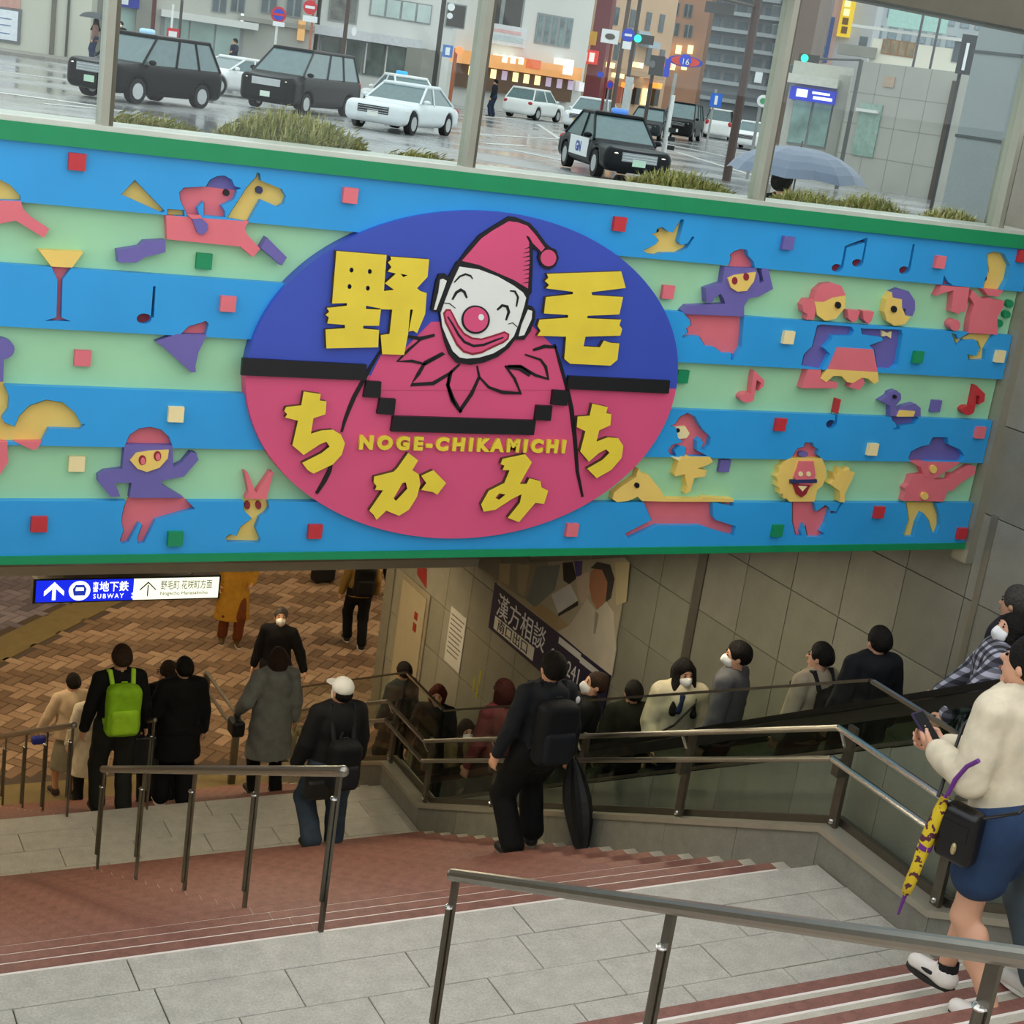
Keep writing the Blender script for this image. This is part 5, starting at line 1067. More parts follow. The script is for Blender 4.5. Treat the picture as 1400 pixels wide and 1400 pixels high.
person('person in loose grey jeans beside the woman in cream fleece', (5.90, 4.60, 4.80), 5 * D2R, 1.72, 'short', top=('30343a', 0.82, 0.04), bottom=('trousers', '4d5a62', 0.035), shoe='d9d6cc', sole='e8e6e0', feet=((-0.10, -0.05, 0.02), (0.11, -0.28, 0.18)), res=0.014)
# ================================================================== THE STREET BEYOND THE GLASS
def at(px, dep, z=ZST):                        # point of the street plan below image column px, dep metres along the view axis
    d = ray(px, 88 + 0.149 * (px - 600)); return Vector((d[0] * dep, d[1] * dep, z))
def zat(px, py, dep): return ray(px, py)[2] * dep + ZC
asphalt = bpy.data.materials.new('m_wet_asphalt'); asphalt.use_nodes = True
nt = asphalt.node_tree; bs = nt.nodes['Principled BSDF']; tcn = nt.nodes.new('ShaderNodeTexCoord')
n1 = nt.nodes.new('ShaderNodeTexNoise'); n1.inputs['Scale'].default_value = 0.35; n1.inputs['Detail'].default_value = 8; nt.links.new(tcn.outputs['Object'], n1.inputs['Vector'])
r1 = nt.nodes.new('ShaderNodeValToRGB'); r1.color_ramp.elements[0].position = 0.35; r1.color_ramp.elements[1].position = 0.65; r1.color_ramp.elements[0].color = (0.24, 0.24, 0.245, 1); r1.color_ramp.elements[1].color = (0.38, 0.38, 0.385, 1)
nt.links.new(n1.outputs['Fac'], r1.inputs['Fac']); nt.links.new(r1.outputs[0], bs.inputs['Base Color'])
r2 = nt.nodes.new('ShaderNodeValToRGB'); r2.color_ramp.elements[0].position = 0.4; r2.color_ramp.elements[1].position = 0.6; r2.color_ramp.elements[0].color = (0.10, 0.10, 0.10, 1); r2.color_ramp.elements[1].color = (0.34, 0.34, 0.34, 1)
nt.links.new(n1.outputs['Fac'], r2.inputs['Fac']); nt.links.new(r2.outputs[0], bs.inputs['Roughness'])
road = MB().add([(-60, 9.3, ZST), (150, 9.3, ZST), (150, 220, ZST), (-60, 220, ZST)], [(0, 1, 2, 3)]).build('ground', asphalt)
tag(road, 'wet grey asphalt street beyond the glass', kind='structure')
paint = mat('d8d8d4', 0.35, var=0.08)
def mark(name, p, q, w):
    p = Vector(p); q = Vector(q); d = (q - p).normalized(); n = Vector((-d.y, d.x, 0)) * w / 2
    return MB().add([v + Vector((0, 0, dz)) for dz in (0.004, 0.012) for v in (p - n, q - n, q + n, p + n)], [(4, 5, 6, 7), (0, 1, 5, 4), (1, 2, 6, 5), (2, 3, 7, 6), (3, 0, 4, 7)]).build(name, paint, road)
def gz(px, py): return on_z(px, py, ZST)
for a, b, w in (((0, 127), (140, 146), 0.35), ((60, 142), (170, 152), 0.2), ((660, 160), (770, 166), 0.3), ((655, 184), (790, 192), 0.25), ((700, 205), (780, 222), 0.25), ((735, 170), (780, 200), 0.2), ((900, 195), (1040, 224), 0.3), ((1040, 228), (1290, 262), 0.4), ((660, 196), (720, 200), 0.3), ((0, 98), (110, 112), 0.25), ((925, 208), (1030, 240), 0.25), ((1180, 250), (1290, 272), 0.25)):
    mark('road_line', gz(*a), gz(*b), w)
pave = MB(); P0 = [at(-80, 60), at(440, 62), at(440, 66), at(-80, 64)]
pave.add([Vector((v.x, v.y, ZST + dz)) for dz in (0, 0.14) for v in P0], [(4, 5, 6, 7), (0, 1, 5, 4), (1, 2, 6, 5), (2, 3, 7, 6), (3, 0, 4, 7)])
tag(pave.build('pavement', mat('8e8a84', 0.5, var=0.1)), 'kerbed pavement along the far side of the street', kind='structure')

# ---- cars
tyre = mat('0e0e0f', 0.8); rim = mat('c4c6c8', 0.35, metal=0.6); cglass = mat('5d7478', 0.08, var=0.1, spec=0.8); lampw = mat('fff4dc', 0.3, var=0, emit=2.2); lampo = mat('dfe3e4', 0.2, var=0); tail = mat('b3121a', 0.3, var=0); plate = mat('e9ece6', 0.5, var=0); blackp = mat('151618', 0.5)
def car(label, col, pos, yaw, L=4.4, W=1.74, H=1.48, kind='sedan', lit=False, light=None, plate_c=None, two=None, grille='2a2c2e', group='cars in the street'):
    e = empty('car', pos, yaw, label, 'car', group)
    pm_ = mat(col, 0.28, var=0.03, spec=0.5 if lin(col)[0] > 0.2 else 0.14)
    belt_z = {'sedan': 0.88, 'taxi': 1.0, 'van': 1.12, 'hatch': 0.95}[kind]
    hood = {'sedan': 0.82, 'taxi': 0.98, 'van': 1.06, 'hatch': 0.90}[kind]
    hx, tx = L / 2, -L / 2
    c0, c1, r0, r1 = {'sedan': (0.95, -1.75, 0.15, -0.95), 'taxi': (1.15, -2.1, 0.45, -1.75), 'van': (1.75, -2.25, 0.85, -2.05), 'hatch': (0.95, -1.85, 0.3, -1.45)}[kind]
    sc_ = L / {'sedan': 4.6, 'taxi': 4.4, 'van': 4.9, 'hatch': 4.0}[kind]
    c0, c1, r0, r1 = [q * sc_ for q in (c0, c1, r0, r1)]
    wb = L * 0.30
    arch = [('-c', (s * wb, -W, 0.32), (s * wb, W, 0.32), 0.37, 0.37, 1, 0.01) for s in (1, -1)]
    sdf_obj('body', [('b', (0, 0, (0.22 + hood) / 2), (L / 2, W / 2, (hood - 0.22) / 2 + 0.0), 0.20, 0.05), ('-e', (L / 2 + 0.25, 0, hood + 0.42), (0.95, 2.2, 0.52), 0.01), ('b', ((c0 + c1) / 2, 0, (0.3 + belt_z) / 2), ((c0 - c1) / 2 + 0.1, W / 2 * 0.985, (belt_z - 0.3) / 2 + 0.02), 0.14, 0.12)] + arch, pm_, e, 0.045)
    wy, wr = W / 2 * 0.93, W / 2 * 0.74
    g = MB(); b4 = [(c0, -wy, belt_z - .03), (c0, wy, belt_z - .03), (c1, wy, belt_z - .03), (c1, -wy, belt_z - .03)]; t4 = [(r0, -wr, H - 0.06), (r0, wr, H - 0.06), (r1, wr, H - 0.06), (r1, -wr, H - 0.06)]
    g.add(b4 + t4, [(0, 1, 5, 4), (1, 2, 6, 5), (2, 3, 7, 6), (3, 0, 4, 7), (4, 5, 6, 7)]).build('window_glass', cglass, e)
    sdf_obj('roof', [('b', ((r0 + r1) / 2, 0, H - 0.045), ((r0 - r1) / 2 + 0.06, wr + 0.03, 0.055), 0.045, 0.02)], pm_ if two is None else mat(two, 0.3, var=0.03), e, 0.03)
    pl = MB()
    for s in (1, -1):
        for u in (0.0, 0.42, 1.0) + ((0.72,) if kind in ('van', 'taxi') else ()):
            a = Vector((c0 + (c1 - c0) * u, s * (wy + .006), belt_z - .02)); b_ = Vector((r0 + (r1 - r0) * u, s * (wr + .006), H - 0.06)); pl.tube([a, b_], 0.035, 6)
    pl.build('pillar', pm_ if kind != 'van' else blackp, e)
    for s in (1, -1):
        for y in (-W / 2 + 0.10, W / 2 - 0.10):
            w_ = MB().tube([(s * wb, y - 0.1, 0.32), (s * wb, y + 0.1, 0.32)], 0.32, 18).build('wheel', tyre, e)
            MB().tube([(s * wb, y - 0.106, 0.32), (s * wb, y + 0.106, 0.32)], 0.205, 12).build('wheel_rim', rim, w_)
    for y in (-1, 1):
        sdf_obj('headlight', [('e', (hx - 0.12, y * (W / 2 - 0.26), hood - 0.17), (0.12, 0.20, 0.075), 0.01)], lampw if lit else lampo, e, 0.03)
        sdf_obj('tail_light', [('e', (tx + 0.07, y * (W / 2 - 0.16), hood - 0.10), (0.09, 0.13, 0.10 if kind not in ('van', 'taxi') else 0.18), 0.01)], tail, e, 0.03)
        sdf_obj('mirror', [('e', (c0 - 0.25, y * (W / 2 + 0.06), belt_z + 0.06), (0.07, 0.12, 0.07), 0.01)], pm_, e, 0.03)
        MB().box(-0.05, y * W / 2 * 0.995 - 0.008, hood - 0.13, 0.12, y * W / 2 * 0.995 + 0.008, hood - 0.10).box(-1.0, y * W / 2 * 0.995 - 0.008, hood - 0.13, -0.84, y * W / 2 * 0.995 + 0.008, hood - 0.10).build('door_handle', rim, e)
    MB().box(hx - 0.05, -W * 0.26, hood - 0.33, hx + 0.006, W * 0.26, hood - 0.12).build('grille', mat(grille, 0.3, metal=0.5), e)
    for i in range(3): MB().box(hx + 0.004, -W * 0.25, hood - 0.30 + i * 0.065, hx + 0.014, W * 0.25, hood - 0.285 + i * 0.065).build('grille_bar', rim, e)
    MB().box(hx - 0.02, -0.165, 0.40, hx + 0.012, 0.165, 0.56).build('number_plate', mat(plate_c or 'e9ece6', 0.5, var=0), e)
    MB().box(tx - 0.012, -0.165, 0.52, tx + 0.02, 0.165, 0.68).build('number_plate', mat(plate_c or 'e9ece6', 0.5, var=0), e)
    if light:
        sdf_obj('roof_light', [('b', (0.1, 0, H + 0.06), (0.10, 0.22, 0.075), 0.06, 0.01)], mat(light, 0.3, var=0, emit=0.4), e, 0.03)
    return e
def place(px, py, dx=0, dy=0): q = gz(px, py); return (q.x + dx, q.y + dy, ZST + 0.012)
R2 = D2R
def seen(px, dep, th):                         # standing place and heading; th is how far the bonnet turns to the viewer's right
    q = at(px, dep); b = math.atan2(-q.y, -q.x) + th * D2R; return (q.x, q.y, ZST + 0.012), b
car('glossy black taxi passing the leftmost window post', '0b0c0f', *seen(206, 40.5, -40), 4.35, 1.70, 1.74, 'taxi', True, '9cc4e0', 'b9dcc4', None, '8f969a')
car('low white coupe between the black taxi and black minivan', 'e9ebec', *seen(325, 53, -50), 4.5, 1.8, 1.32, 'sedan')
car('black minivan with chrome grille and lit headlights', '101114', *seen(420, 48.5, -27), 4.9, 1.85, 1.92, 'van', True, None, 'dfeee2', None, 'b9bcc0')
car('silver white saloon nearest the tall grass clump', 'dfe6ea', *seen(561, 45.5, -22), 4.7, 1.83, 1.40, 'sedan', False, None, None, None, '3a3f44')
car('white taxi with a blue roof light behind the silver saloon', 'eef0f0', *seen(553, 57, 200), 4.6, 1.7, 1.5, 'sedan', False, '3aa0d8')
car('white hatchback seen from behind near the orange shops', 'e8eae8', *seen(736, 80, 155), 4.2, 1.7, 1.55, 'hatch')
car('small white car with yellow plate and lit headlights', 'e6e8ea', *seen(814, 72, -20), 3.6, 1.55, 1.58, 'hatch', True, None, 'd8b52a')
tx_ = car('black and white taxi coming towards the planter', '15181c', *seen(850, 38.5, 17), 4.6, 1.7, 1.52, 'sedan', True, '4f7fd0', 'b9dcc4', None, '8f969a')
wd_ = mat('e4e8ea', 0.3, var=0.02)
MB().box(-0.95, -0.875, 0.40, 0.75, -0.862, 0.86).build('white_door', wd_, tx_); text_mesh('door_lettering', 'GN', 0.34, mat('1f3fa0', 0.4), tx_, (0, 0, 0), (1, 0, 0), (0, 0, 1), 0.006, 'CENTER', bold=0.01)
o = [c for c in tx_.children if c.name.startswith('door_lettering')][0]; o.matrix_parent_inverse = Matrix.Identity(4); o.location = (-0.1, -0.880, 0.50)
car('dark grey car waiting behind the signal pole', '2b3136', *seen(894, 76, -8), 4.5, 1.75, 1.5, 'sedan')
car('black van at the crossing beside the dark grey car', '191a1c', *seen(938, 84, -8), 4.7, 1.8, 1.95, 'van')
car('white minivan driving away at the far crossing', 'edefef', *seen(988, 100, 178), 4.7, 1.75, 1.85, 'van')
car('white car half hidden behind the brown pole', 'e9ebec', *seen(1034, 84, -10), 4.4, 1.7, 1.5, 'hatch')

# ---- buildings: boxes facing the street with real windows, signs and awnings
class Fac:
    def __init__(s, name, label, p0, p1, h, depth, m, cat='building', z0=ZST, group=None):
        s.A = at(*p0, z=z0); s.B = at(*p1, z=z0); s.u = (s.B - s.A).normalized(); s.n = Vector((s.u.y, -s.u.x, 0)); s.z0 = z0
        s.m0 = (p0, p1)
        if s.n.dot(s.A) > 0: s.n = -s.n
        s.e = empty(name, tuple(s.A), 0, label, cat, group); s.W = (s.B - s.A).length
        s.box('wall', 0, s.W, 0, h, -depth, 0, m)
    def box(s, name, u0, u1, z0, z1, d0, d1, m, parent=None):
        P = [s.A + s.u * u + s.n * d + Vector((0, 0, z)) for z in (z0, z1) for (u, d) in ((u0, d0), (u1, d0), (u1, d1), (u0, d1))]
        return MB().add(P, [(0, 3, 2, 1), (4, 5, 6, 7), (0, 1, 5, 4), (1, 2, 6, 5), (2, 3, 7, 6), (3, 0, 4, 7)]).build(name, m, parent or s.e, True)
    def uz(s, px, py):
        d = Vector(ray(px, py)); t = s.A.dot(s.n) / d.dot(s.n) if True else 0
        p = d * ((s.A.x * s.n.x + s.A.y * s.n.y) / (d.x * s.n.x + d.y * s.n.y)); q = p - Vector((s.A.x, s.A.y, 0))
        return q.x * s.u.x + q.y * s.u.y, p.z + ZC - s.z0, (Vector((p.x, p.y, 0)).dot(Vector(RM[:, 2])) + p.z * RM[2, 2]) / F_PX
    def rect(s, name, cx, cy, w, h, m, th=0.08, parent=None, d=0.0):
        u, z, k = s.uz(cx, cy); w *= k; h *= k
        return s.box(name, u - w / 2, u + w / 2, z - h / 2, z + h / 2, d - 0.02, d + th, m, parent)
    def window(s, cx, cy, w, h, n=1, fm=None, gm=None):
        f = s.rect('window', cx, cy, w, h, fm or FRM, 0.06)
        u, z, k = s.uz(cx, cy); w *= k; h *= k; g = min(w, h) * 0.06
        for i in range(n):
            a = u - w / 2 + w * i / n + g; b = u - w / 2 + w * (i + 1) / n - g
            s.box('window_pane', a, b, z - h / 2 + g, z + h / 2 - g, 0.0, 0.075, gm or WGL, f)
        return f
FRM = mat('8b8f90', 0.5); WGL = mat('4e5a60', 0.1, var=0.2, scale=1.5); WGL2 = mat('9fb6b0', 0.08, var=0.2, scale=0.8); WLIT = mat('ffe0a0', 0.5, var=0.1, emit=1.2); WDK = mat('3c3a38', 0.3, var=0.2, scale=1)
concrete = mat('a5a59e', 0.7, var=0.08, scale=0.6, bump=0.05); con_d = mat('8c8b84', 0.7, var=0.1, scale=0.6); cream = mat('c9c8ba', 0.7, var=0.05, scale=0.4); offw = mat('d3d3cf', 0.6, var=0.04, scale=0.4)
b = Fac('building', 'pale ribbed wall with a framed notice board at far left', (-90, 66), (125, 67), 9, 5, cream)
b.rect('base_course', 20, 76, 240, 5, mat('4a4a46', 0.7), 0.15)
for x, c in ((73, '6f6a60'), (93, '4a4945')): b.rect('downpipe', x, 30, 6 if x == 73 else 3, 110, mat(c, 0.5), 0.12)
f = b.rect('notice_board', 3, 33, 50, 46, mat('6f7376', 0.5), 0.1); b.rect('notice_sheet', 2, 33, 44, 39, mat('e6ebf2', 0.5), 0.12, f)
for y in (24, 33, 44): b.rect('notice_line', -2 + (y - 33) * -.1, y, 34, 1.5, mat('7a8fb0', 0.5), 0.13, f)
b.rect('poster', 5, 3, 44, 14, mat('c99a90', 0.5), 0.1)
b = Fac('building', 'glass fronted building with grey piers behind the black taxi', (129, 69), (327, 71), 11, 5, mat('b4b3ab', 0.65, var=0.06, scale=0.5))
for x in (131, 196): b.rect('pier', x, 20, 20, 130, con_d, 0.4)
f = b.rect('shop_window', 170, 40, 34, 90, FRM, 0.1); b.rect('window_pane', 170, 42, 30, 84, WGL2, 0.13, f)
f = b.rect('shop_window', 275, 55, 110, 62, FRM, 0.1)
for i in range(3): b.rect('window_pane', 240 + i * 35, 50 + i * 5, 32, 58, WGL2, 0.13, f)
b.rect('canopy', 285, 27, 130, 9, offw, 0.9); b.rect('blue_sign', 176, 3, 26, 14, mat('1f2f9c', 0.4), 0.5); b.rect('sign_mark', 170, 2, 9, 8, mat('e8ecf4', 0.4), 0.53)
for x in (300, 325): b.window(x, 6, 20, 22, 2)
b = Fac('building', 'plain grey concrete block behind the no-parking sign', (331, 71), (428, 71.5), 13, 4, concrete)
b.window(318 + 50, 6, 22, 24, 2); b.window(402, 10, 22, 26, 2); b.rect('ledge', 380, 32, 100, 6, con_d, 0.3)
b.rect('orange_sign', 412, 42, 10, 26, mat('d8a060', 0.5, emit=0.3), 0.3)
b = Fac('building', 'white office building with strip windows and glass ground floor', (434, 74), (613, 76), 14, 6, offw)
b.window(548, 14, 86, 26, 4, None, mat('b9c8c4', 0.1, var=0.15, scale=1)); b.window(623, 22, 28, 32, 1, None, WDK); b.window(470, 8, 40, 44, 1, None, mat('6a6b66', 0.2, var=0.5, scale=2))
b.rect('canopy', 498, 50, 150, 12, mat('c9cace', 0.5), 1.2); f = b.rect('shop_window', 510, 80, 150, 46, FRM, 0.1)
for i in range(5): b.rect('window_pane', 452 + i * 29, 72 + i * 4.3, 26, 42, mat('5a6660', 0.1, var=0.5, scale=1.2), 0.13, f)
for i in range(4): b.rect('strut', 470 + i * 28, 75 + i * 4, 2, 40, offw, 0.3)
p = Fac('concrete_pier', 'tall square concrete pier behind the silver saloon', (576, 66), (603, 66.5), 2.6, 1.5, con_d, 'pier')
b = Fac('building', 'white building with dark windows above an orange lit shop row', (618, 86), (796, 90), 16, 6, offw)
b.window(686, 16, 66, 52, 2, None, WDK); b.window(757, 42, 56, 40, 5, None, mat('6c8083', 0.15, var=0.4, scale=2)); b.rect('banner', 690, 48, 62, 26, mat('d6d8dc', 0.5), 0.2); b.rect('banner_print', 690, 43, 46, 4, mat('d8b0b0', 0.5), 0.23); b.rect('banner_print', 692, 53, 48, 7, mat('b8c6cc', 0.5), 0.23)
aw = mat('d8955a', 0.5, emit=0.5, var=0.15, scale=1); b.rect('awning', 700, 88, 190, 17, aw, 1.2)
for x in (677, 688, 699): b.rect('sign_character', x, 79 + (x - 677) * .12, 7, 9, mat('fff6e0', 0.5, emit=1.0), 1.26)
f = b.rect('shopfront', 700, 112, 180, 32, mat('6a5240', 0.5), 0.4)
for i in range(11): b.rect('lit_panel', 640 + i * 15, 96 + i * 2.2, 8, 12, random.choice([WLIT, WLIT, mat('e6e2ea', 0.5, emit=0.4), mat('c9b9d8', 0.5, emit=0.3)]), 0.45, f)
b.rect('white_sign', 762, 90, 13, 20, mat('f4f4f0', 0.5, emit=0.5), 1.4); b.rect('red_sign', 716, 86, 22, 12, mat('d86a40', 0.5, emit=0.4), 1.25)
b = Fac('building', 'narrow dark red building between the white and beige buildings', (799, 96), (820, 95.9), 22, 4, mat('7a3c44', 0.6, var=0.06, scale=0.5))
b.rect('yellow_panel', 808, 52, 16, 18, mat('d8a83a', 0.5), 0.2); b.rect('red_sign', 806, 78, 24, 18, mat('d8382e', 0.5, emit=0.4), 0.9); b.rect('sign_character', 801, 78, 7, 12, mat('fbe8e0', 0.5, emit=0.4), 0.95); b.rect('sign_character', 811, 79, 7, 12, mat('fbe8e0', 0.5, emit=0.4), 0.95)
b.rect('round_sign', 793, 92, 13, 14, mat('f0d040', 0.5, emit=0.6), 1.1)
b = Fac('building', 'beige apartment house with balconies and lit shops', (823, 98), (906, 103), 26, 6, mat('c9a98c', 0.65, var=0.06, scale=0.5))
for y0 in (22, 70):
    for x in (842, 864, 886, 904): b.window(x, y0 + (x - 842) * .16, 11, 24, 1)
for x, y in ((866, 46), (880, 60)): b.rect('balcony', x, y, 26, 9, mat('a9b9c6', 0.4), 0.9)
b.rect('cornice', 866, 100, 100, 7, mat('b89878', 0.6), 0.8)
for i in range(7): b.rect('lit_sign', 826 + i * 13, 88 + (i % 3) * 14, 9, 7, random.choice([WLIT, mat('ff9a40', 0.5, emit=1.0), mat('f8e8c0', 0.5, emit=0.8)]), 0.7)
for i in range(6): b.rect('shopfront', 828 + i * 13, 128 + i, 10, 22, random.choice([WDK, WLIT, mat('a85040', 0.5)]), 0.3)
b = Fac('building', 'brown corner building with a lit sign row at street level', (906, 116), (950, 115.7), 24, 6, mat('a8806a', 0.65, var=0.08, scale=0.5))
for y in (12, 40): b.window(922, y, 14, 18, 2); b.window(941, y + 3, 12, 18, 2)
for i in range(5): b.rect('lit_sign', 912 + i * 8, 68 + (i % 2) * 22, 7, 11, WLIT, 0.5)
b = Fac('building', 'grey tower block with long balcony bands', (944, 134), (1072, 132), 34, 8, mat('8f959a', 0.6, var=0.06, scale=0.3))
for i in range(7): b.rect('balcony', 1010, -4 + i * 24, 120, 5, mat('a9b1b6', 0.5), 1.0)
for j in range(5):
    for i in range(6): b.window(958 + i * 19, 4 + j * 24 + i * 2.6, 14, 12, 1, None, mat('6f7f88', 0.2, var=0.2))
b = Fac('building', 'dark brick tower behind the second window post from the right', (1058, 112), (1092, 111.5), 30, 6, mat('7a6a62', 0.7, var=0.1, scale=0.5))
for j in range(5): b.window(1062, 15 + j * 26, 12, 14, 1); b.window(1080, 17 + j * 26, 10, 14, 1)
b = Fac('building', 'light tower with blue glass bands and a yellow vertical sign', (1094, 124), (1168, 123), 34, 8, mat('b9bcc0', 0.6, var=0.05, scale=0.3))
for j in range(5): b.window(1116, 2 + j * 22, 26, 12, 2, None, mat('8fb0bc', 0.15, var=0.2))
b.rect('pink_column', 1140, 40, 11, 130, mat('caa8a4', 0.6), 0.3); b.rect('blue_edge', 1134, 55, 5, 60, mat('3a5a9c', 0.5), 0.35)
f = b.rect('vertical_sign', 1158, 24, 17, 52, mat('e8c020', 0.5, emit=0.4), 0.8)
for i in range(4): b.rect('sign_character', 1160 - i * 1.6, 6 + i * 12, 8, 9, mat('f8f0b8', 0.5, emit=0.4) if i < 2 else mat('7a5410', 0.5), 0.85, f)
b = Fac('building', 'cream house with wide window behind the concrete enclosure', (1170, 97), (1338, 95.5), 7.4, 6, mat('e4e0d0', 0.6, var=0.04, scale=0.4))
b.window(1228, 66, 44, 20, 4, mat('9a6a40', 0.5), mat('8a7a60', 0.2, var=0.4, scale=2)); b.window(1180, 58, 12, 16, 1); b.window(1310, 70, 14, 30, 1); b.rect('roof_block', 1255, 28, 80, 26, mat('a9cfc6', 0.5), 0.5); b.rect('grey_wall', 1172, 70, 52, 14, con_d, 0.6)
b.rect('cornice', 1240, 45, 150, 4, offw, 0.3)
b = Fac('building', 'pale grey high-rise at the far right behind the pillar', (1172, 150), (1420, 146), 40, 8, mat('bcc4c8', 0.6, var=0.06, scale=0.3))
for j in range(3):
    for i in range(10): b.window(1180 + i * 20, -20 + j * 30 + i * 2.9, 12, 16, 1, None, mat('93a4ac', 0.2, var=0.2))
# concrete lift enclosure with the lit station entrance
HE = zat(1235, 91, 54.5) - ZST
c = Fac('lift_enclosure', 'tall concrete enclosure with green glass panel beside station entrance', (1153, 56), (1292, 53), HE, 4, concrete, 'enclosure')
for i in range(1, 4): c.box('joint', 0, c.W, i * HE / 4 - .015, i * HE / 4 + .015, -0.01, 0.004, con_d)
for i in range(1, 4): c.box('joint', c.W * i / 4 - .015, c.W * i / 4 + .015, 0, HE, -0.01, 0.004, con_d)
c.rect('glass_panel', 1186, 178, 36, 70, mat('87a096', 0.1, var=0.15), 0.06); c.rect('panel_head', 1189, 152, 36, 4, offw, 0.2); c.rect('worn_plaque', 1216, 112, 18, 14, mat('b09a88', 0.7), 0.05)
c.box('edge_post', c.W - 0.1, c.W + 0.1, 0, HE * .93, 0, 0.15, mat('4a4038', 0.5))
c = Fac('station_entrance', 'glass station entrance under a blue lit sign', (1072, 58.5), (1151, 57.8), 4.1, 3, mat('b9b9b0', 0.6, var=0.05), 'entrance')
f = c.rect('glass_door', 1108, 168, 54, 64, FRM, 0.05)
for i in range(2): c.rect('window_pane', 1094 + i * 27, 166 + i * 4, 24, 58, mat('7f9a94', 0.1, var=0.4, scale=1.2, emit=0.1), 0.09, f)
f = c.rect('blue_sign', 1114, 131, 62, 17, mat('1d2fb0', 0.4, emit=0.5), 0.5); c.rect('sign_mark', 1100, 128, 15, 10, mat('f0f4ff', 0.4, emit=0.8), 0.53, f); c.rect('sign_line', 1126, 129, 24, 3, mat('f0f4ff', 0.4, emit=0.8), 0.53, f); c.rect('sign_line', 1128, 136, 26, 4, mat('f0f4ff', 0.4, emit=0.8), 0.53, f)
c.rect('lintel', 1112, 111, 76, 12, mat('c9c9bf', 0.6), 0.7); c.rect('side_pier', 1146, 160, 14, 110, concrete, 0.3)

# ---- poles, signs and signals
def pole(px, py0, py1, dep, r, c, label, name='pole', cat='pole', base=True):
    p = at(px, dep); z1 = zat(px, py0, dep)
    d0 = ray(px, py0); top = Vector((d0[0] * dep, d0[1] * dep, d0[2] * dep + ZC)); bot = Vector((top.x, top.y, ZST))
    e = empty(name, tuple(bot), 0, label, cat)
    MB().tube([bot, top], r, 8).build('post', mat(c, 0.5, metal=0.2), e, True)
    return e, top, dep / F_PX
def disc(e, name, px, py, dep, rw, rh, m, off=0.0, n=20, th=0.02):
    """flat sign facing the viewer's street side"""
    d = ray(px, py); c = Vector((d[0] * dep, d[1] * dep, d[2] * dep + ZC)); k = dep / F_PX
    f = Vector((-d[0], -d[1], 0)).normalized(); u = Vector((-f.y, f.x, 0))
    P = [(rw * k * math.cos(2 * math.pi * i / n), rh * k * math.sin(2 * math.pi * i / n)) for i in range(n)] if n > 4 else [(-rw * k, -rh * k), (rw * k, -rh * k), (rw * k, rh * k), (-rw * k, rh * k)]
    return MB().prism(P, off, off + th, lambda a, b_, w: c + u * a + Vector((0, 0, b_)) + f * (w + 0.06)).build(name, m, e, True)
BLU = mat('1f3fc0', 0.4, var=0.03); RED = mat('cc2030', 0.4, var=0.03); WHT = mat('e8eaec', 0.4, var=0.03)
e, t, k = pole(381, 12, 96, 58, 0.05, 'd8d8d4', 'no-parking sign on a white post behind the minivan', 'road_sign', 'sign')
disc(e, 'sign_plate', 381, 20, 58, 10.5, 10.5, RED, 0.0); disc(e, 'sign_face', 381, 20, 58, 7.5, 7.5, BLU, 0.02); disc(e, 'sub_plate', 381, 33, 58, 8, 3, WHT, 0, 4)
o = disc(e, 'sign_bar', 381, 20, 58, 9.5, 1.6, RED, 0.03, 4)
e, t, k = pole(430, 0, 70, 60, 0.05, 'b86a50', 'no-entry sign on a red and white post', 'road_sign', 'sign')
disc(e, 'sign_plate', 424, 10, 60, 9.5, 9.5, RED); disc(e, 'sign_bar', 424, 10, 60, 6.5, 1.8, WHT, 0.02, 4); disc(e, 'sub_plate', 424, 26, 60, 10, 4, WHT, 0, 4)
e, t, k = pole(479, -20, 80, 62, 0.09, '4a3a34', 'dark brown lamp post in front of the white office building', 'lamp_post', 'lamp post'); disc(e, 'lamp_globe', 484, 43, 62, 3.5, 6, WHT, 0, 12)
e, t, k = pole(608, -5, 110, 60, 0.10, '3c3a38', 'dark pole with white camera and blue pedestrian sign', 'camera_pole', 'pole'); disc(e, 'camera', 617, 10, 60, 5, 5, WHT, 0, 12, 0.3); disc(e, 'camera', 615, 22, 60, 4, 4, WHT, 0, 12, 0.3); disc(e, 'blue_sign', 612, 70, 60, 7, 8, mat('4a7ac0', 0.4), 0, 4); disc(e, 'sign_figure', 612, 70, 60, 3, 5, WHT, 0.02, 4)
e, t, k = pole(624, 66, 130, 62, 0.08, 'a8603c', 'rusty orange post with a red lamp beside camera pole', 'beacon_post', 'post'); disc(e, 'beacon', 628, 69, 62, 6, 5, mat('ff7040', 0.4, emit=1.5), 0, 12, 0.2)
e, t, k = pole(213, -20, 56, 62, 0.09, '5a2a26', 'dark red post rising behind the black taxi', 'post', 'post')
e, t, k = pole(237, 6, 60, 60, 0.045, 'e4e6e4', 'white arched post with a red framed street notice', 'notice_post', 'sign')
disc(e, 'notice_plate', 236, 48, 60, 8, 9, RED, 0, 4); disc(e, 'notice_face', 236, 49, 60, 5.5, 6, WHT, 0.02, 4)
e, t, k = pole(249, 0, 60, 61, 0.06, '4a4745', 'thin dark pole right of the red framed notice', 'pole', 'pole')
e, t, k = pole(862, -10, 135, 62, 0.09, '5a4a44', 'tall pole with round blue sign before the beige house', 'road_sign', 'sign'); disc(e, 'sign_plate', 859, 48, 62, 9, 9, BLU); disc(e, 'sign_arrow', 859, 48, 62, 5, 1.6, WHT, 0.02, 4); disc(e, 'sub_plate', 857, 62, 62, 6, 5, WHT, 0, 4)
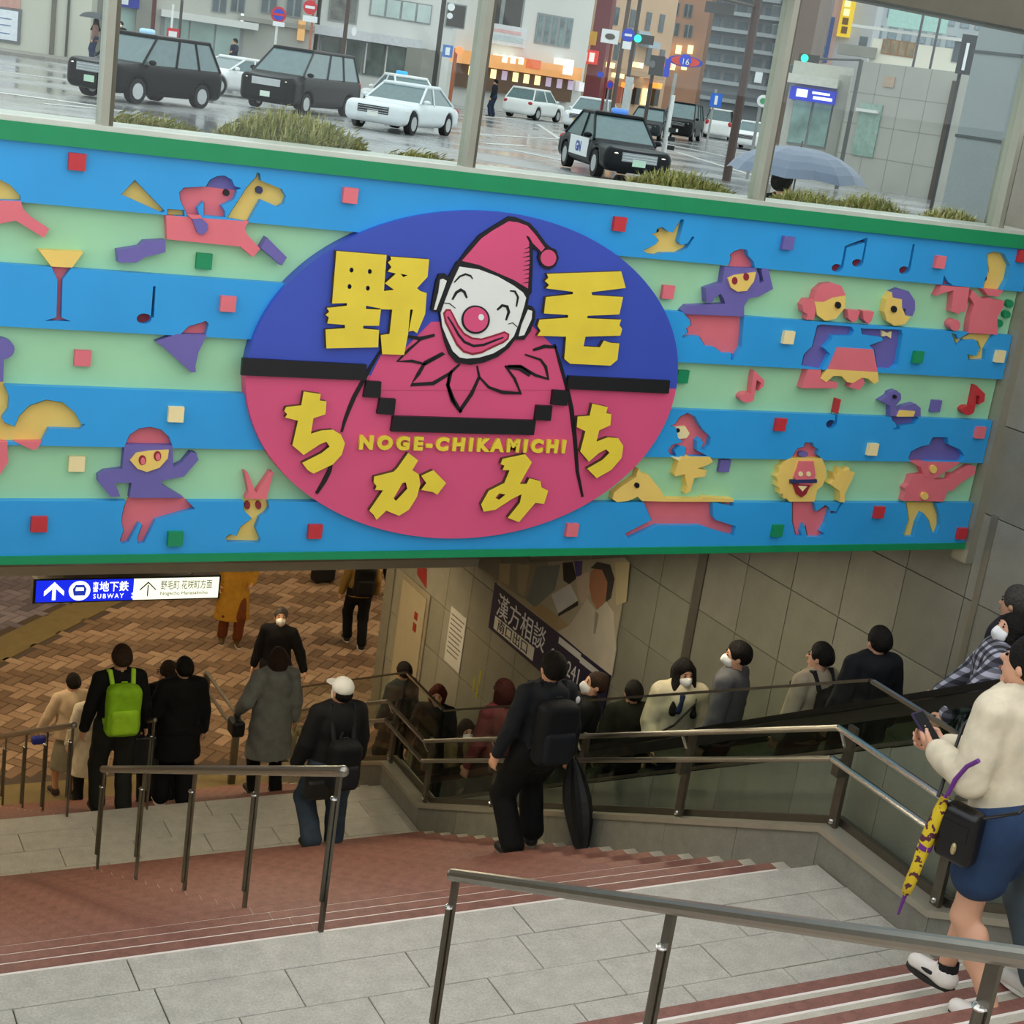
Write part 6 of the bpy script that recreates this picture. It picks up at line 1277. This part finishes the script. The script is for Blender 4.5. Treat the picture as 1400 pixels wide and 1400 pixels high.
e, t, k = pole(877, -10, 150, 64, 0.09, '4a423e', 'signal pole with a green light beside the round blue sign', 'traffic_signal', 'traffic light'); disc(e, 'signal_box', 880, 54, 64, 14, 6, mat('3a3c3c', 0.5), 0, 4, 0.2); disc(e, 'green_lamp', 872, 53, 64, 5, 5, mat('20e0a0', 0.4, emit=2.5), 0.21, 14)
disc(e, 'cabinet', 858, 128, 64, 5.5, 22, mat('c4c8c8', 0.5), 0.1, 4, 0.3)
e, t, k = pole(838, 48, 130, 66, 0.07, '7a2a26', 'dark red post with a white notice near the small white car', 'notice_post', 'sign'); disc(e, 'notice_plate', 834, 50, 66, 12, 9, WHT, 0, 4); disc(e, 'notice_mark', 834, 50, 66, 7, 4, mat('5a5048', 0.5), 0.02, 14)
disc(e, 'blue_plate', 821, 102, 66, 5, 4, BLU, 0, 14)
e, t, k = pole(834, 110, 140, 63, 0.04, '8a8a8a', 'small no-parking sign beside the small white car', 'road_sign', 'sign'); disc(e, 'sign_plate', 834, 116, 63, 5, 6, mat('a03060', 0.4)); disc(e, 'sign_face', 834, 116, 63, 3.5, 4, BLU, 0.02)
e, t, k = pole(896, 76, 178, 46, 0.06, '4a3f3a', 'black pedestrian signal box on a brown pole by the taxi', 'pedestrian_signal', 'traffic light'); disc(e, 'signal_box', 898, 90, 46, 10, 13, mat('3a3a3a', 0.5), 0, 4, 0.25); disc(e, 'lens', 892, 88, 46, 4, 5, mat('6a6c6c', 0.3), 0.26, 12)
e, t, k = pole(924, 100, 215, 44, 0.05, '9a9c9a', 'slim grey pole with a red and blue route sign', 'route_sign', 'sign')
disc(e, 'sign_plate', 937, 84, 44, 24, 7.5, BLU, 0, 24); disc(e, 'sign_face', 937, 84, 44, 20, 6.5, mat('d84038', 0.4), 0.02, 24); disc(e, 'shield', 937, 83, 44, 9, 9.5, mat('2a4ad0', 0.4), 0.04, 6)
d = ray(937, 85); k2 = 44; cpt = Vector((d[0] * k2, d[1] * k2, d[2] * k2 + ZC)); ff = Vector((-d[0], -d[1], 0)).normalized(); uu = Vector((-ff.y, ff.x, 0))
text_mesh('route_number', '16', 0.24, WHT, e, cpt + ff * 0.13 - Vector((0, 0, 0.07)), uu, (0, 0, 1), 0.01, 'CENTER'); disc(e, 'blue_plate', 912, 93, 44, 4, 12, BLU, 0, 4)
e, t, k = pole(921, 130, 212, 40, 0.05, 'e2e4e2', 'white marker post at the kerb beside the taxi bonnet', 'marker_post', 'post')
for i in range(3): disc(e, 'black_ring', 919 - i, 178 + i * 12, 40, 5, 3, blackp, 0.0, 4)
e, t, k = pole(979, 122, 165, 70, 0.05, '9a9c9a', 'blue arrow sign in front of the white minivan', 'road_sign', 'sign'); disc(e, 'sign_plate', 979, 137, 70, 8, 9, mat('2a6ad0', 0.4), 0, 4); disc(e, 'sign_arrow', 979, 137, 70, 2, 6, WHT, 0.02, 4)
e, t, k = pole(1040, -20, 210, 44, 0.13, '4a3a36', 'tall dark brown utility pole left of the right window post', 'utility_pole', 'pole'); disc(e, 'white_box', 1037, 106, 44, 5, 7, mat('d4d8dc', 0.5), 0, 4, 0.2)
MB().tube([t + Vector((0, 0, -0.6)), t + Vector((-1.6, -0.3, -0.55))], 0.05, 6).build('signal_arm', mat('55504c', 0.5), e, True); disc(e, 'signal_head', 984, 12, 44, 20, 7, mat('4a4a4a', 0.5), 0, 4, 0.2)
e, t, k = pole(1042, 130, 200, 48, 0.05, '8a8c8a', 'small green and white round sign beside the utility pole', 'road_sign', 'sign'); disc(e, 'sign_plate', 1043, 138, 48, 8, 8, WHT); disc(e, 'sign_ring', 1043, 138, 48, 4, 4, mat('50a070', 0.4), 0.02)
e, t, k = pole(1178, 82, 190, 50, 0.07, '5a5c5c', 'signal mast with green light over the station entrance', 'traffic_signal', 'traffic light'); disc(e, 'signal_box', 1106, 80, 50, 14, 5, mat('3a3c3c', 0.5), 0, 4, 0.2); disc(e, 'green_lamp', 1100, 80, 50, 5, 5, mat('20e0a0', 0.4, emit=2.5), 0.21, 14)
dA = ray(1100, 80); MB().tube([t, Vector((dA[0] * 50, dA[1] * 50, dA[2] * 50 + ZC))], 0.04, 6).build('mast_arm', mat('5a5c5c', 0.5), e, True)
for px, y0, lb in ((1263, 18, 'thin dark pole over the concrete enclosure'), (1290, 4, 'thin violet grey pole right of the enclosure')):
    pole(px, y0, 100, 60, 0.05, '5a5a60', lb, 'pole', 'pole')
e, t, k = pole(1323, 50, 110, 40, 0.05, '3a3a3c', 'dark framed street sign left of the concrete pillar', 'street_sign', 'sign'); disc(e, 'sign_frame', 1321, 75, 40, 10, 26, mat('3c3f42', 0.5), 0, 4, 0.1); disc(e, 'sign_slot', 1320, 78, 40, 2, 18, WHT, 0.1, 4)

# ---- people in the street
def street_person(label, px, py, dep, H=1.7, **kw):
    d = ray(px, py); return person(label, (d[0] * dep, d[1] * dep, ZST + 0.14 if px < 430 else ZST), kw.pop('yaw', 0.0), H, res=0.03, **kw)
def canopy_umbrella(label, c, col, R=0.55, hand=None):
    e = empty('umbrella', tuple(c), 0, label, 'umbrella'); n = 8; m = mat(col, 0.45, var=0.05)
    vs = [(c.x, c.y, c.z + R * 0.42)]; fs = []
    rings = 6
    for i in range(1, rings + 1):
        t_ = i / rings
        for j in range(n * 2):
            a_ = math.pi * j / n; rr = R * math.sin(t_ * 1.25) / math.sin(1.25) * (1 - 0.05 * (j % 2) * t_); vs.append((c.x + math.cos(a_) * rr, c.y + math.sin(a_) * rr, c.z + R * 0.42 * (1 - t_ ** 1.9) + 0.02 * (j % 2) * t_))
    N = n * 2
    fs += [(0, 1 + j, 1 + (j + 1) % N) for j in range(N)]
    for i in range(rings - 1): fs += [(1 + i * N + j, 1 + (i + 1) * N + j, 1 + (i + 1) * N + (j + 1) % N, 1 + i * N + (j + 1) % N) for j in range(N)]
    o = mk('canopy', vs, fs, m, e, True, False)
    for j in range(n):
        a_ = 2 * math.pi * j / n; MB().tube([(c.x, c.y, c.z + R * 0.38), (c.x + math.cos(a_) * R * .55, c.y + math.sin(a_) * R * .55, c.z + R * 0.25), (c.x + math.cos(a_) * R, c.y + math.sin(a_) * R, c.z)], 0.004, 5).build('rib', steel_d, e, True)
    MB().tube([(c.x, c.y, c.z + R * 0.5), tuple(hand or (c.x, c.y, c.z - 0.6))], 0.008, 6).build('shaft', steel_d, e, True)
    return e
hx_ = on_y(1076, 232, 11.0)
q = person('passer-by under grey umbrella just outside the planter', (hx_.x, hx_.y, ZST), -70 * D2R, hx_.z - ZST, 'short', top=('1a1a1e', 0.82, 0.03), bottom=('trousers', '16161a', 0.03), hands=((-0.27, 0.06, 0.84), (0.16, 0.26, 1.25)), res=0.02, head=(-0.15, 0))
canopy_umbrella('slate grey umbrella above the planter bushes', Vector((hx_.x + 0.22, hx_.y + 0.15, hx_.z - 0.06)), '6f7c92', 0.62)
q = street_person('pedestrian with dark umbrella by the pale wall at far left', 131, 30, 64, 1.72, yaw=1.2, top=('8a6a62', 0.8, 0.03), bottom=('trousers', '2c3a5c', 0.03), hair='long')
qq = q.location; canopy_umbrella('small dark grey umbrella at far left', Vector((qq.x - 0.1, qq.y, qq.z + 1.72)), '4a4f56', 0.6)
street_person('pedestrian in black with white mask behind the leftmost post', 165, 40, 64, 1.75, yaw=2.6, top=('15161a', 0.8, 0.03), bottom=('trousers', '1a1a1e', 0.03), mask=True)
street_person('person in dark blue uniform before the glass front', 320, 70, 63, 1.75, yaw=1.8, top=('1c2236', 0.85, 0.03), bottom=('trousers', '1a2030', 0.03), hands=((-0.45, 0.35, 1.2), (0.27, 0.04, 0.84)))
street_person('pedestrian in dark jacket right of the middle window post', 677, 118, 74, 1.75, yaw=0.8, top=('20222a', 0.8, 0.03), bottom=('trousers', '2c3448', 0.03))
# ---- planter with grass clumps, and the concrete pillar outside the glass
tag(MB().box(XL, YM + 0.33, ZST - 0.2, 8.6, YM + 1.05, ZS - 0.12).build('planter', mat('8a877c', 0.7, var=0.1)), 'long low planter outside the glass above the mural', kind='structure')
tag(MB().box(XL, YM + 0.36, ZS - 0.13, 8.55, YM + 1.0, ZS - 0.06).build('planter_soil', mat('4a4436', 0.9, var=0.3)), 'dark soil of the planter', kind='structure')
gms = [mat(c, 0.7, var=0.15) for c in ('a8a65e', 'bdb374', '8f9450', 'cfc48e')]
def clump(label, px, py, w, h, n):
    c = on_y(px, py, YM + 0.62); c.z = ZS - 0.08
    e = MB()
    for i in range(n):
        a_ = random.uniform(0, 6.283); rr = math.sqrt(random.random()); x = c.x + rr * math.cos(a_) * w / 2; y = c.y + rr * math.sin(a_) * 0.26
        hh = h * (1 - 0.6 * rr * rr) * random.uniform(0.55, 1.1); le = random.uniform(0.02, 0.10); b_ = random.uniform(0, 6.283); dx, dy = math.cos(b_) * le, math.sin(b_) * le; ww = random.uniform(0.004, 0.008)
        e.mat(random.randrange(4)); px_, py_ = -math.sin(b_) * ww, math.cos(b_) * ww
        e.add([(x - px_, y - py_, c.z), (x + px_, y + py_, c.z), (x + dx * .5 + px_, y + dy * .5 + py_, c.z + hh * .6), (x + dx * .5 - px_, y + dy * .5 - py_, c.z + hh * .6), (x + dx, y + dy, c.z + hh * (0.95 if le < .07 else 0.85))], [(0, 1, 2, 3), (3, 2, 4)])
        if random.random() < 0.5:
            z2 = c.z + hh * random.uniform(.3, .9); s_ = 0.014
            e.add([(x + dx * .4, y + dy * .4, z2), (x + dx * .4 + s_ * 2, y + dy * .4 + s_, z2 + s_), (x + dx * .4 + s_ * 3, y + dy * .4, z2 + s_ * 2), (x + dx * .4 + s_, y + dy * .4 - s_, z2 + s_ * 1.5)], [(0, 1, 2, 3)])
    r_ = empty('grass_clump', tuple(c), 0, label, 'plant', 'grass clumps in the planter'); e.build('foliage', gms, r_, True)
clump('low sparse grass clump right of the leftmost window post', 205, 172, 0.55, 0.14, 900)
clump('largest bushy grass clump below the black minivan', 400, 190, 0.85, 0.27, 2200)
clump('small thin grass clump below the silver saloon', 575, 214, 0.42, 0.11, 600)
clump('grass clump below the black and white taxi', 930, 255, 0.75, 0.20, 1500)
clump('grass clump right of the third window post under grey umbrella', 1105, 275, 0.5, 0.17, 1100)
clump('bushy grass clump in front of the concrete enclosure', 1190, 285, 0.5, 0.19, 1200)
clump('wispy grass clump at the foot of the concrete pillar', 1300, 300, 0.42, 0.17, 500)
pl = Fac('concrete_pillar', 'large grey concrete pillar outside the right end of the glass', (1306, 12.1), (1420, 11.6), 6, 1.2, mat('9aa2a4', 0.75, var=0.06, scale=1.2, bump=0.05, fine=0.08), 'pillar', ZST)
for zj in (zat(1340, 68, 11.6) - ZST, zat(1330, 188, 11.6) - ZST): pl.box('joint', -0.01, pl.W, zj - 0.012, zj + 0.012, -0.3, 0.006, mat('5a6062', 0.8))
# ================================================================== HANGING SIGN, POSTER AND NOTICES
sg = empty('hanging_sign', (4.2, 15.9, 2.9), 0, 'lit blue and white direction sign hanging under the soffit', 'sign')
YS = 15.95
a = on_y(50, 794, YS); b = on_y(300, 789, YS); c = on_y(300, 814, YS)
x0, x1 = a.x, b.x; z1 = (a.z + b.z) / 2 + 0.0; z0 = z1 - 0.245
MB().box(x0 - 0.03, YS + 0.002, z0 - 0.015, x1 + 0.02, YS + 0.12, z1 + 0.02).build('housing', mat('26241f', 0.5), sg, True)
xm = x0 + (x1 - x0) * 0.52
MB().box(x0, YS - 0.004, z0, xm, YS + 0.004, z1).build('blue_panel', mat('1428d8', 0.4, var=0, emit=0.9), sg, True)
MB().box(xm, YS - 0.004, z0, x1, YS + 0.004, z1).build('white_panel', mat('f4f6dc', 0.4, var=0, emit=1.0), sg, True)
for x in (x0 + 0.3, x1 - 0.3): MB().tube([(x, YS + 0.06, z1), (x, YS + 0.06, 3.26)], 0.012, 6).build('hanger', steel_d, sg, True)
lw = mat('ffffff', 0.4, var=0, emit=1.1); lk = mat('4a4c44', 0.5, var=0); lg = mat('a9ad98', 0.5, var=0)
def arrow(x, m, s=1.0, thin=1.0):
    zc = (z0 + z1) / 2; h = 0.095 * s
    P = lambda q: [(x + u * s, zc + v * s) for u, v in q]
    t = 0.014 * thin
    for poly in ([(-t, -0.10), (t, -0.10), (t, 0.06), (-t, 0.06)], [(0, 0.105), (-0.105, 0.0), (-0.105, -0.04 * thin), (0, 0.105 - 0.045 * thin), (0.105, -0.04 * thin), (0.105, 0.0)]):
        board('arrow', [P(poly)], [], 0.004, 0.010, lambda u, v, d: (u, YS - d, v), m, sg)
arrow(x0 + 0.19, lw, 1.0, 1.3); arrow(xm + 0.16, lk, 0.85, 0.5)
xc = x0 + 0.46; zc = (z0 + z1) / 2
board('subway_mark', [[(xc + 0.115 * math.cos(t * math.pi / 12), zc + 0.112 * math.sin(t * math.pi / 12)) for t in range(24)]], [], 0.004, 0.009, lambda u, v, d: (u, YS - d, v), lw, sg)
bl = mat('2a44c8', 0.4, var=0, emit=0.5)
for q in ([(-0.06, -0.055), (0.06, -0.055), (0.075, 0.02), (0.045, 0.07), (-0.045, 0.07), (-0.075, 0.02)],):
    board('train_mark', [[(xc + u, zc + v) for u, v in q]], [[(xc + u, zc + v) for u, v in ((-0.045, 0.0), (0.045, 0.0), (0.04, 0.04), (-0.04, 0.04))]], 0.009, 0.012, lambda u, v, d: (u, YS - d, v), bl, sg)
text_mesh('lettering', '市', 0.062, lw, sg, (x0 + 0.60, YS - 0.006, zc + 0.045), (1, 0, 0), (0, 0, 1), 0.006, bold=0.001)
text_mesh('lettering', '営', 0.062, lw, sg, (x0 + 0.60, YS - 0.006, zc - 0.012), (1, 0, 0), (0, 0, 1), 0.006, bold=0.001)
text_mesh('lettering', '地下鉄', 0.125, lw, sg, (x0 + 0.67, YS - 0.006, zc - 0.005), (1, 0, 0), (0, 0, 1), 0.006, sx=0.86, bold=0.001)
text_mesh('lettering', 'SUBWAY', 0.075, lw, sg, (x0 + 0.61, YS - 0.006, zc - 0.095), (1, 0, 0), (0, 0, 1), 0.006, sx=0.9, space=1.35)
for i, w in enumerate((0.09, 0.13)): MB().box(x0 + 1.03, YS - 0.008, zc - 0.06 - i * 0.04, x0 + 1.03 + w, YS - 0.003, zc - 0.04 - i * 0.04).build('small_print', lw, sg, True)
text_mesh('lettering', '野毛町 花咲町方面', 0.115, lg, sg, (xm + 0.30, YS - 0.006, zc + 0.0), (1, 0, 0), (0, 0, 1), 0.006, sx=0.62)
text_mesh('lettering', 'Nogecho Hanasakicho', 0.06, lg, sg, (xm + 0.30, YS - 0.006, zc - 0.075), (1, 0, 0), (0, 0, 1), 0.006, sx=1.0)

# ---- advertisement on the panel wall: flat picture above a dark blue band
ad = empty('poster', (XW, 13.0, 3.0), 0, 'clinic poster with dark blue band on the panel wall under the soffit', 'poster')
YA, YB2 = 12.16, 14.82
zb0, zb1 = ZC - 6.16, ZC - 5.61
FX_ = lambda u, v, d: (XW - 0.012 - d, u, v)
topz = lambda y: soff(y) - 0.05
pic = board('picture', [[(YA, zb1), (YB2 - 0.05, zb1), (YB2 - 0.05, topz(YB2)), (YA + 0.1, topz(YA + 0.1)), (YA + 0.03, topz(YA) - 0.05), (YA, topz(YA) - 0.14)]], [], 0.0, 0.012, FX_, mat('b5ab90', 0.5, var=0.06, scale=2), ad)
band = board('blue_band', [[(YA, zb0), (YB2, zb0), (YB2, zb1), (YA, zb1)]], [], 0.0, 0.016, FX_, mat('14153c', 0.4, var=0.04), ad)
def pp(poly): return [(q.y, q.z) for q in (on_x(x, y, XW - 0.026) for x, y in poly)]
Z9b = lambda pts: [(540 + x * 340 / 1400, 750 + y * 250 / 1029) for x, y in pts]
def pict(name, c, poly, d): return board(name, [pp(Z9b(poly))], [], 0.006, 0.012 + d, FX_, mat(c, 0.5, var=0.05), pic)
pict('curtain', '9c9480', [(585, 85), (860, 75), (870, 250), (800, 320), (700, 270), (575, 175)], 0.001); pict('curtain_fold', 'c0b490', [(590, 85), (650, 85), (640, 210), (585, 180)], 0.002); pict('curtain_fold', 'b3a888', [(690, 90), (760, 90), (730, 270), (690, 245)], 0.002)
pict('wall_patch', '7f8682', [(800, 100), (930, 90), (900, 230), (790, 330), (740, 290)], 0.003); pict('desk', 'b39a72', [(750, 330), (830, 315), (990, 440), (900, 460), (850, 410)], 0.003); pict('screen', 'd3d3d0', [(880, 260), (985, 200), (1030, 290), (920, 365)], 0.004); pict('screen_edge', '2a2a2c', [(920, 365), (1030, 295), (1030, 320), (920, 382)], 0.005)
pict('dark_hair_figure', '241e1e', [(945, 80), (1000, 75), (1020, 170), (980, 200), (950, 180)], 0.005); pict('small_figure', 'cdb9a4', [(1020, 160), (1090, 130), (1095, 260), (1050, 310), (1030, 250)], 0.005); pict('violet_patch', '4a4480', [(1010, 70), (1055, 70), (1050, 150), (1020, 160)], 0.006)
pict('white_coat', 'cfc6b4', [(1080, 280), (1130, 350), (1190, 300), (1230, 360), (1245, 560), (1220, 715), (1060, 590), (920, 470), (985, 430), (1040, 350)], 0.006)
pict('face', 'b07a58', [(1105, 130), (1150, 90), (1200, 110), (1215, 210), (1180, 300), (1140, 345), (1110, 290), (1095, 210)], 0.008); pict('head_hair', '3a3632', [(1105, 110), (1140, 75), (1210, 90), (1235, 170), (1215, 280), (1190, 300), (1200, 190), (1170, 120)], 0.010); pict('coat_line', '9c9280', [(1130, 350), (1150, 370), (1130, 480), (1120, 480)], 0.008); pict('pale_wall', 'c9bb92', [(1240, 75), (1320, 75), (1300, 300), (1245, 320)], 0.003)
wt = mat('e6e6ea', 0.5, var=0.02)
yb = lambda f: YB2 - (YB2 - YA) * f
text_mesh('lettering', '漢方相談', 0.30, wt, band, (XW - 0.031, yb(0.05), zb1 - 0.31), (0, -1, 0), (0, 0, 1), 0.004, sx=1.0)
def slab(name, f0, f1, g0, g1, c, d=0.004):
    H_ = zb1 - zb0; return board(name, [[(yb(f0), zb1 - H_ * g0), (yb(f1), zb1 - H_ * g0), (yb(f1), zb1 - H_ * g1), (yb(f0), zb1 - H_ * g1)]], [], 0.015, 0.016 + d, FX_, mat(c, 0.5, var=0.02), band)
slab('white_box', 0.05, 0.42, 0.64, 0.92, 'd8d8cc'); slab('white_box', 0.60, 0.78, 0.05, 0.18, 'dcdcdc'); slab('white_box', 0.78, 0.95, 0.10, 0.22, 'dcdcdc'); slab('blue_box', 0.90, 0.98, 0.14, 0.30, '3a9ac8'); slab('white_box', 0.50, 0.75, 0.78, 0.95, 'd8d8cc')
text_mesh('lettering', '南口出口', 0.15, mat('2a2a38', 0.5), band, (XW - 0.034, yb(0.08), zb0 + 0.07), (0, -1, 0), (0, 0, 1), 0.004, sx=1.3)
text_mesh('lettering', '045-241', 0.24, wt, band, (XW - 0.031, yb(0.55), zb1 - 0.36), (0, -1, 0), (0, 0, 1), 0.004, sx=0.85)
# ---- white notice sheet
no = empty('notice', (XW, 15.6, 2.2), 0, 'white printed notice sheet on the wall beside service door', 'notice')
q = [on_x(x, y, XW - 0.008) for x, y in ((617, 828), (637, 846), (628, 921), (607, 902))]
ya, yb_, za, zb_ = (q[0].y + q[3].y) / 2, (q[1].y + q[2].y) / 2, (q[0].z + q[1].z) / 2, (q[2].z + q[3].z) / 2
MB().box(XW - 0.008, min(ya, yb_), zb_, XW - 0.001, max(ya, yb_), za).build('sheet', mat('c9c9c2', 0.6, var=0.03), no, True)
for i in range(9):
    z = za - (za - zb_) * (0.12 + i * 0.085); MB().box(XW - 0.0095, min(ya, yb_) + 0.04 + 0.03 * (i % 3), z - 0.008, XW - 0.0075, max(ya, yb_) - 0.04, z + 0.008).build('text_line', mat('6a6a68', 0.6), no, True)
# red emblem and yellow scrawl on the wall
p = on_x(577, 787, XW - 0.01); tag(board('wall_emblem', [[(p.y - 0.16, p.z - 0.12), (p.y + 0.16, p.z - 0.04), (p.y + 0.18, p.z + 0.10), (p.y - 0.1, p.z + 0.12)]], [], 0.0, 0.006, lambda u, v, d: (XW - d, u, v), mat('8c2420', 0.5)), 'small red emblem high on the wall above the service door', 'sign')
st = MB()
for (x, y) in ((648, 935), (652, 945), (656, 926)):
    q = on_x(x, y, XW - 0.004); st.box(XW - 0.004, q.y - 0.02, q.z - 0.09, XW - 0.001, q.y + 0.02, q.z + 0.09)
tag(st.build('wall_marking', mat('a8a030', 0.6)), 'faint yellow marking on the panel wall', 'marking')
